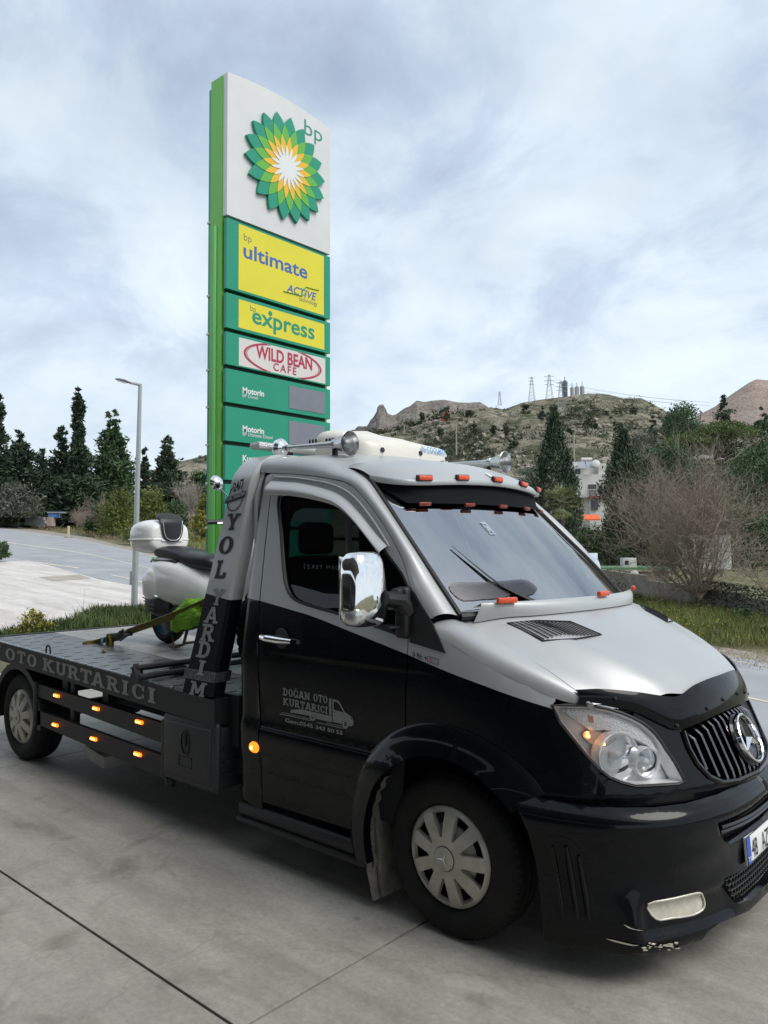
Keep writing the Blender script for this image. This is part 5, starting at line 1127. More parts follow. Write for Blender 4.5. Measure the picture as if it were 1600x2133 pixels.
# front: leg shield, floor, fork, front wheel, handlebar
m = MB(); loft(m, secs([(.42, 0, .30, .14, .06), (.60, 0, .27, .17, .05), (.86, 0, .29, .16, .06)])); m.build('footboard', white, sc, True, 60)
m = MB(); 
def shS(a, b): return np.array(sp(.92 + .10 * (b - .3) * .3 - .16 * (b - .3) * .9 - .10 * (a / .2) ** 2, a, b))
patch(m, shS, smooth_closed([(-.08, .28), (.08, .28), (.19, .45), (.21, .70), (.14, .90), (0, .94), (-.14, .90), (-.21, .70), (-.19, .45)], 3), [], .05, .04, flip=False); m.build('leg_shield', white, sc, True, 60)
m = MB(); loft(m, secs([(1.10, 0, .60, .04, .10), (1.02, 0, .62, .08, .22), (.93, 0, .66, .09, .28)])); m.build('front_nose', white, sc, True, 60)
m = MB(); loft(m, secs([(0.74, 0, .98, .06, .04), (0.82, 0, 1.0, .10, .07), (0.94, 0, 1.02, .10, .075), (1.02, 0, 1.0, .06, .05)])); m.build('handlebar_cowl', white, sc, True, 60)
for sg in (-1, 1):
    m = MB(); m.tube([sp(0.84, sg * .08, 1.0), sp(0.80, sg * .20, 1.01), sp(0.76, sg * .33, 1.0)], [.016, .018, .019], 10); m.build('grip', seatm, sc)
    m = MB(); m.tube([sp(0.86, sg * .12, 1.04), sp(0.88, sg * .22, 1.18), sp(0.86, sg * .29, 1.25)], .006, 6); ms_ = m.build('mirror_stalk', chrome, sc)
    m = MB(); m.lathe([(.001, .035), (.035, .028), (.055, .008), (.058, 0), (.05, -.004), (.001, -.004)], Matrix.Translation(sp(0.85, sg * .31, 1.29)) @ Matrix.Rotation(R(80), 4, 'Y'), 20); m.build('mirror_head', chrome, ms_)
    m = MB(); m.tube([sp(0.92, sg * .10, 1.0), sp(0.92, sg * .22, 1.0), sp(0.88, sg * .32, .99)], .006, 6); m.build('brake_lever', chrome, sc)
def swheel(x, r_, w, nm):
    M = Matrix.Translation(sp(x, 0, r_)) @ Matrix.Rotation(R(90), 4, 'X'); m = MB(); m.lathe([(r_ * .66, -w), (r_ * .8, -w * 1.15), (r_ * .94, -w * .8), (r_, -w * .3), (r_, w * .3), (r_ * .94, w * .8), (r_ * .8, w * 1.15), (r_ * .66, w)], M, 36); t = m.build(nm, rubber, sc)
    m = MB(); m.lathe([(r_ * .66, -w), (r_ * .62, -w * .5), (r_ * .3, -w * .35), (.02, -w * .5), (.02, w * .5), (r_ * .3, w * .35), (r_ * .62, w * .5), (r_ * .66, w)], M, 30); m.build('rim', teal, t)
    for k in range(5): m = MB(); a = 2 * math.pi * k / 5; m.box((0, 0, 0), (r_ * .5, .03, w * 1.2), None, .008); m.v = [tuple(M @ (Matrix.Rotation(a, 4, 'Z') @ Vector((q[0] + r_ * .38, q[1], q[2])))) for q in m.v]; m.build('spoke', teal, t)
swheel(-.25, .215, .055, 'scooter_rear_wheel'); swheel(1.17, .215, .05, 'scooter_front_wheel')
m = MB(); m.tube([sp(1.17, -.07, .215), sp(1.08, -.07, .45), sp(1.0, 0, .7)], .022, 8); m.tube([sp(1.17, .07, .215), sp(1.08, .07, .45)], .022, 8); m.build('fork', seatm, sc)
m = MB(); loft(m, secs([(1.33, 0, .37, .05, .03), (1.25, 0, .42, .085, .05), (1.10, 0, .45, .09, .055), (.98, 0, .42, .07, .04)])); m.build('front_mudguard', white, sc, True, 60)
# engine, exhaust, belt cover, rear mudguard, plate, centre stand
m = MB(); loft(m, secs([(-.08, -.13, .22, .05, .09), (.05, -.14, .23, .06, .11), (.25, -.12, .25, .06, .10), (.42, -.08, .27, .05, .07)])); m.build('belt_cover', plast, sc, True, 60)
m = MB(); loft(m, secs([(-.38, .0, .40, .10, .04), (-.30, -.10, .36, .10, .075), (-.14, -.14, .33, .085, .09), (.06, -.14, .31, .06, .075)])); ml = m.build('air_box', plast, sc, True, 60)
for k in range(4): m = MB(); m.tube([sp(-.34 + .0 * k, -.195 + .01 * k, .395 - .03 * k), sp(-.20, -.222, .375 - .03 * k), sp(-.10, -.228, .365 - .03 * k)], .005, 6); m.build('air_box_rib', satin, ml)
m = MB(); m.tube([sp(-.22, -.19, .425), sp(-.05, -.225, .41)], .012, 8); m.build('chrome_strip', chrome, sc)
m = MB(); m.box(sp(-.44, .0, .42), (.012, .19, .20), Matrix.Rotation(R(18), 3, 'Y'), .003); m.box(sp(-.38, 0, .47), (.10, .12, .03), Matrix.Rotation(R(30), 3, 'Y'), .008); m.build('plate_holder', plast, sc)
m = MB(); 
for y in (-.10, .10): m.tube([sp(.20, y, .20), sp(.17, y * 1.3, .03), sp(.10, y * 1.6, .012)], .013, 8)
m.tube([sp(.17, -.13, .04), sp(.17, .13, .04)], .011, 8); m.box(sp(.10, -.17, .012), (.09, .05, .016), None, .004); m.build('centre_stand', mat('rusty_steel', (.10, .06, .045), .7, noise=.4, nscale=40), sc)
m = MB(); m.tube([sp(-.05, -.10, .10), sp(.02, -.12, -.01), sp(.10, -.10, .02)], .006, 6); m.build('stand_spring', satin, sc)
# lashing strap with ratchet
strapm = mat('olive_webbing', (.105, .090, .012), .75, bump=.4, bscale=220, noise=.25, nscale=20, c2=(.20, .17, .03))
st = empty('ratchet_strap', zat(180, 1347, zd(-3.6)), 'yellow-green ratchet lashing strap running from the deck to the scooter', 'strap')
def ribbon(mb, pts, w, th=.004, side_=None):
    P = [np.array(p, float) for p in spline(pts, 5)]; k = len(P); vs_ = []
    for i, p in enumerate(P):
        t = P[min(i + 1, k - 1)] - P[max(i - 1, 0)]; t /= np.linalg.norm(t); s_ = np.array(side_, float) if side_ is not None else np.cross(t, (0, 0, 1)); s_ = s_ - t * (s_ @ t); s_ /= max(np.linalg.norm(s_), 1e-6); n_ = np.cross(s_, t); vs_ += [p - s_ * w / 2 + n_ * th, p + s_ * w / 2 + n_ * th, p + s_ * w / 2 - n_ * th, p - s_ * w / 2 - n_ * th]
    fs_ = [(i * 4 + j, i * 4 + (j + 1) % 4, i * 4 + 4 + (j + 1) % 4, i * 4 + 4 + j) for i in range(k - 1) for j in range(4)] + [(3, 2, 1, 0), tuple((k - 1) * 4 + j for j in range(4))]
    return mb.add(vs_, fs_)
deckz = zd(-3.4)
hook = zat(173, 1346, deckz); rat = yat(240, 1330, -.42) ; rat2 = yat(268, 1316, -.38); end = np.array(sp(.30, -.25, .41)); end = yat(410, 1262, -.27)
m = MB(); ribbon(m, [hook + np.array([0, 0, .012]), yat(200, 1338, -.46), yat(222, 1332, -.44), rat], .05, side_=(0, -.6, .8)); m.build('short_webbing', strapm, st, False)
m = MB(); ribbon(m, [rat2, rat2 * .5 + end * .5 + np.array([0, 0, -.006]), end, end + np.array([.25, .05, .10])], .055, side_=(0, -.6, .8)); m.build('long_webbing', strapm, st, False)
c = yat(229, 1336, -.43); m = MB(); ribbon(m, [c + np.array([.05 * math.cos(a) * .6, 0, .062 * math.sin(a)]) for a in np.linspace(R(80), R(410), 12)], .05, side_=(.3, -1, 0)); m.build('loose_loop', strapm, st, False)
m = MB(); tl = zat(218, 1357, deckz + .01); ribbon(m, [tl, tl * .6 + c * .4 + np.array([0, 0, -.03]), c + np.array([0, 0, -.06])], .05, side_=(0, -.8, .5)); m.build('loose_end', strapm, st, False)
M3 = Matrix.Rotation(math.atan2(rat2[2] - rat[2], rat2[0] - rat[0]) * -1, 3, 'Y')
m = MB(); mid = (rat + rat2) / 2; 
for dy_ in (-.032, .032): m.box(mid + np.array([0, dy_, .0]), (.20, .006, .05), M3, .002)
m.tube([mid + np.array([-.09, -.04, 0]), mid + np.array([-.09, .04, 0])], .012, 8); m.tube([mid + np.array([.09, -.04, .01]), mid + np.array([.09, .04, .01])], .012, 8); m.tube([mid + np.array([0.03, -.04, .03]), mid + np.array([.03, .04, .03])], .012, 8); m.box(mid + np.array([.02, 0, -.012]), (.16, .05, .012), M3); m.build('ratchet', satin, st, True)
m = MB(); m.tube([hook + np.array([-.03, 0, .0]), hook + np.array([0, 0, .02]), hook + np.array([.04, 0, .012])], .008, 6); m.build('hook', satin, st)
m = MB(); lb_ = yat(214, 1338, -.47); ribbon(m, [lb_ + np.array([0, 0, .04]), lb_ + np.array([.0, -.01, 0]), lb_ + np.array([-.015, 0, -.03])], .03, .001, side_=(1, 0, 0)); m.build('blue_tag', mat('blue_tag', (.05, .25, .55), .6), st, False)
# green cloth padding under the strap
gc = mat('lime_microfibre_cloth', (.24, .52, .045), .95, bump=.8, bscale=60, noise=.2, nscale=8)
bm = bmesh.new(); bmesh.ops.create_icosphere(bm, subdivisions=5, radius=1.0)
rng = random.Random(4)
from mathutils import noise as mnoise
cc = yat(395, 1275, -.24)
for v in bm.verts:
    p = v.co.copy(); f = 1 + .22 * mnoise.noise(p * 1.7) + .16 * abs(mnoise.noise(p * 4 + Vector((3, 1, 0)))) - .28 * abs(mnoise.noise(Vector((p.x * 2 + p.z * 7, p.y * 4, p.z * 9 - p.x * 5))))
    v.co = Vector((cc[0] + p.x * .24 * f, cc[1] + p.y * .06 * f, cc[2] - .01 + (p.z * .11 + p.x * .05 - .05 * p.x * p.x) * f))
me = bpy.data.meshes.new('cloth'); bm.to_mesh(me); bm.free(); co = link('cleaning_cloth', me, gc, None, True); tag(co, 'bright lime green cloth bunched under the strap on the scooter side', 'cloth')
# ================================================================ spare wheel behind the cab
Ms = Matrix.Translation((-1.60, -.48, 1.20)) @ Matrix.Rotation(R(90), 4, 'Y')
sw_ = empty('spare_tyre', (-1.60, -.48, .85), 'black spare tyre standing upright in the gap behind the cab', 'tyre')
prof = [(.20, -.09), (.25, -.105), (.31, -.10), (.345, -.08), (.36, -.06), (.36, .06), (.345, .08), (.31, .10), (.25, .105), (.20, .09)]
m = MB(); m.lathe(prof, Ms, 60); m.build('tyre_carcass', rubber, sw_)
for i in range(40):
    for j, a_ in ((-1, .0), (1, .5)):
        m = MB(); a = 2 * math.pi * (i + a_) / 40; m.box((.360, 0, j * .032), (.016, .040, .052)); m.v = [tuple(Ms @ (Matrix.Rotation(a, 4, 'Z') @ Vector(q))) for q in m.v]; m.build('tread_block', rubber, sw_, False)
m = MB(); m.lathe([(.20, -.05), (.14, -.02), (.001, -.02)], Ms, 30); m.build('rim', lampgrey, sw_)
m = MB(); m.box((-1.62, -.2, .87), (.30, 1.0, .05)); m.build('spare_carrier', satin, truck, False)
m = MB(); m.tube([(-1.55, -.75, 1.50), (-1.55, .6, 1.50)], .022, 8); m.build('hoop_cross_bar', satin, truck)
# ================================================================ price pylon
green = mat('sign_green', (.0, .27, .155), .35, 0, coat=.2, noise=.05, nscale=2)
lime = mat('sign_lime', (.13, .47, .04), .35, coat=.2, noise=.05, nscale=2)
limel = mat('sign_lime_strip', (.17, .62, .18), .35)
yellow = mat('sign_yellow', (.72, .64, .03), .4, noise=.04, nscale=2)
yellow2 = mat('sign_warm_yellow', (.80, .47, .02), .4)
whites = mat('sign_white', (.66, .66, .65), .4, noise=.05, nscale=1.5)
offw = mat('sign_offwhite', (.66, .63, .59), .4)
bluei = mat('sign_blue', (.05, .12, .42), .4); greyi = mat('sign_grey_ink', (.17, .19, .15), .5); crim = mat('sign_crimson', (.45, .022, .07), .45)
navy = mat('sign_navy', (.02, .03, .22), .4); dgap = mat('sign_dark_gap', (.0, .03, .018), .5); screen = mat('dead_price_screen', (.19, .20, .235), .35, noise=.08, nscale=3)
midg = mat('sign_mid_green', (.12, .42, .045), .4); leafw = mat('sign_letter_white', (.72, .74, .72), .5)
FX, YL, YR = -6.55, 2.70, 4.70           # face plane x, left and right edge
sgn = empty('price_pylon', (FX - .2, 3.7, 0), 'tall green and white fuel station price pylon with a sunflower emblem', 'sign')
def fz(u, v): return (CAM + ray(u, v) * ((FX - CAM[0]) / ray(u, v)[0]))
def faceS(o): return lambda y, z: (FX + o, y, z)
zl = [fz(465, v)[2] for v in (144, 445, 602, 684, 761, 840, 921, 1003)]     # panel joints on the left edge, top to bottom
ztop = zl[0]
def panel(z0, z1, name, mtl, arch=0.0, d=.06):
    n = 12; top_ = [(y, z1 + arch * (1 - ((y - (YL + YR) / 2) / ((YR - YL) / 2)) ** 2)) for y in np.linspace(YR, YL, n)]
    m = MB(); M = Matrix(((0, 0, 1, FX - d), (1, 0, 0, 0), (0, 1, 0, 0), (0, 0, 0, 1))); m.prism([(YL, z0), (YR, z0)] + top_, d, M); return m.build(name, mtl, sgn, False)
H = ztop - zl[1]
wp = panel(zl[1] + .012, ztop - .0, 'logo_panel', whites, .08, .12)
edges = zl[1:] + [zl[-1] - .62, zl[-1] - 1.24, .9]
gp = []
for i in range(len(edges) - 1): gp.append(panel(edges[i + 1] + .03, edges[i] - .03, 'price_panel', green))
m = MB(); m.box((FX - .13, (YL + YR) / 2, (ztop - .2) / 2 + .3), (.10, YR - YL - .06, ztop - .7)); m.build('panel_backing', dgap, sgn, False)
# second face, core and side fin
m = MB(); m.box((FX - .40, (YL + YR) / 2, (edges[-1] + ztop - .1) / 2), (.06, YR - YL, ztop - .1 - edges[-1])); m.build('rear_face', green, sgn, False)
for y in (YL + .03, YR - .03):
    m = MB(); m.box((FX - .225, y, (ztop - .02) / 2), (.26, .10, ztop - .02)); s2 = m.build('side_fin', lime, sgn, False)
    m = MB(); m.box((FX - .225, y - .06 if y < 3.5 else y + .06, (zl[1] - .1) / 2), (.05, .025, zl[1] - .1), None, .01); m.build('fin_strip', limel, s2)
    for z in edges[:-1]:
        m = MB(); m.box((FX - .40, y - (.045 if y < 3.5 else -.045), z), (.062, .02, .03)); m.build('rear_joint', whites, s2, False)
m = MB(); m.box((FX - .225, (YL + YR) / 2, .45), (.30, YR - YL - .05, .9)); m.build('foot_panel', navy, sgn, False)
# helios emblem
hc = fz(594, 352); hc = np.array([FX, hc[1], hc[2]]); hr = .60
def petal(r0, r1, w, n=5):
    L_ = r1 - r0; return [(r0, 0)] + [(r0 + L_ * t, w * math.sin(math.pi * t ** .9)) for t in (.2, .4, .6, .8)] + [(r1, 0)] + [(r0 + L_ * t, -w * math.sin(math.pi * t ** .9)) for t in (.8, .6, .4, .2)]
hy = [fz(506, 300), fz(672, 380)]; rY = (fz(672, 378)[1] - fz(506, 308)[1]) / 2; rZ = (fz(580, 234)[2] - fz(612, 468)[2]) / 2
def hel(a, r_): return (hc[1] + rY * r_ * math.cos(a), hc[2] + rZ * r_ * math.sin(a))
m = MB(); pts = []
n = 18; da = math.pi / n
def curve(ra, rb, a_from, a_to, k=7):
    return [hel(a_from + (a_to - a_from) * t, ra + (rb - ra) * math.sin(t * math.pi / 2) ** .9) for t in np.linspace(0, 1, k)]
def ringshape(r_out, r_in, sh=0):               # petal flower outline: tips at r_out, valleys at r_in, sides bulging
    P = []
    for k in range(n):
        a = 2 * da * k + da * sh + R(5)
        for t in np.linspace(-1, 1, 11)[:-1]:
            s_ = abs(t); P.append(hel(a + da * t * 1.0, r_out - (r_out - r_in) * (.85 * s_ + .15 * s_ * s_)))
    return P
for i, (ro, ri, mt, o) in enumerate(((1.0, .80, green, .05), (.80, .58, midg, .056), (.60, .38, yellow2, .062), (.42, .20, leafw, .068))):
    P = ringshape(ro, ri, i % 2); m = MB(); M = Matrix(((0, 0, 1, FX + .0), (1, 0, 0, 0), (0, 1, 0, 0), (0, 0, 0, 1)))
    m.prism(P, o, M) if i == 0 else m.add([(FX + o, a, b) for a, b in P] + [(FX + o, hc[1], hc[2])], [(j, (j + 1) % len(P), len(P)) for j in range(len(P))]); m.build('emblem_layer', mt, wp, False)
# valleys between layers read as overlapping petals: inner points offset by half a petal
def T(txt, uv, h, mtl, bold=0.0, width=None, par=None, o=.004, align='L', shear=0, name='lettering', space=1.0):
    p = fz(*uv); m = MB(); text(m, txt, h, lambda a, b: (FX + o, p[1] + a, p[2] + b), 0, 0, bold, shear, space, width, align); return m.build(name, mtl, par or sgn, False)
def wid(u0, v0, u1, v1): return fz(u1, v1)[1] - fz(u0, v0)[1]
T('bp', (634, 278), .34, green, -.002, wid(634, 270, 671, 290), wp)
def inset(pxs, mtl, par, o=.002, name='sign_field'):
    L = [fz(*p) for p in pxs]; y0, y1 = (L[0][1] + L[3][1]) / 2, (L[1][1] + L[2][1]) / 2; z1, z0 = (L[0][2] + L[1][2]) / 2, (L[2][2] + L[3][2]) / 2
    m = MB(); m.add([(FX + o, y0, z0), (FX + o, y1, z0), (FX + o, y1, z1), (FX + o, y0, z1)], [(0, 1, 2, 3)]); m.build(name, mtl, par, False); return y0, y1, z0, z1
inset([(497, 465), (674, 535), (675, 658), (497, 602)], yellow, gp[0])
T('bp', (508, 500), .15, greyi, -.001, wid(508, 495, 524, 500), gp[0])
T('ultimate', (507, 535), .30, bluei, .005, wid(507, 520, 640, 565), gp[0])
T('ACTIVE', (597, 607), .17, bluei, .003, wid(597, 600, 659, 615), gp[0], shear=.25)
T('technology', (623, 626), .10, greyi, .0, wid(623, 624, 661, 634), gp[0])
m = MB()
for pts in ([(590, 607), (610, 612), (628, 617), (636, 611)], [(628, 606), (637, 598), (650, 602), (664, 605)]): m.tube([fz(*p) + np.array([.006, 0, 0]) for p in pts], .012, 5, flat=.5)
m.build('swoosh', midg, gp[0])
inset([(497, 620), (675, 678), (676, 728), (497, 683)], yellow, gp[1])
T('bp', (521, 647), .12, greyi, -.001, wid(521, 645, 533, 649), gp[1])
T('express', (525, 672), .34, green, .006, wid(525, 665, 655, 695), gp[1])
P = fz(563, 653); m = MB(); m.lathe([(.001, .004), (.035, .003), (.036, 0)], Matrix.Translation(P + np.array([.004, .0, .0])) @ Matrix.Rotation(R(90), 4, 'Y'), 14); m.build('accent_dot', green, gp[1])
y0, y1, z0, z1 = inset([(497, 699), (677, 750), (678, 799), (498, 762)], offw, gp[2])
cy, cz = (y0 + y1) / 2, (z0 + z1) / 2; aa, bb = (y1 - y0) * .44, (z1 - z0) * .56; m = MB()
for k in (1.0, .95):
    w_ = .018 if k == 1.0 else .006; Q = [(FX + .005, cy + aa * k * math.cos(t), cz + bb * k * math.sin(t)) for t in np.linspace(0, 2 * math.pi, 81)]
    for a, b in zip(Q, Q[1:]):
        if max(a[2], b[2]) < z1 and min(a[2], b[2]) > z0: 
            A_, B_ = np.array(a), np.array(b); n_ = np.array([0, A_[1] - cy, A_[2] - cz]); n_ /= np.linalg.norm(n_); m.add([A_ - n_ * w_, B_ - n_ * w_, B_ + n_ * w_, A_ + n_ * w_], [(0, 1, 2, 3)])
m.build('oval', crim, gp[2], False)
T('WILD BEAN', (533, 744), .26, crim, .006, wid(533, 740, 650, 768), gp[2], o=.006)
T('CAFE', (569, 771), .16, crim, .002, wid(569, 770, 617, 778), gp[2], o=.006, space=1.3)
for k, (t1, t2, v) in enumerate((('Motorin', 'BP Diesel', 818), ('Motorin', 'BP Ultimate Diesel', 898), ('Kurşunsuz', 'BP Ultimate', 960), ('Kurşunsuz', 'Katkili', 1040))):
    q = gp[3 + k]; T(t1, (505, v), .118, leafw, .004, None, q); T(t2, (505, v + 9), .072, leafw, .0, None, q)
    zc_ = (edges[3 + k] + edges[4 + k]) / 2; y0 = fz(602, 820)[1]; y1 = fz(677, 840)[1]
    m = MB(); m.box((FX + .0, (y0 + y1) / 2, zc_), (.012, y1 - y0, (edges[3 + k] - edges[4 + k]) * .64)); m.build('price_display', screen, q, False)
# dark joints are the gaps between panels; small directional sign further back
c = at(331, 1166, 19.0); g0 = at(331, 1166, 19.0)
sg2 = empty('direction_sign', (c[0], c[1], 0), 'small green and blue upright sign seen below the scooter top case', 'sign')
m = MB(); m.box((c[0], c[1], .75), (.10, .34, 1.5), None, .01); m.build('frame', lime, sg2); m = MB(); m.box((c[0] + .056, c[1] + .06, .80), (.01, .20, 1.2)); m.build('panel', navy, sg2)
# ================================================================ ground
FH = np.array([-.66595, .74599]); RH = np.array([.74599, .66595])      # horizontal view axis and its right
def W2(l, d): return CAM[:2] + FH * d + RH * l
def LD(x, y): p = np.array([x, y]) - CAM[:2]; return float(p @ RH), float(p @ FH)
def zt(l, d): return -.0439 * l + .0389 * d - 1.084
def wall_side(l, d):                     # metres beyond the garden wall on the right
    a = np.array([9.29, 31.85]); t = np.array([2.0, -5.3]); t = t / np.linalg.norm(t); n_ = np.array([.936, .353]); return float((np.array([l, d]) - np.array([10.1, 29.7])) @ n_)
def zg(l, d):
    z = zt(l, min(d, 95)) if l < 6 else zt(l, d if d < 40 else 40)
    if l > 3:
        w = wall_side(l, d)
        if w > 0: z = z - min(1.2, w * 1.0) + .10 * max(0, d - 70)
    if l < 2 and d > 95: z = zt(l, 95) + .02 * (d - 95)
    return z
def gpt(u, v, o=0.0):                    # photo pixel on the sloping ground
    lr = (u - 800) / FPX; k = (v - 1141.3) / FPX; d = 2.784 / (k - .0439 * lr + .0389); l = lr * d; p = W2(l, d); return np.array([p[0], p[1], zt(l, d) + o])
concrete = bpy.data.materials.new('forecourt_concrete'); concrete.use_nodes = True
def concrete_mat(m, c1, c2, stain, sc=1.0):
    nt = m.node_tree; b = nt.nodes['Principled BSDF']; t = nt.nodes.new('ShaderNodeTexCoord')
    def nz(s, d=8, r=.6, dist=0.0, src=None):
        n = nt.nodes.new('ShaderNodeTexNoise'); n.inputs['Scale'].default_value = s; n.inputs['Detail'].default_value = d; n.inputs['Roughness'].default_value = r; n.inputs['Distortion'].default_value = dist; nt.links.new(src or t.outputs['Object'], n.inputs['Vector']); return n
    def ramp(n, p0, c0, p1, c1_):
        r = nt.nodes.new('ShaderNodeValToRGB'); e = r.color_ramp.elements; e[0].position = p0; e[0].color = (*c0, 1); e[1].position = p1; e[1].color = (*c1_, 1); nt.links.new(n.outputs['Fac'], r.inputs[0]); return r
    def mul(a, bb, f=1.0):
        x = nt.nodes.new('ShaderNodeMixRGB'); x.blend_type = 'MULTIPLY'; x.inputs[0].default_value = f; nt.links.new(a, x.inputs[1]); nt.links.new(bb, x.inputs[2]); return x.outputs[0]
    base = ramp(nz(.9 * sc, 8, .6), .3, c1, .72, c2)
    mp_ = nt.nodes.new('ShaderNodeMapping'); mp_.inputs['Scale'].default_value = (.5, 3.0, 1); nt.links.new(t.outputs['Object'], mp_.inputs[0])
    streak = ramp(nz(1.6 * sc, 6, .6, .4, mp_.outputs[0]), .35, (.80, .79, .77), .65, (1.06, 1.06, 1.06))
    fine = ramp(nz(38, 4, .7), .25, (.80, .80, .80), .75, (1.14, 1.14, 1.14))
    spots = ramp(nz(2.3, 3, .5, .8), .28, stain, .42, (1, 1, 1))
    v = nt.nodes.new('ShaderNodeTexVoronoi'); v.inputs['Scale'].default_value = 26; nt.links.new(t.outputs['Object'], v.inputs['Vector'])
    r = nt.nodes.new('ShaderNodeValToRGB'); e = r.color_ramp.elements; e[0].position = .02; e[0].color = (1.5, 1.5, 1.48, 1); e[1].position = .06; e[1].color = (1, 1, 1, 1); nt.links.new(v.outputs['Distance'], r.inputs[0])
    vm = ramp(nz(9, 2), .52, (0, 0, 0), .60, (1, 1, 1)); mx = nt.nodes.new('ShaderNodeMixRGB'); mx.inputs[1].default_value = (1, 1, 1, 1); nt.links.new(vm.outputs[0], mx.inputs[0]); nt.links.new(r.outputs[0], mx.inputs[2])
    mid = ramp(nz(7 * sc, 7, .7), .3, (.88, .88, .87), .7, (1.08, 1.08, 1.07))
    dv = nt.nodes.new('ShaderNodeTexVoronoi'); dv.inputs['Scale'].default_value = 2.2; nt.links.new(t.outputs['Object'], dv.inputs['Vector']); drop = nt.nodes.new('ShaderNodeValToRGB'); e = drop.color_ramp.elements; e[0].position = .03; e[0].color = (.45, .44, .43, 1); e[1].position = .075; e[1].color = (1, 1, 1, 1)
    wob = nt.nodes.new('ShaderNodeMath'); wob.operation = 'MULTIPLY_ADD'; wob.inputs[1].default_value = .12; nt.links.new(nz(22, 3).outputs['Fac'], wob.inputs[0]); nt.links.new(dv.outputs['Distance'], wob.inputs[2]); sbt = nt.nodes.new('ShaderNodeMath'); sbt.operation = 'SUBTRACT'; sbt.inputs[1].default_value = .055; nt.links.new(wob.outputs[0], sbt.inputs[0]); nt.links.new(sbt.outputs[0], drop.inputs[0])
    ce = nt.nodes.new('ShaderNodeTexVoronoi'); ce.feature = 'DISTANCE_TO_EDGE'; ce.inputs['Scale'].default_value = .35; wv = nt.nodes.new('ShaderNodeMixRGB'); wv.blend_type = 'ADD'; wv.inputs[0].default_value = .35; nt.links.new(t.outputs['Object'], wv.inputs[1]); nt.links.new(nz(1.8, 6, .7).outputs['Color'], wv.inputs[2]); nt.links.new(wv.outputs[0], ce.inputs['Vector'])
    crk = nt.nodes.new('ShaderNodeValToRGB'); e = crk.color_ramp.elements; e[0].position = .0; e[0].color = (.55, .54, .52, 1); e[1].position = .0035; e[1].color = (1, 1, 1, 1); nt.links.new(ce.outputs['Distance'], crk.inputs[0])
    base_o = mul(mul(mul(base.outputs[0], mid.outputs[0]), drop.outputs[0], .8), crk.outputs[0], .3)
    o = mul(mul(mul(mul(base_o, streak.outputs[0]), fine.outputs[0]), spots.outputs[0]), mx.outputs[0]); nt.links.new(o, b.inputs['Base Color'])
    rr = nt.nodes.new('ShaderNodeMapRange'); rr.inputs['To Min'].default_value = .50; rr.inputs['To Max'].default_value = .85; nt.links.new(nz(1.5).outputs['Fac'], rr.inputs[0]); nt.links.new(rr.outputs[0], b.inputs['Roughness'])
    bp2 = nt.nodes.new('ShaderNodeBump'); bp2.inputs['Strength'].default_value = .25; bp2.inputs['Distance'].default_value = .01; nt.links.new(nz(70, 5, .7).outputs['Fac'], bp2.inputs['Height']); nt.links.new(bp2.outputs[0], b.inputs['Normal'])
concrete_mat(concrete, (.31, .295, .262), (.41, .392, .352), (.66, .64, .61))
padm = bpy.data.materials.new('pale_concrete'); padm.use_nodes = True; concrete_mat(padm, (.60, .555, .52), (.68, .635, .60), (.92, .90, .88), .4)
MATS['forecourt_concrete'] = concrete
asph = mat('worn_asphalt', (.29, .296, .305), .85, noise=.08, nscale=.6, c2=(.37, .375, .385), bump=.2, bscale=90)
gravel = mat('roadside_gravel', (.26, .22, .18), .95, noise=.3, nscale=3, c2=(.40, .36, .30), bump=.6, bscale=25)
soil = mat('dry_soil_and_turf', (.10, .105, .045), .95, noise=.4, nscale=.5, c2=(.21, .19, .10), bump=.6, bscale=6)
paintl = mat('faded_road_paint', (.66, .60, .42), .8, noise=.25, nscale=2)
# terrain sheet: everything beyond the forecourt
m = MB(); ls = list(np.linspace(-160, -20, 15)) + list(np.linspace(-18, 24, 22)) + list(np.linspace(28, 220, 17)); ds = [-90, -40, -15, 3, 9, 12, 15, 18, 21, 24, 27, 30, 33, 36, 40, 45, 50, 56, 63, 72, 85, 100, 125, 160, 220, 300, 420, 600, 900, 1500]
def terr(l, d):
    p = W2(l, d); z = zg(l, d) if d > 8 else -1.3
    return (p[0], p[1], z - .02)
m.grid(terr, ls, ds, True); g = m.build('terrain', soil); tag(g, kind='structure')
# forecourt: concrete slabs cast in a grid, recessed joints
fc = MB(); fc.add([(-9, -16, -.25), (9, -16, -.25), (9, 1.8, -.25), (-9, 1.8, -.25), (-9, -16, -.018), (9, -16, -.018), (9, 1.8, -.018), (-9, 1.8, -.018)], [(4, 5, 6, 7), (0, 4, 7, 3), (1, 2, 6, 5), (2, 3, 7, 6), (0, 1, 5, 4)])
fco = fc.build('forecourt', mat('joint_filler', (.015, .015, .015), .9), None, False); tag(fco, kind='structure')
xj = [-9, -4.20, -.17, 3.9, 9]; yj = [-16, -10, -6.0, -1.965, 1.8]
for i in range(4):
    for j in range(4):
        a, b, c, d = xj[i] + .0065, xj[i + 1] - .0065, yj[j] + .0065, yj[j + 1] - .0065
        me_ = MB(); me_.box(((a + b) / 2, (c + d) / 2, -.01), (b - a, d - c, .02), None, .0015); me_.build('concrete_slab', concrete, fco, False)
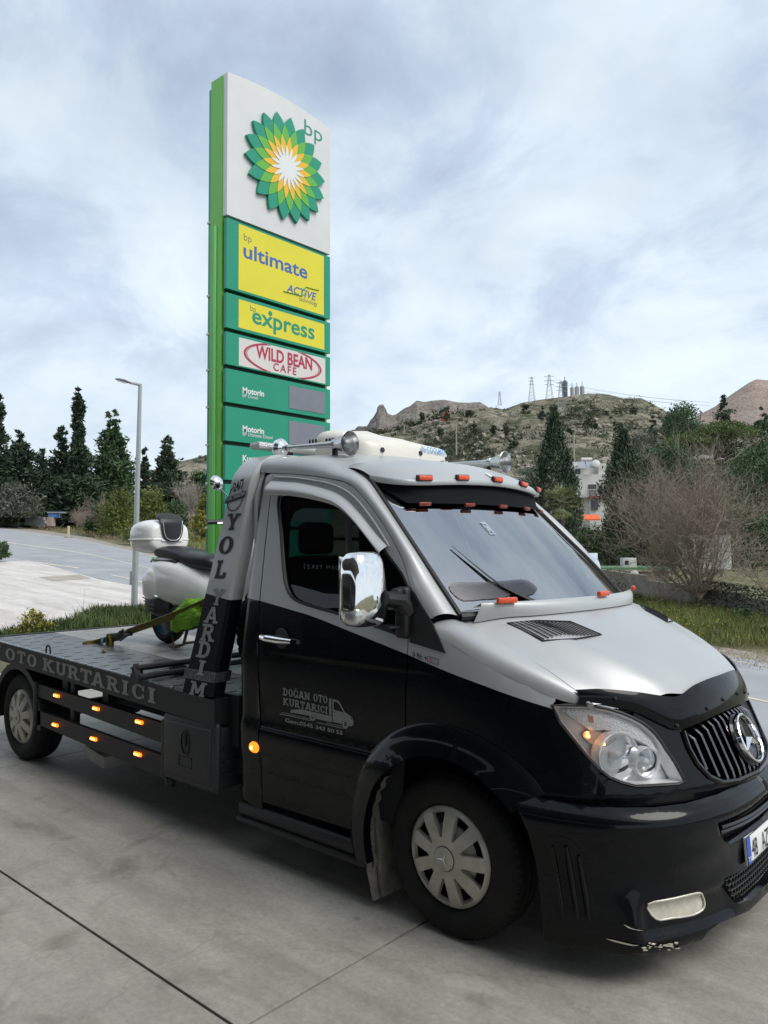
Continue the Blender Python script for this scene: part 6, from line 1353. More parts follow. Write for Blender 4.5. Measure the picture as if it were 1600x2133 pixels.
# pale concrete apron at the far exit, verge, road, markings
def sheet(name, pts, mtl, o, thick=0, kind='structure'):
    m = MB(); outl = [LD(p[0], p[1]) for p in pts]; patch(m, lambda l, d: (*W2(l, d), zt(l, d) + o), outl, [], None, thick, flip=False)
    ob = m.build(name, mtl, None, False); tag(ob, kind=kind); return ob
near = [gpt(u, v) for u, v in ((-60, 1167), (60, 1166), (110, 1178), (160, 1193), (210, 1206), (290, 1222), (330, 1233), (420, 1258), (470, 1275))]
padp = near + [gpt(u, v) for u, v in ((470, 1345), (300, 1345), (100, 1352), (-300, 1370), (-900, 1340), (-500, 1210))]
pad = sheet('concrete_apron', padp[::-1], padm, .03)
far = [gpt(u, v) for u, v in ((-60, 1087), (0, 1094), (60, 1099), (110, 1107), (170, 1121), (250, 1140), (330, 1158), (400, 1174))]
# road as a ribbon between its measured near and far edge, continued behind the truck to the right
rn = [W2(-75, 79), near[0][:2], near[3][:2], near[5][:2], near[6][:2], W2(-3.2, 19.5), W2(1.6, 13.5), W2(6.2, 7.5), W2(12, 0)]
rf = [W2(-120, 150), far[0][:2], far[4][:2], far[6][:2], far[7][:2], W2(-2.5, 30.5), W2(3.5, 22.5), W2(8.6, 16.1), W2(16, 4)]
rn = resample(rn, 40); rf = resample(rf, 40)
def roadp(i, t, o=.012): p = rn[int(i)] * (1 - t) + rf[int(i)] * t; l, d = LD(*p); return (p[0], p[1], zt(l, d) + o)
def roadf(f, t, o): f = min(max(f, 0), 38.99); i = int(f); p = (rn[i] * (1 - t) + rf[i] * t) * (1 - f + i) + (rn[i + 1] * (1 - t) + rf[i + 1] * t) * (f - i); l, d = LD(*p); return (p[0], p[1], zt(l, d) + o)
m = MB(); m.grid(lambda i, t: roadp(i, t), range(40), np.linspace(0, 1, 5), True); tag(m.build('road', asph), kind='structure')
m = MB(); m.grid(lambda i, t: roadf(i, .46 + .012 * t, .018), np.linspace(0, 39, 80), [0, 1], True); tag(m.build('centre_line', paintl), kind='structure')
m = MB(); m.grid(lambda i, t: roadf(i, .93 + .008 * t, .018), np.linspace(0, 39, 80), [0, 1], True); tag(m.build('edge_line', paintl), kind='structure')
dl_ = []
for k in range(14):
    a = 4 + k * 2.3; m = MB(); m.grid(lambda i, t: roadf(i, .10 + .012 * t, .018), np.linspace(a, a + 1.2, 5), [0, 1], True); o = m.build('lane_dash', paintl); tag(o, kind='structure')
# gravel shoulder on the far side
m = MB(); random.seed(3); jit = [random.uniform(-.25, .35) for _ in range(81)]
m.grid(lambda i, t: (lambda p, q: (p[0] + (q[0] - p[0]) * t * 1.0, p[1] + (q[1] - p[1]) * t, zt(*LD(p[0] + (q[0] - p[0]) * t, p[1] + (q[1] - p[1]) * t)) + .008))(np.array(roadf(i, 1.0, 0)), np.array(roadf(i, 1.17 + .05 * jit[int(i * 2)], 0))), np.linspace(0, 39, 79), [0, .5, 1], True); tag(m.build('gravel_shoulder', gravel), kind='structure')
m = MB(); sp_ = [gpt(u, v) for u, v in ((82, 1201), (165, 1196), (192, 1204), (112, 1210))]; sheet('apron_patch', sp_[::-1], mat('stained_concrete', (.36, .32, .27), .9, noise=.1, nscale=2), .036)
# ---------------------------------------------------------------- unseen canopy behind the camera, widened to darken paint and glass reflections
can = empty('unseen_canopy', (4.5, -9, 0), 'unseen station canopy roof, widened to darken reflections', 'canopy')
cm = mat('canopy_soffit', (.30, .31, .31), .6); m = MB(); m.box((-2.0, -10.4, 5.6), (32, 13.4, .6)); m.build('canopy_roof', cm, can, False)
for x in (-4, 9): m = MB(); m.box((x, -11, 2.65), (.5, .5, 5.3), None, .03); m.build('column', cm, can)
shop = empty('added_shop', (1, -18, 0), 'unseen shop block added behind the camera to darken reflections', 'building')  # unseen shop, added to keep side paint and window reflections dark
m = MB(); m.box((-8, -18, 2.1), (46, 6, 4.2)); m.build('wall', mat('shop_wall', (.10, .10, .105), .7), shop, False)
m = MB(); m.box((-4, -14.98, 1.4), (30, .06, 2.4)); m.build('window', mat('shop_glass', (.03, .035, .04), .1), shop, False)
# ================================================================ vegetation
rs = np.random.RandomState(7)
def leafmat(name, c1, c2, rough=.65, trans=.0):
    m = bpy.data.materials.new(name); m.use_nodes = True; nt = m.node_tree; b = nt.nodes['Principled BSDF']; b.inputs['Roughness'].default_value = rough; b.inputs['Specular IOR Level'].default_value = .25
    g = nt.nodes.new('ShaderNodeNewGeometry'); r = nt.nodes.new('ShaderNodeValToRGB'); e = r.color_ramp.elements; e[0].color = (*c1, 1); e[1].color = (*c2, 1); nt.links.new(g.outputs['Random Per Island'], r.inputs[0])
    t = nt.nodes.new('ShaderNodeTexCoord'); n = nt.nodes.new('ShaderNodeTexNoise'); n.inputs['Scale'].default_value = .35; n.inputs['Detail'].default_value = 3; nt.links.new(t.outputs['Object'], n.inputs['Vector'])
    q = nt.nodes.new('ShaderNodeMapRange'); q.inputs['From Min'].default_value = .3; q.inputs['From Max'].default_value = .7; q.inputs['To Min'].default_value = .65; q.inputs['To Max'].default_value = 1.3; nt.links.new(n.outputs['Fac'], q.inputs[0])
    x = nt.nodes.new('ShaderNodeMixRGB'); x.blend_type = 'MULTIPLY'; x.inputs[0].default_value = 1; nt.links.new(r.outputs[0], x.inputs[1]); nt.links.new(q.outputs[0], x.inputs[2]); nt.links.new(x.outputs[0], b.inputs['Base Color'])
    MATS[name] = m; return m
cyp = leafmat('cypress_foliage', (.022, .040, .024), (.070, .102, .056)); pinem = leafmat('pine_foliage', (.038, .070, .032), (.100, .165, .070))
umbm = leafmat('umbrella_pine_foliage', (0.0653, 0.1015, 0.0319), (0.1377, 0.1812, 0.0653)); olivem = leafmat('olive_foliage', (0.0688, 0.0813, 0.06), (0.1562, 0.1688, 0.1313))
bushm = leafmat('green_bush_foliage', (0.069, 0.092, 0.023), (0.1725, 0.1955, 0.0517)); yelm = leafmat('yellow_conifer_foliage', (0.12, 0.12, 0.018), (0.26, 0.24, 0.05)); dkb = leafmat('dark_bush_foliage', (.032, .058, .026), (.085, .130, .052))
grassm = leafmat('grass_blades', (.095, .125, .03), (.24, .25, .085)); drym = leafmat('dry_grass', (0.16, 0.13, 0.07), (0.3, 0.26, 0.15)); flow = leafmat('yellow_petals', (0.55, 0.45, 0.02), (0.75, 0.62, 0.04))
icem = leafmat('ice_plant_leaves', (0.035, 0.06, 0.018), (0.1, 0.14, 0.045)); scrub = leafmat('hill_scrub', (0.036, 0.0504, 0.0264), (0.096, 0.114, 0.06)); varm = leafmat('variegated_leaves', (0.1, 0.12, 0.02), (0.52, 0.44, 0.1)); palmm = leafmat('palm_fronds', (0.0715, 0.0975, 0.0325), (0.221, 0.234, 0.0975)); ivym = leafmat('ivy_leaves', (0.012, 0.03, 0.01), (0.035, 0.06, 0.022))
barkm = mat('bark', (.075, .062, .050), .9, noise=.3, nscale=8, bump=.5, bscale=20); twigm = mat('grey_twigs', (.26, .212, .165), .9, noise=.25, nscale=6); palet = mat('pale_twigs', (.33, .30, .26), .9, noise=.2, nscale=6)
def quads(name, C, U, V, m, parent=None):    # many small leaves: centre, half axes
    C, U, V = (np.asarray(a, dtype=np.float32) for a in (C, U, V)); n = len(C); co = np.empty((n, 4, 3), np.float32); co[:, 0] = C - U; co[:, 1] = C - V * .5; co[:, 2] = C + U; co[:, 3] = C + V * .5
    me = bpy.data.meshes.new(name); me.vertices.add(n * 4); me.loops.add(n * 4); me.polygons.add(n); me.vertices.foreach_set('co', co.ravel()); me.loops.foreach_set('vertex_index', np.arange(n * 4, dtype=np.int32)); me.polygons.foreach_set('loop_start', np.arange(0, n * 4, 4, dtype=np.int32)); me.update(); me.validate()
    return link(name, me, m, parent)
def rdir(n): v = rs.normal(size=(n, 3)); return v / np.linalg.norm(v, axis=1)[:, None]
def leaves_at(P, size, up=.0, out=None, flat=.6):
    n = len(P); U = rdir(n); U[:, 2] += up
    if out is not None: U += out
    U /= np.linalg.norm(U, axis=1)[:, None]; V = np.cross(U, rdir(n)); V /= np.linalg.norm(V, axis=1)[:, None] + 1e-9; s = size * rs.uniform(.6, 1.3, n)[:, None]; return P, U * s, V * s * flat
def trunk_mesh(parent, base, h, r0, m=barkm, lean=(0, 0), limbs=0, spread=1.0):
    mb = MB(); b = np.array(base, float); k = 7; pts = [b + np.array([lean[0] * t + .03 * h * math.sin(t * 5 + r0 * 50) * t, lean[1] * t, h * t]) for t in np.linspace(0, 1, k)]; mb.tube(pts, [r0 * (1.25 - t) for t in np.linspace(0, 1, k)], 8)
    for i in range(limbs):
        t = rs.uniform(.35, .95); p = b + np.array([lean[0] * t, lean[1] * t, h * t]); a = rs.uniform(0, 6.28); q = p + np.array([math.cos(a) * spread, math.sin(a) * spread, spread * .7]) * rs.uniform(.5, 1); mb.tube([p, (p + q) / 2 + np.array([0, 0, .1 * spread]), q], [r0 * .4, r0 * .28, r0 * .12], 5)
    return mb.build('trunk', m, parent)
def tree(name, base, h, r, label, mtl, kind='cone', n=5000, leaf=.25, trunk=.15, group=None, cat='tree', clump=70, tr=None, prof=None):
    base = np.array(base, float); root = empty(name, base, label, cat, group); trunk_mesh(root, base, h * (.80 if kind == 'cone' else .55), tr or h * .016 + .04, limbs=6 if kind != 'cone' else 0, spread=r * .7)
    nc = max(8, n // clump); per = n // nc; P = []; O = []
    ph = rs.uniform(0, 6.28, 8); asym = rs.uniform(.75, 1.2, 12)
    for i in range(nc):
        a = rs.uniform(0, 2 * math.pi)
        if kind == 'cone':                # conifer: side branches in ragged whorls
            t = 1 - rs.uniform(0, 1) ** .60; t = trunk / h + (1 - trunk / h) * t; rad = r * (prof(t) if prof else (1 - t) ** .75) * (.80 + .22 * math.sin(9 * a + ph[0] + 20 * t) + .16 * math.sin(t * 34 + ph[1])) * asym[int(t * 11.9)]
            q = rs.uniform(.1, 1) ** .5; c = np.array([math.cos(a) * rad * q, math.sin(a) * rad * q, h * t + rs.normal() * .015 * h]); s = np.array([.62, .62, .42]) * max(h * .022, rad * .55)
            o = np.array([math.cos(a), math.sin(a), .55])
        elif kind == 'col':
            t = rs.uniform(0, 1); t = trunk / h + (1 - trunk / h) * t; pr = prof(t) if prof else min(1, (1 - t) * 2.2) ** .7 * min(1, .55 + t * 3); rad = r * pr * asym[int(t * 11.9)]; q = rs.uniform(.3, 1) ** .5; c = np.array([math.cos(a) * rad * q, math.sin(a) * rad * q, h * t]); s = np.array([.30, .30, .70]) * max(.2, r * .5); o = np.array([math.cos(a) * .5, math.sin(a) * .5, 1.2])
        elif kind == 'umb':
            q = rs.uniform(0, 1) ** .5; c = np.array([math.cos(a) * r * q, math.sin(a) * r * q, h * (.72 + .26 * (1 - q * q) * rs.uniform(.6, 1) - .05 * rs.uniform(0, 1))]); s = np.array([.16, .16, .08]) * r; o = np.array([math.cos(a) * .4, math.sin(a) * .4, .7])
        else:                              # round crown or bush, lobed outline
            v = rdir(1)[0]; v[2] = abs(v[2]) * 1.0 if kind == 'bush' else v[2]; q = rs.uniform(.35, 1) ** .4; lob = .78 + .20 * math.sin(3 * a + ph[2]) + .14 * math.sin(5 * v[2] * 3 + ph[3]); zc0 = 0.08 if kind == 'bush' else .58; zr = .88 if kind == 'bush' else .42; c = np.array([v[0] * r * q * lob, v[1] * r * q * lob, h * (zc0 + zr * v[2] * q * (.85 + .15 * lob))]); s = np.array([.26, .26, .20]) * r; o = v * .7
        P.append(c + rs.normal(size=(per, 3)) * s * .55); O.append(np.tile(o, (per, 1)))
    P = np.concatenate(P) + base; O = np.concatenate(O); P[:, 2] = np.maximum(P[:, 2], base[2] + .02); C, U, V = leaves_at(P, leaf, 0, O * .9); quads('crown', C, U, V, mtl, root); return root
def bpos(u, v, d): p = at(u, v, d); return p
def standing(u, d, vbase): return at(u, vbase, d)
def hpx(v0, v1, d): return abs(v0 - v1) / FPX * d
LT = 'trees beyond the road'
# ---- left wood, far side of the road
def T_(u, vb, vt, hw, d, kind, mtl, label, n, leaf, name='conifer', trunk=.1, prof=None, group=LT, clump=26, cat='tree'): return tree(name, standing(u, d, vb), hpx(vb, vt, d), hw / FPX * d, label, mtl, kind, n, leaf, trunk, group, cat, clump, prof=prof)
spire = lambda t: (.95 * (1 - t / .62) + .16 if t < .62 else .16 + .06 * (1 - t)) if t > .12 else .8
T_(-8, 1100, 815, 44, 86, 'cone', cyp, 'dark spiky conifer cut by the left edge of the picture', 8250, .36)
T_(38, 1095, 898, 58, 92, 'cone', cyp, 'broad dark conifer second from the left edge', 10500, .36, prof=lambda t: min(1, (1 - t) * 1.5) ** .8)
T_(85, 1092, 935, 45, 100, 'cone', cyp, 'lower dark conifer between the left pair and the spire', 6750, .36, prof=lambda t: min(1, (1 - t) * 1.7) ** .8)
T_(160, 1100, 808, 62, 90, 'cone', cyp, 'tallest dark conifer with a thin spire top left of the lamp post', 15000, .36, trunk=1.2, prof=spire)
T_(126, 1098, 880, 40, 91, 'cone', cyp, 'shorter dark conifer leaning against the tall spire', 6750, .36, prof=lambda t: min(1, (1 - t) * 1.3) ** .85)
T_(232, 1090, 856, 58, 94, 'cone', pinem, 'wide dark green conifer just left of the lamp post', 14250, .36, prof=lambda t: min(1, (1 - t) * 1.15 + .05) ** .75)
T_(300, 1080, 925, 26, 104, 'cone', cyp, 'narrow dark conifer right behind the lamp post', 4500, .36)
T_(347, 1075, 905, 44, 96, 'cone', cyp, 'dark conifer between the lamp post and the price pylon', 9000, .36, prof=lambda t: min(1, (1 - t) * 1.3) ** .8)
T_(420, 1080, 985, 34, 100, 'round', pinem, 'low dark tree directly left of the price pylon', 4500, .36)
T_(32, 1078, 1003, 50, 84, 'bush', olivem, 'grey-green olive bush at the left end of the road', 4500, .20, name='olive_bush', cat='bush')
T_(95, 1090, 1040, 40, 90, 'bush', dkb, 'dark bush behind the low block wall', 2500, .22, name='bush', cat='bush')
T_(245, 1120, 1012, 44, 70, 'bush', bushm, 'olive-yellow bush left of the lamp post', 4500, .15, name='bush', cat='bush')
T_(205, 1110, 1045, 30, 72, 'bush', dkb, 'dark low bush among the bare twigs', 2000, .16, name='bush', cat='bush')
T_(318, 1125, 1005, 42, 66, 'bush', bushm, 'fresh green bush right of the lamp post', 4500, .14, name='bush', cat='bush')
T_(366, 1118, 1035, 34, 64, 'bush', dkb, 'brownish dark bush under the pale bare tree', 2600, .15, name='bush', cat='bush')
T_(285, 1130, 1085, 34, 58, 'bush', bushm, 'low bright bush by the roadside behind the top case', 1800, .12, name='bush', cat='bush')
tree('yellow_conifer', standing(422, 32, 1128), hpx(1128, 1015, 32), 34 / FPX * 32, 'small yellow-tipped conifer beside the price pylon', yelm, 'cone', 4200, .08, .05, None, 'tree', 50, prof=lambda t: min(1, (1 - t) * 1.2) ** .9)
T_(2, 1166, 1122, 16, 36, 'bush', pinem, 'clipped green shrub at the left edge of the apron', 2200, .07, name='shrub', cat='bush', group=None)
# ---- bare trees
def bare(name, base, h, spread, label, mtl, n0=7, seed=1, depth=4, r0=.05, upw=.55, cat='tree', group=None, sides=4, kids=(3, 5)):
    rg = np.random.RandomState(seed); root = empty(name, base, label, cat, group); mb = MB(); tw = MB()
    def grow(p, d, L_, r_, lev):
        k = 4; pts = [p]; q = p.copy(); dd = d.copy()
        for i in range(k):
            dd = dd + rg.normal(size=3) * .16 + np.array([0, 0, .05 * upw]); dd /= np.linalg.norm(dd); q = q + dd * L_ / k; pts.append(q.copy())
        (mb if lev < 2 else tw).tube(pts, [r_ * (1 - .16 * i) for i in range(k + 1)], sides if lev < 2 else 3, cap=False)
        if lev < depth:
            for j in range(rg.randint(*kids)):
                i = rg.randint(1, k + 1); nd = dd * .75 + rg.normal(size=3) * .55 + np.array([0, 0, .18 * upw]); nd /= np.linalg.norm(nd); grow(pts[i], nd, L_ * rg.uniform(.5, .8), max(r_ * .52, .0055), lev + 1)
    b = np.array(base, float)
    for i in range(n0):
        a = 2 * math.pi * i / n0 + rg.uniform(-.3, .3); s = rg.uniform(.25, 1.0) * spread; d = np.array([math.cos(a) * s, math.sin(a) * s, upw + rg.uniform(0, .6)]); d /= np.linalg.norm(d); grow(b + rg.normal(size=3) * .05 * np.array([1, 1, 0]), d, h * rg.uniform(.36, .52), r0 * rg.uniform(.6, 1), 0)
    mb.build('limbs', mtl, root); o = tw.build('twigs', mtl, root, False); return root
bare('bare_tree', standing(1455, 26.5, 1245), 5.5, 1.30, 'leafless spreading tree in front of the garden wall', twigm, 20, 5, 4, .06, 1.0, kids=(4, 6))
bare('bare_tree', standing(1640, 22.0, 1270), 3.6, 1.2, 'leafless tree reaching in from the right edge', twigm, 7, 9, 4, .04, .6, kids=(3, 5))
for k, (u, vb, vt, d) in enumerate(((385, 1075, 950, 72), (400, 1075, 975, 72))): bare('pale_bare_tree', standing(u, d, vb), hpx(vb, vt, d) * .75, .30, ('pale upright leafless tree left of the price pylon', 'smaller pale leafless tree nearest the price pylon')[k], palet, 9, 20 + k, 3, .07, 1.6, kids=(4, 6))
for k, (u, vb, h_, d) in enumerate(((180, 1100, 3.2, 74), (215, 1105, 4.2, 71), (160, 1098, 2.6, 78))): bare('bare_shrub', standing(u, d, vb), h_, .8, ('brown leafless shrub left of centre in the roadside scrub', 'tall greyish leafless shrub beside the olive-yellow bush', 'low leafless shrub next to the hut')[k], twigm, 9, 30 + k, 3, .035, .8, cat='shrub', kids=(4, 6))
# ---- right wood
RT = 'trees on the right slope'
T_(1158, 1190, 858, 50, 62, 'col', cyp, 'tall dark cypress left of the white house', 13000, .17, trunk=.2, group=RT, clump=24, prof=lambda t: min(1, (1 - t) * 2.0) ** .8)
T_(1302, 1190, 902, 50, 52, 'col', cyp, 'tall dark cypress right of the white house', 13000, .15, trunk=.2, group=RT, clump=24, prof=lambda t: min(1, (1 - t) * 2.4 + .02) ** .8 * (.75 + .25 * t))
T_(1195, 1190, 985, 26, 66, 'col', dkb, 'thin cypress in front of the white house corner', 3500, .15, group=RT)
T_(1105, 1170, 965, 42, 95, 'round', olivem, 'grey-green tree behind the far air horn', 3600, .22, group=RT)
T_(1425, 1000, 838, 50, 150, 'round', pinem, 'dense dark pine high on the right slope', 7000, .34, group=RT)
T_(1362, 990, 855, 24, 150, 'cone', cyp, 'reddish dark conifer left of the dense pine', 2600, .32, group=RT)
T_(1512, 1000, 820, 52, 165, 'cone', cyp, 'thin-topped conifer group below the quarry slope', 6000, .36, group=RT, prof=lambda t: min(1, (1 - t) * 1.25) ** .9)
T_(1590, 990, 846, 46, 150, 'cone', pinem, 'dark conifer at the right edge of the slope', 5000, .34, group=RT, prof=lambda t: min(1, (1 - t) * 1.5) ** .8)
T_(1510, 985, 874, 62, 118, 'umb', umbm, 'spreading umbrella pine with a leaning trunk', 7500, .22, group=RT, name='umbrella_pine')
T_(1440, 985, 898, 50, 116, 'umb', umbm, 'lower umbrella pine left of the leaning one', 5000, .22, group=RT, name='umbrella_pine')
T_(1345, 1010, 895, 42, 120, 'round', olivem, 'grey olive tree above the green tree belt', 5000, .22, group=RT)
T_(1392, 1040, 930, 66, 96, 'round', pinem, 'broad green tree behind the bare tree', 8000, .22, group=RT)
T_(1335, 1080, 950, 52, 88, 'round', dkb, 'dark green tree behind the right cypress', 6000, .22, group=RT)
T_(1480, 1075, 975, 70, 84, 'round', dkb, 'dark green tree behind the middle of the bare tree', 7000, .22, group=RT)
T_(1580, 1075, 930, 66, 90, 'round', pinem, 'green tree at the right edge behind the bare tree', 7000, .22, group=RT)
T_(1570, 1190, 1050, 74, 48, 'bush', dkb, 'dark bush mass at the right edge above the wall', 6500, .13, group=RT, name='bush', cat='bush')
T_(1400, 1190, 1040, 60, 46, 'bush', bushm, 'olive bush behind the trunk of the bare tree', 5000, .12, group=RT, name='bush', cat='bush')
T_(1330, 1185, 1085, 44, 48, 'bush', dkb, 'dark bush right of the green flat roof', 4000, .12, group=RT, name='bush', cat='bush')
T_(1235, 1190, 1090, 60, 60, 'bush', dkb, 'dark bush below the orange awning', 5000, .15, group=RT, name='bush', cat='bush')
T_(1500, 1130, 1040, 70, 60, 'bush', pinem, 'green bush above the white shed', 5000, .15, group=RT, name='bush', cat='bush')
T_(1620, 1120, 960, 60, 70, 'round', dkb, 'dark tree cut by the right edge of the picture', 5000, .18, group=RT)
# ivy on the wall
def scatter_stuff(name, P, size, mtl, label, cat, up=.3, flat=.6):
    C, U, V = leaves_at(P, size, up, None, flat); o = quads(name, C, U, V, mtl); tag(o, label, cat, kind='stuff'); return o
# palm
pc = at(1170, 1050, 46); pr = empty('palm_tree', at(1170, 1190, 46), 'pale green fan palm between the cab and the left cypress', 'palm')
m = MB(); m.tube([at(1170, 1190, 46), at(1168, 1120, 46), pc], [.22, .2, .18], 10); m.build('trunk', barkm, pr)
for k in range(46):
    a = rs.uniform(0, 6.28); el = rs.uniform(-.9, 1.2); L_ = rs.uniform(.9, 1.3); d = np.array([math.cos(a) * math.cos(el), math.sin(a) * math.cos(el), math.sin(el)]); base_ = pc + d * .1; Lf = []; tip = pc + d * L_ * .75
    m = MB(); m.tube([base_, tip], [.018, .008], 4); s_ = np.cross(d, (0, 0, 1)); s_ /= np.linalg.norm(s_) + 1e-6; n_ = np.cross(s_, d)
    for q in np.linspace(-1.25, 1.25, 13):
        dd = d * math.cos(q) + s_ * math.sin(q); e_ = tip + dd * L_ * .55; md = tip + dd * L_ * .35; w_ = np.cross(dd, n_) * .018; drp = np.array([0, 0, -.10 - .1 * abs(q)]) * L_; m.add([tip, md - w_ + drp * .3, e_ + drp, md + w_ + drp * .3], [(0, 1, 2, 3)])
    m.build('frond', palmm, pr, False)
# ---------------------------------------------------------------- verge planting between forecourt and apron
def ground_pts(n, poly_px):              # random points on the sloping ground inside a photo polygon
    poly = [LD(*gpt(u, v)[:2]) for u, v in poly_px]; a = np.array(poly); lo, hi = a.min(0), a.max(0); out_ = []
    while len(out_) < n:
        p = rs.uniform(lo, hi)
        if inside(p, poly): w = W2(*p); out_.append((w[0], w[1], zt(*p)))
    return np.array(out_)
def blades(name, P, h, w, mtl, label, cat, lean=.35, hv=.5):
    n = len(P); H_ = h * rs.uniform(1 - hv, 1 + hv, n); D = np.column_stack([rs.normal(size=n) * lean, rs.normal(size=n) * lean, np.ones(n)]); D /= np.linalg.norm(D, axis=1)[:, None]; U = D * (H_ / 2)[:, None]; C = P + U; S_ = np.cross(D, rdir(n)); S_ /= np.linalg.norm(S_, axis=1)[:, None]
    o = quads(name, C, U, S_ * w, mtl); tag(o, label, cat, kind='stuff'); return o
VERGE = [(-60, 1345), (-20, 1338), (60, 1322), (130, 1308), (190, 1290), (240, 1279), (300, 1274), (345, 1277), (420, 1290), (430, 1345), (200, 1350)]
m = MB(); outl = [LD(*gpt(u, v)[:2]) for u, v in VERGE]; patch(m, lambda l, d: (*W2(l, d), zt(l, d) + .05), outl, [], None, .1); o = m.build('verge_bed', soil, None, False); tag(o, kind='structure')
P = ground_pts(11000, VERGE); P[:, 2] += .05 + .10 * np.maximum(0, np.sin(P[:, 0] * 1.3) * np.cos(P[:, 1] * 1.7)); blades('ice_plant', P, .22, .035, icem, 'low fleshy-leaved ground cover along the verge behind the flatbed', 'ground cover', .45)
P = ground_pts(2500, VERGE); blades('verge_grass', P, .34, .010, grassm, 'grass blades growing through the verge ground cover', 'grass', .5)
tree('variegated_shrub', gpt(75, 1335) + np.array([0, 0, .05]), .62, .36, 'small yellow variegated shrub in the verge behind the flatbed', varm, 'bush', 1300, .045, .05, None, 'shrub', 30)
bare('pruned_shrub', gpt(6, 1345), .85, .8, 'bare pruned brown shrub at the left edge of the verge', mat('reddish_bark', (.10, .065, .055), .9), 3, 44, 2, .030, .7, cat='shrub', kids=(2, 3))
for k, (u, vb, h_) in enumerate(((176, 1300, .85), (165, 1300, .5), (205, 1296, .45), (100, 1318, .4))):
    b = gpt(u, vb); m = MB(); m.tube([b, b + np.array([.01, .0, h_ * .5]), b + np.array([.0, .02, h_])], [.006, .004, .002], 4)
    for q in range(4): a = rs.uniform(0, 6.28); s_ = b + np.array([0, 0, h_ * rs.uniform(.1, .6)]); m.tube([s_, s_ + np.array([math.cos(a) * .2, math.sin(a) * .2, .25])], [.003, .0015], 3)
    o = m.build('dry_stalk', twigm); tag(o, ('tallest thin dry stalk standing in the verge', 'short dry stalk left of the tallest one', 'short dry stalk right of the tallest one', 'dry stalk near the variegated shrub')[k], 'stalk', 'dry stalks in the verge')
# far roadside grass, right meadow
P = ground_pts(9000, [(0, 1086), (60, 1088), (120, 1098), (200, 1112), (340, 1140), (440, 1165), (440, 1128), (300, 1105), (160, 1085), (0, 1076)]); blades('roadside_grass', P, .55, .05, grassm, 'grass strip along the far side of the road', 'grass', .4)
P = ground_pts(2500, [(60, 1098), (140, 1108), (260, 1130), (440, 1165), (440, 1150), (260, 1118), (100, 1094)]); blades('dry_roadside_grass', P, .35, .05, drym, 'dry grass tufts beside the gravel shoulder', 'grass', .5)
MEAD = [(1270, 1225), (1345, 1252), (1600, 1297), (1760, 1320), (1760, 1375), (1600, 1352), (1480, 1352), (1400, 1330), (1250, 1262)]
P = ground_pts(22000, MEAD); blades('meadow_grass', P, .28, .016, grassm, 'tall green grass between the road and the garden wall', 'grass', .45, .6)
P = ground_pts(2500, MEAD); blades('meadow_dry_grass', P, .20, .014, drym, 'dry stems scattered through the meadow grass', 'grass', .6)
P = ground_pts(650, MEAD); P[:, 2] += .22 + .1 * rs.rand(len(P)); scatter_stuff('meadow_flowers', P, .028, flow, 'small yellow wildflowers dotted over the meadow', 'flowers')
P = ground_pts(1500, [(1440, 1385), (1600, 1400), (1760, 1420), (1760, 1370), (1600, 1350), (1440, 1345)]); blades('shoulder_weeds', P, .08, .012, drym, 'dry weeds in the gravel shoulder on the right', 'weeds', .8)

for k, (u, v, h_, r_) in enumerate(((1330, 1262, .45, .4), (1400, 1290, .35, .35), (1450, 1268, .5, .45), (1500, 1320, .35, .4), (1545, 1300, .45, .45), (1585, 1330, .35, .35))):
    tree('meadow_weed', gpt(u, v), h_, r_, ('leafy weed beside the hood end of the wall', 'leafy weed left of the bare tree foot', 'taller leafy weed below the bare tree', 'low leafy weed nearest the gravel', 'leafy weed in the middle of the right meadow', 'leafy weed at the right edge of the meadow')[k], bushm if k % 2 else pinem, 'bush', 420, .055, .03, 'weeds in the meadow', 'weed', 20, tr=.01)
# ================================================================ garden wall, sheds, house
wallm = mat('old_render_wall', (.22, .195, .16), .9, noise=.25, nscale=2.5, c2=(.30, .27, .225), bump=.4, bscale=12)
def ldp(l, d, z=None): p = W2(l, d); return np.array([p[0], p[1], zt(l, d) if z is None else z])
WL = [(8.1, 35.0), (9.29, 31.85), (10.1, 29.7), (11.8, 25.2), (12.4, 23.6), (15.0, 16.7)]
gw = empty('garden_wall', ldp(10.1, 29.7), 'low rendered garden wall with ivy behind the meadow on the right', 'wall')
for i in range(len(WL) - 1):
    a = ldp(*WL[i]); b = ldp(*WL[i + 1]); h = (1.0, .98, .80, .68, .68)[i]; d = (b - a)[:2]; n_ = np.array([d[1], -d[0]]) / np.linalg.norm(d) * .1; m = MB()
    m.add([(*(a[:2] - n_), a[2] - .4), (*(b[:2] - n_), b[2] - .4), (*(b[:2] + n_), b[2] - .4), (*(a[:2] + n_), a[2] - .4), (*(a[:2] - n_), a[2] + h), (*(b[:2] - n_), b[2] + h), (*(b[:2] + n_), b[2] + h), (*(a[:2] + n_), a[2] + h)], [(0, 1, 5, 4), (1, 2, 6, 5), (2, 3, 7, 6), (3, 0, 4, 7), (4, 5, 6, 7)]); m.build('wall_section', wallm, gw, False)
def wall_pts(n, i, t0, t1, thick=.25):
    a = ldp(*WL[i]); b = ldp(*WL[i + 1]); t = rs.uniform(t0, t1, n); P = a + (b - a) * t[:, None]; P[:, :2] += rs.normal(size=(n, 2)) * thick * .6; P[:, 2] += rs.uniform(0, 1.05, n); return P
for i, t0, t1, n in ((2, .55, 1.0, 2600), (3, 0, .9, 1500), (1, .0, .5, 500)):
    C, U, V = leaves_at(wall_pts(n, i, t0, t1), .06, .2); quads('ivy', C, U, V, ivym, gw)
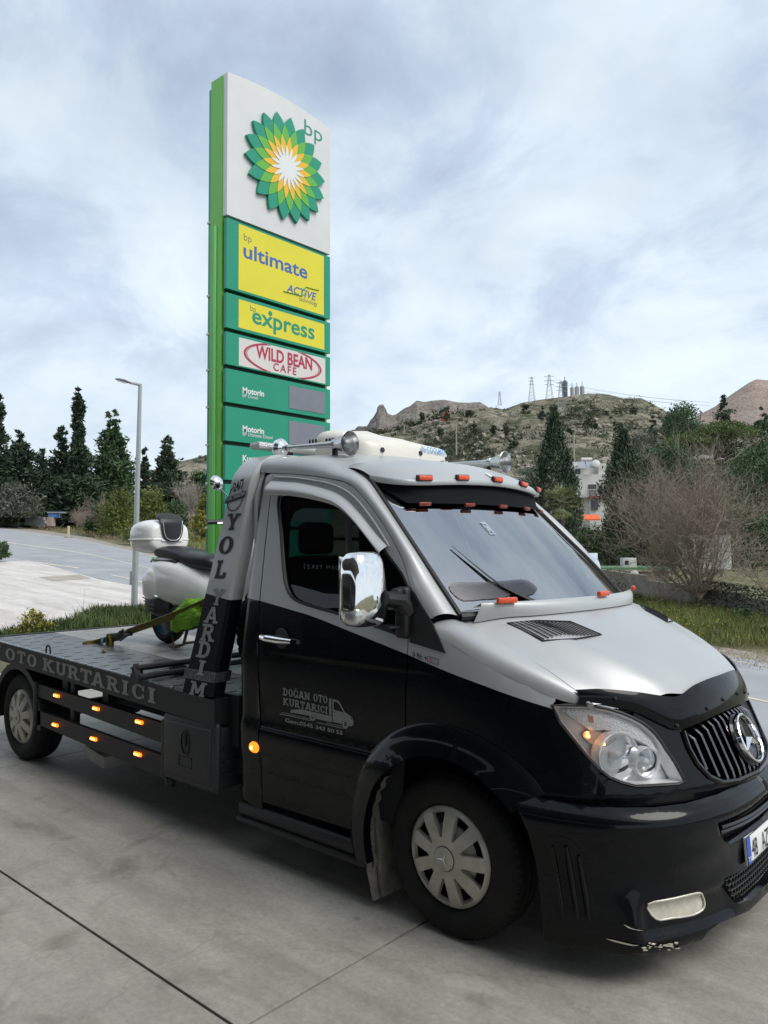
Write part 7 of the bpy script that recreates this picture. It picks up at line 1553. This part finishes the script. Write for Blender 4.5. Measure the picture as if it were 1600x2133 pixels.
# green flat-roofed shed with an air conditioner and a dish
sh = empty('garden_shed', at(1300, 1215, 38), 'low shed with a green flat roof behind the garden wall', 'shed')
c = at(1297, 1181, 38); gm = mat('green_roof_felt', (.10, .20, .105), .85, noise=.15, nscale=1.5); Mz = Matrix.Rotation(math.atan2(RH[1], RH[0]), 3, 'Z')
m = MB(); m.box(c + np.array([0, 0, -.03]), (3.4, 3.6, .10), Mz); m.build('roof', gm, sh, False); m = MB(); m.box(c + np.array([0, 0, -.85]), (3.2, 3.4, 1.5), Mz); m.build('wall', wallm, sh, False); m = MB(); m.box(c + np.array([0, 0, -.13]), (3.45, 3.65, .09), Mz); m.build('fascia', mat('tan_fascia', (.32, .27, .2), .8), sh, False)
acw = mat('aged_white', (.55, .54, .51), .6, noise=.08, nscale=3)
p = at(1309, 1172, 37); o = empty('roof_air_conditioner', p + np.array([0, 0, -.25]), 'white box air conditioner standing on the green shed roof', 'air conditioner'); m = MB(); m.box(p, (.66, .45, .46), Mz, .02); m.build('casing', acw, o); m = MB(); q = p - np.array([*FH, 0]) * .235 - np.array([*RH, 0]) * .15; m.box(q, (.18, .01, .20), Mz); m.build('fan_opening', inkblack, o, False)
p = at(1321, 1197, 33); o = empty('satellite_dish', p + np.array([0, 0, -.4]), 'small white dish on a pole by the garden wall', 'dish'); m = MB(); m.lathe([(.001, .05), (.12, .04), (.20, .0)], Matrix.Translation(p) @ Matrix.Rotation(R(70), 4, 'X'), 20); m.build('bowl', acw, o); m = MB(); m.tube([p, p + np.array([0, 0, -.7])], .015, 6); m.build('pole', acw, o)
# white shed behind the bare tree
p = at(1465, 1150, 44); o = empty('white_shed', p + np.array([0, 0, -1.2]), 'white sheeted shed half hidden behind the bare tree', 'shed'); m = MB(); m.box(p, (2.3, 2.0, 1.9), Mz); m.build('wall', acw, o, False); 
for k in range(4): m = MB(); m.box(p + np.array([*(-FH * 1.02 + RH * (-.85 + .55 * k)), .1]), (.42, .04, 1.1), Mz); m.build('sheet_panel', mat('offwhite_panel%d' % k, (.6, .6, .57), .6), o, False)
# white house
hs = empty('white_house', at(1230, 1110, 80), 'white two-storey house between the two cypresses', 'house'); hw = mat('white_render', (.60, .585, .55), .8, noise=.06, nscale=1); hy_ = np.array([*FH, 0]); hx_ = np.array([*RH, 0])
def hbox(u0, u1, v0, v1, d, dep, name, mtl, par=hs):
    a = at(u0, v0, d); b = at(u1, v1, d); c = (a + b) / 2 + hy_ * dep / 2; m = MB(); m.box(c, (abs((b - a) @ hx_), dep, abs(a[2] - b[2])), Mz); return m.build(name, mtl, par, False)
hbox(1200, 1264, 988, 1036, 80, 7, 'wall', hw); hbox(1229, 1265, 1030, 1105, 80, 7, 'wall', hw); hbox(1221, 1262, 1036, 1100, 80.6, 5, 'wall', hw); hbox(1204, 1248, 968, 990, 81, 5, 'wall', hw); hbox(1247, 1263, 965, 990, 80.3, 6, 'wall', hw); hbox(1264, 1282, 985, 1035, 82, 6, 'wall', hw); hbox(1192, 1206, 962, 985, 83, 5, 'wall', hw)
wn_ = hbox(1226, 1243, 1009, 1032, 79.9, .3, 'window', mat('house_window', (.05, .05, .055), .2)); hbox(1199, 1209, 977, 987, 80.8, .3, 'window', MATS['house_window'])
for k in range(7): hbox(1226 + k * 2.6, 1226.6 + k * 2.6, 1020, 1034, 79.6, .05, 'balcony_bar', hw)
hbox(1225, 1245, 1019, 1020, 79.6, .06, 'balcony_rail', hw); hbox(1229, 1262, 1033, 1038, 79.5, 1.0, 'red_band', mat('red_band', (.22, .06, .045), .8)); hbox(1232, 1246, 1040, 1062, 79.8, .3, 'window', MATS['house_window'])
a = at(1230, 1077, 76); m = MB(); m.add([a - hx_ * .75 + np.array([0, 0, .25]), a + hx_ * .75 + np.array([0, 0, .25]), a + hx_ * .8 - hy_ * .8 + np.array([0, 0, -.22]), a - hx_ * .8 - hy_ * .8 + np.array([0, 0, -.22]), a + hx_ * .8 - hy_ * .8 + np.array([0, 0, -.36]), a - hx_ * .8 - hy_ * .8 + np.array([0, 0, -.36])], [(0, 1, 2, 3), (3, 2, 4, 5)]); o = m.build('orange_awning', mat('orange_awning', (.75, .14, .04), .7), None, False); tag(o, 'bright orange awning below the white house', 'awning')
o = empty('solar_water_heater', at(1225, 966, 80.5), 'solar water heater with a white tank on the house roof', 'water heater')
m = MB(); c = at(1222, 958, 80.5); m.tube([c - hx_ * .55, c + hx_ * .55], .24, 12); m.build('tank', acw, o)
for k in (-1, 1): m = MB(); q = at(1222 + k * 9, 967, 79.6); m.add([q - hx_ * .4 + np.array([0, 0, -.4]), q + hx_ * .4 + np.array([0, 0, -.4]), q + hx_ * .4 + hy_ * .6 + np.array([0, 0, .35]), q - hx_ * .4 + hy_ * .6 + np.array([0, 0, .35])], [(0, 1, 2, 3)]); m.build('solar_panel', mat('solar_panel%d' % k, (.30, .33, .36), .2), o, False)
p = at(1242, 965, 79.5); o = empty('house_satellite_dish', p + np.array([0, 0, -.6]), 'large round satellite dish on the white house roof', 'dish'); m = MB(); m.lathe([(.001, .10), (.22, .08), (.42, .0)], Matrix.Translation(p) @ Vector((-FH[0], -FH[1], .4)).to_track_quat('Z', 'Y').to_matrix().to_4x4(), 24); m.build('bowl', acw, o); m = MB(); m.tube([p + np.array([0, 0, 0]), p + np.array([0, 0, -.6])], .03, 6); m.build('mast', acw, o)
# ================================================================ hut and block wall across the road, marker post
p0, p1 = at(52, 1082, 88), at(96, 1086, 84); bw = empty('block_wall', (p0 + p1) / 2 + np.array([0, 0, -.5]), 'grey concrete block wall across the road', 'wall'); bl = mat('grey_blockwork', (.27, .27, .265), .9, noise=.2, nscale=2)
for i in range(8):
    for j in range(3):
        a = p0 + (p1 - p0) * ((i + (.5 if j == 1 else 0)) / 8.5); b = p0 + (p1 - p0) * ((i + .95 + (.5 if j == 1 else 0)) / 8.5); c = (a + b) / 2; L_ = np.linalg.norm((b - a)[:2]); m = MB(); m.box(c + np.array([0, 0, -.45 + .36 * j]), (L_, .2, .34), Matrix.Rotation(math.atan2((b - a)[1], (b - a)[0]), 3, 'Z')); m.build('block', bl, bw, False)
hut = empty('roadside_hut', at(115, 1098, 86), 'small hut with a blue tarpaulin beside the block wall', 'hut'); 
def ubox(u0, u1, v0, v1, d, dep, name, mtl, par):
    a = at(u0, v0, d); b = at(u1, v1, d); c = (a + b) / 2 + hy_ * dep / 2; m = MB(); m.box(c, (abs((b - a) @ hx_), dep, abs(a[2] - b[2])), Mz); return m.build(name, mtl, par, False)
ubox(97, 108, 1077, 1096, 86, 1.0, 'wall', mat('pinkish_render', (.45, .36, .29), .9), hut); ubox(98, 135, 1066, 1069, 87, 2.5, 'roof', mat('tin_roof', (.35, .37, .40), .5), hut); ubox(100, 123, 1071, 1078, 86.5, .3, 'tarpaulin', mat('blue_tarp', (.08, .20, .50), .6), hut); ubox(108, 134, 1078, 1090, 88, 1.5, 'wall', mat('dark_hut_wall', (.03, .03, .032), .8), hut); ubox(123, 135, 1069, 1079, 88, 1.0, 'wall', mat('pale_hut_panel', (.42, .44, .46), .8), hut); ubox(138, 150, 1078, 1088, 89, 1.0, 'wall', mat('white_hut_panel', (.55, .54, .52), .8), hut)
b = gpt(143, 1118); o = empty('marker_post', b, 'short yellowish roadside marker post on the gravel shoulder', 'post'); m = MB(); m.box(b + np.array([0, 0, .5]), (.16, .16, 1.0), Mz, .03); m.build('post', mat('yellow_white_paint', (.55, .47, .28), .7, noise=.2, nscale=4), o); m = MB(); m.lathe([(.35, -.1), (.3, .10), (.12, .22)], Matrix.Translation(b), 10); m.build('stone_foot', gravel, o)
# ================================================================ street lamp
lb_ = gpt(281, 1277); lt = at(292, 800, 20.3); lamp = empty('street_lamp', lb_, 'slim grey street lamp post in the verge behind the flatbed', 'street lamp'); gal = mat('galvanised_steel', (.40, .42, .42), .45, .35, noise=.06, nscale=6)
m = MB(); m.tube([lb_, lb_ * .5 + lt * .5, lt], [.085, .066, .048], 14); m.build('pole', gal, lamp)
m = MB(); q = lb_ + np.array([-.04, -.07, .95]); m.box(q, (.07, .05, .35), Mz, .01); m.build('access_door', gal, lamp)
a = at(270, 797, 20.0); h0 = at(240, 789, 19.8); m = MB(); m.tube([lt + np.array([0, 0, -.02]), a], [.04, .034], 10); m.build('arm', gal, lamp)
m = MB(); d = h0 - a; m.tube([a, a + d * .15, a + d * .4, a + d * .75, h0], [.035, .085, .12, .10, .03], 12, flat=.38); m.build('lamp_head', mat('lamp_head_grey', (.22, .23, .235), .4, .3), lamp)
m = MB(); m.tube([a + d * .3 + np.array([0, 0, -.04]), a + d * .85 + np.array([0, 0, -.03])], [.075, .05], 10, flat=.2); m.build('lamp_lens', lampgrey, lamp)
# ================================================================ hills
hillm = bpy.data.materials.new('rocky_hillside'); hillm.use_nodes = True
def hill_mat(m, cols, rock, green):
    nt = m.node_tree; b = nt.nodes['Principled BSDF']; b.inputs['Roughness'].default_value = .95; b.inputs['Specular IOR Level'].default_value = .1; t = nt.nodes.new('ShaderNodeTexCoord')
    def nz(s, d=8, r=.65, sc=(1, 1, 1)):
        mp_ = nt.nodes.new('ShaderNodeMapping'); mp_.inputs['Scale'].default_value = sc; nt.links.new(t.outputs['Object'], mp_.inputs[0]); n = nt.nodes.new('ShaderNodeTexNoise'); n.inputs['Scale'].default_value = s; n.inputs['Detail'].default_value = d; n.inputs['Roughness'].default_value = r; nt.links.new(mp_.outputs[0], n.inputs['Vector']); return n
    r = nt.nodes.new('ShaderNodeValToRGB'); e = r.color_ramp.elements; e[0].position = .32; e[0].color = (*cols[0], 1); e[1].position = .70; e[1].color = (*cols[2], 1); x = e.new(.5); x.color = (*cols[1], 1); nt.links.new(nz(.05, 10, .7, (1, 1, 2.5)).outputs['Fac'], r.inputs[0])
    g = nt.nodes.new('ShaderNodeValToRGB'); e = g.color_ramp.elements; e[0].position = green[0]; e[0].color = (0, 0, 0, 1); e[1].position = green[1]; e[1].color = (1, 1, 1, 1); nt.links.new(nz(.16, 8, .7).outputs['Fac'], g.inputs[0])
    mx = nt.nodes.new('ShaderNodeMixRGB'); mx.inputs[2].default_value = (.12, .125, .075, 1); nt.links.new(g.outputs[0], mx.inputs[0]); nt.links.new(r.outputs[0], mx.inputs[1])
    f = nt.nodes.new('ShaderNodeValToRGB'); e = f.color_ramp.elements; e[0].position = .35; e[0].color = (.55, .55, .55, 1); e[1].position = .62; e[1].color = (1.15, 1.15, 1.15, 1); nt.links.new(nz(.55, 6, .7, (1, 1, 2)).outputs['Fac'], f.inputs[0])
    ml_ = nt.nodes.new('ShaderNodeMixRGB'); ml_.blend_type = 'MULTIPLY'; ml_.inputs[0].default_value = 1; nt.links.new(mx.outputs[0], ml_.inputs[1]); nt.links.new(f.outputs[0], ml_.inputs[2]); nt.links.new(ml_.outputs[0], b.inputs['Base Color'])
    bp2 = nt.nodes.new('ShaderNodeBump'); bp2.inputs['Strength'].default_value = 1.0; bp2.inputs['Distance'].default_value = 2.0; nt.links.new(nz(.35, 8, .7).outputs['Fac'], bp2.inputs['Height']); nt.links.new(bp2.outputs[0], b.inputs['Normal'])
hill_mat(hillm, ((.20, .19, .13), (.31, .28, .21), (.42, .38, .30)), 0, (.44, .60))
crag = bpy.data.materials.new('crag_rock'); crag.use_nodes = True; hill_mat(crag, ((.15, .13, .115), (.25, .22, .19), (.36, .325, .285)), 0, (.62, .75))
qry = bpy.data.materials.new('quarry_rock'); qry.use_nodes = True; hill_mat(qry, ((.30, .235, .19), (.38, .30, .25), (.46, .39, .33)), 0, (.8, .9))
def ridge_mesh(name, prof, d_top, d_base, v_base, mtl, amp=1.0, rows=40, cols=150, cliff=None, seed=0.0):
    us = np.linspace(prof[0][0], prof[-1][0], cols); rv = np.interp(us, [p[0] for p in prof], [p[1] for p in prof]); m = MB(); V = []
    for i in range(rows):
        t = i / (rows - 1)
        for u, v in zip(us, rv):
            tt = t ** (cliff if cliff else 1.0); d = d_base + (d_top - d_base) * t ** .9; vv = v_base(u) + (v - v_base(u)) * tt; p = at(u, vv, d); q = Vector((p[0] * .03, p[1] * .03, p[2] * .06 + seed)); k = amp * min(1, (1 - t) * 5 + .12) * min(1, t * 6); p = p + np.array([0, 0, k * (2.2 * mnoise.noise(q) + 1.1 * mnoise.noise(q * 3.1) + .8 * abs(mnoise.noise(q * 7.3)))]); V.append(p)
    for i in range(8):                    # back slope
        for u, v in zip(us, rv): p = at(u, v, d_top); V.append(np.array([p[0] + FH[0] * 22 * (i + 1), p[1] + FH[1] * 22 * (i + 1), p[2] - 4.5 * (i + 1) * (i + 1) * .5]))
    F = [(r_ * cols + c, r_ * cols + c + 1, (r_ + 1) * cols + c + 1, (r_ + 1) * cols + c) for r_ in range(rows + 7) for c in range(cols - 1)]; m.add(V, F); o = m.build(name, mtl); tag(o, kind='structure'); return o
# rough crag on the left of the ridge, smoother main hill, bare quarry hill far right
ridge_mesh('crag_hill', [(690, 935), (725, 905), (748, 890), (765, 887), (772, 872), (783, 868), (786, 850), (790, 843), (798, 842), (803, 850), (806, 866), (812, 868), (826, 862), (840, 852), (855, 846), (868, 835), (885, 838), (905, 834), (925, 833), (950, 838), (975, 840), (1000, 839), (1014, 846), (1030, 858), (1060, 862)], 420, 300, lambda u: 960, crag, 3.6, 44, 220, .8, 3.0)
ridge_mesh('main_hill', [(300, 985), (385, 958), (437, 945), (520, 948), (640, 940), (740, 918), (800, 903), (860, 888), (930, 868), (985, 855), (1020, 848), (1050, 852), (1090, 838), (1130, 832), (1165, 828), (1200, 824), (1225, 820), (1240, 821), (1270, 823), (1300, 831), (1335, 829), (1360, 842), (1400, 864), (1460, 885), (1540, 892), (1700, 880)], 300, 90, lambda u: 1120, hillm, 1.5, 60, 240, None, 0.0)
ridge_mesh('quarry_hill', [(1380, 900), (1460, 862), (1500, 842), (1530, 818), (1560, 797), (1575, 790), (1600, 793), (1680, 780), (1800, 800)], 560, 400, lambda u: 950, qry, 1.5, 24, 80, None, 7.0)
ridge_mesh('spoil_heap', [(1150, 838), (1180, 829), (1225, 822), (1245, 819), (1270, 822), (1300, 833), (1330, 846)], 310, 285, lambda u: 850, qry, .3, 12, 60, None, 9.0)
rkm = mat('pale_rock', (.27, .235, .19), .95, noise=.3, nscale=.8, c2=(.38, .34, .28), bump=.6, bscale=2)
def hill_pts(n, uv, d0=95, d1=295):       # points on the main hill seen through a pixel box, by depth from its height in the picture
    u = rs.uniform(uv[0], uv[2], n); v = rs.uniform(uv[1], uv[3], n); out_ = []
    prof = [(300, 985), (437, 945), (520, 948), (640, 940), (740, 918), (860, 888), (985, 855), (1050, 852), (1130, 832), (1225, 820), (1300, 831), (1360, 842), (1460, 885), (1700, 880)]
    for a, b in zip(u, v):
        r_ = np.interp(a, [p[0] for p in prof], [p[1] for p in prof])
        if b < r_ + 2: continue
        t = (b - 1120) / (r_ - 1120); out_.append(at(a, b, 90 + 210 * t ** .9))
    return out_
m = MB()
for p in hill_pts(900, (700, 825, 1480, 1000)):
    s = rs.uniform(.25, 1.0) ** 2 * 1.8 + .2; bm = bmesh.new(); bmesh.ops.create_icosphere(bm, subdivisions=1, radius=s); 
    vs_ = [np.array(v.co) * np.array([1, 1, .6]) * rs.uniform(.7, 1.25) + p for v in bm.verts]; m.add(vs_, [tuple(v.index for v in f.verts) for f in bm.faces]); bm.free()
o = m.build('hillside_rocks', rkm, None, False); tag(o, 'pale boulders strewn over the hillside', 'rocks', kind='stuff')
# scrub over the hill as one mass
P = []; S_ = []
for box, n, r_ in (((700, 830, 1480, 960), 420, 1.1), ((900, 900, 1480, 1010), 300, 1.7), ((1180, 838, 1330, 868), 90, 1.6), ((740, 900, 1010, 985), 150, 1.4), ((1300, 855, 1480, 1000), 220, 2.0), ((380, 955, 440, 1010), 40, 1.0)):
    for c in hill_pts(n, box):
        k = 26; s = r_ * rs.uniform(.5, 1.6); P.append(c + rs.normal(size=(k, 3)) * np.array([.5, .5, .38]) * s + np.array([0, 0, .4 * s])); 
P = np.concatenate(P); C, U, V = leaves_at(P, .55, .2); o = quads('hill_scrub', C, U, V, scrub); tag(o, 'dark scrub scattered over the rocky hillside', 'scrub', kind='stuff')
P = []
for u, v, n in ((880, 885, 40), (920, 880, 40), (830, 902, 50), (780, 905, 20), (930, 866, 14), (1000, 866, 12)):
    for i in range(n): c = at(u + rs.normal() * 26, v + rs.normal() * 5, 318); P.append(c + rs.normal(size=(16, 3)) * np.array([1.0, 1.0, .7]))
P = np.concatenate(P); C, U, V = leaves_at(P, .9, .2); o = quads('crag_scrub', C, U, V, scrub); tag(o, 'dark scrub at the foot of the crag on the left', 'scrub', kind='stuff')
# single hillside trees that can be told apart
HT = 'small trees on the hillside'
HLAB = ('small tree below the tallest pylon', 'rounded tree left of the pylons', 'small tree in the rocky field right of the pylons', 'dark tree above the far air horn', 'thin cypress in the middle of the open slope', 'thin tree right of the thin slope cypress', 'wider dark tree low on the open slope', 'dark tree at the top of the dirt track', 'tree below the silos, left of two', 'tree below the silos, right of two', 'tree on the slope beneath the spoil heap', 'tiny tree left of the utility pole', 'low tree on the shoulder of the spoil heap', 'small dark tree at the foot of the crag', 'dark tree beside the excavator', 'tree on the skyline right of the spoil heap')
for k, (u, vb, vt, hw) in enumerate(((1130, 872, 845, 12), (1095, 866, 842, 13), (1185, 912, 893, 10), (988, 898, 878, 10), (1028, 905, 886, 7), (1054, 908, 888, 9), (1070, 930, 902, 16), (976, 868, 855, 14), (1225, 895, 870, 12), (1240, 898, 878, 12), (1290, 905, 880, 12), (918, 905, 892, 7), (1262, 872, 855, 10), (880, 878, 858, 6), (930, 880, 845, 14), (1320, 870, 838, 12))):
    d = 90 + 210 * min(1, max(.05, (vb - 1120) / (840 - 1120))) ** .9; d = min(d, 285) - 4
    tree('hill_tree', at(u, vb + 3, d), hpx(vb, vt, d) + .5, hw / FPX * d, HLAB[k], scrub if k % 2 else cyp, 'round' if k % 3 else 'cone', 700, .42, .1, HT, 'tree', 30)
# ---------------------------------------------------------------- pylons, silos, poles, excavator
pym = mat('pylon_steel', (.30, .315, .32), .6, .2)
def pylon(u, vb, vt, d, label):
    b = at(u, vb, d); h = hpx(vb, vt, d); root = empty('power_pylon', b, label, 'pylon', 'power pylons on the ridge'); m = MB(); r_ = .04 + d * .00006; w0 = h * .11
    def wdt(t): return w0 * (1 - t) ** 1.1 + h * .018
    L = [[b + hx_ * wdt(t) * sx + hy_ * wdt(t) * sy + np.array([0, 0, h * t]) for t in np.linspace(0, 1, 9)] for sx in (-1, 1) for sy in (-1, 1)]
    for l in L: m.tube(l, r_, 4)
    m.build('lattice_legs', pym, root, False); m = MB()
    for i in range(8):
        for a, c in ((0, 1), (2, 3), (0, 2), (1, 3)): m.tube([L[a][i], L[c][i + 1]], r_ * .6, 3); m.tube([L[c][i], L[a][i + 1]], r_ * .6, 3)
    m.build('lattice_bracing', pym, root, False)
    for t in (.72, .83, .94):
        m = MB(); c = b + np.array([0, 0, h * t]); m.tube([c - hx_ * h * .13, c + np.array([0, 0, h * .03]), c + hx_ * h * .13], r_ * .9, 4); m.tube([c - hx_ * h * .13, c + hx_ * h * .13], r_ * .7, 4); m.build('cross_arm', pym, root, False)
    return b, h
pylon(1041, 845, 815, 420, 'faint small pylon furthest left on the ridge'); pylon(1108, 842, 784, 350, 'pale pylon second from the left on the ridge'); B1 = pylon(1145, 858, 779, 300, 'tallest lattice pylon in the middle of the ridge'); B2 = pylon(1169, 865, 793, 255, 'lattice pylon nearest the dark silo')
m = MB()
for dz in (.94, .83):
    for sx in (-1, 1):
        a = B2[0] + np.array([0, 0, B2[1] * dz]) + hx_ * B2[1] * .13 * sx; e_ = at(1480, 838 + (0.94 - dz) * 60, 240); m.tube([a * (1 - t) + e_ * t + np.array([0, 0, -4 * t * (1 - t)]) for t in np.linspace(0, 1, 14)], .035, 3)
        a2 = B1[0] + np.array([0, 0, B1[1] * dz]) + hx_ * B1[1] * .13 * sx; m.tube([a, a2], .035, 3)
o = m.build('power_line', pym, None, False); tag(o, 'thin power cables strung from the ridge pylons to the right', 'cable', kind='stuff')
slm = mat('silo_dark', (.075, .085, .11), .5); slg = mat('silo_grey', (.33, .34, .34), .5)
for k, (u, vt, vb, w, mt, lab) in enumerate(((1177, 795, 824, 5.6, slm, 'dark tall silo on the ridge'), (1192, 808, 823, 3.8, slg, 'leftmost of the three grey silos'), (1202, 807, 823, 4.6, slg, 'middle grey silo of the three'), (1213, 806, 822, 4.6, slg, 'rightmost of the three grey silos'))):
    b = at(u, vb + 3, 312); h = hpx(vb + 3, vt, 312); r_ = w / FPX * 312; o = empty('silo', b, lab + (' beside the pylon' if k == 0 else ' on the ridge'), 'silo', 'silos on the ridge'); m = MB(); m.lathe([(r_, 0), (r_, h), (r_ * .5, h + .5), (.01, h + .7)], Matrix.Translation(b), 20); m.build('silo_body', mt, o); m = MB(); m.tube([b + np.array([0, 0, h + .5]), b + np.array([0, 0, h + 2.0])], .15, 5); m.build('vent_pipe', mt, o); 
    for z in (.33, .66, .97): m = MB(); m.lathe([(r_ * 1.03, -.08), (r_ * 1.03, .08)], Matrix.Translation(b + np.array([0, 0, h * z])), 20); m.build('silo_band', pym, o)
for u, vb, vt, d, lab in ((951, 948, 882, 130, 'wooden utility pole above the roof cooler'), (842, 900, 884, 200, 'short distant pole left of the excavator'), (1196, 962, 905, 100, 'thin pole above the white house'), (968, 866, 848, 260, 'small pole near the top of the track')):
    b = at(u, vb, d); o = empty('utility_pole', b, lab, 'pole', 'poles on the hillside'); m = MB(); m.tube([b, b + np.array([0, 0, hpx(vb, vt, d)])], [.13, .09], 6); m.build('pole', mat('weathered_pole', (.36, .31, .24), .9) if 'weathered_pole' not in MATS else MATS['weathered_pole'], o); m = MB(); t_ = b + np.array([0, 0, hpx(vb, vt, d) - .25]); m.tube([t_ - hx_ * .4, t_ + hx_ * .4], .05, 5); m.build('cross_arm', MATS['weathered_pole'], o)
exm = mat('excavator_orange', (.70, .085, .03), .5); b = at(926, 873, 290); o = empty('excavator', b, 'orange excavator arm working below the crag', 'excavator')
m = MB(); m.tube([at(926, 872, 290), at(924, 866, 290), at(930, 855, 290)], [.55, .5, .4], 6); m.build('boom', exm, o); m = MB(); m.tube([at(930, 855, 290), at(934, 862, 290)], [.4, .25], 6); m.build('dipper_arm', exm, o); m = MB(); m.box(at(925, 873, 290), (2.2, 1.6, 1.2), Mz, .2); m.build('cab_body', exm, o); m = MB(); m.box(at(935, 864, 290), (.9, .8, .8), Mz, .2); m.build('bucket', satin, o)
bldm = mat('grey_boulder', (.20, .185, .16), .95, noise=.3, nscale=1.2, c2=(.30, .28, .245), bump=.8, bscale=3)
# big pale boulders below the umbrella pine
for k, (u, v, w) in enumerate(((1440, 952, 13), (1466, 951, 17), (1500, 953, 9), (1590, 955, 12))):
    p = at(u, v, 108); s = w / FPX * 108; bm = bmesh.new(); bmesh.ops.create_icosphere(bm, subdivisions=3, radius=1)
    for v_ in bm.verts: f = 1 + .25 * mnoise.noise(v_.co * 1.4 + Vector((k, 0, 0))); v_.co = Vector((p[0] + v_.co.x * s * f, p[1] + v_.co.y * s * f, p[2] - .3 + v_.co.z * s * .42 * f))
    me = bpy.data.meshes.new('boulder'); bm.to_mesh(me); bm.free(); o = link('boulder', me, bldm, None, True, 30); tag(o, ('pale boulder at the left foot of the umbrella pine', 'largest pale boulder under the umbrella pine', 'small boulder right of the umbrella pine trunk', 'pale boulder near the right edge of the slope')[k], 'boulder', 'boulders below the pines')
a = at(1484, 968, 116); m = MB(); m.tube([a, at(1481, 945, 116), at(1488, 925, 116), at(1498, 905, 116)], [.32, .28, .22, .12], 8); m.tube([at(1481, 945, 116), at(1468, 934, 116), at(1452, 918, 116)], [.20, .16, .10], 6); o = m.build('leaning_pine_trunk', mat('pale_bark', (.30, .26, .21), .9, noise=.2, nscale=2)); tag(o, 'pale forked trunk leaning under the umbrella pines', 'trunk')
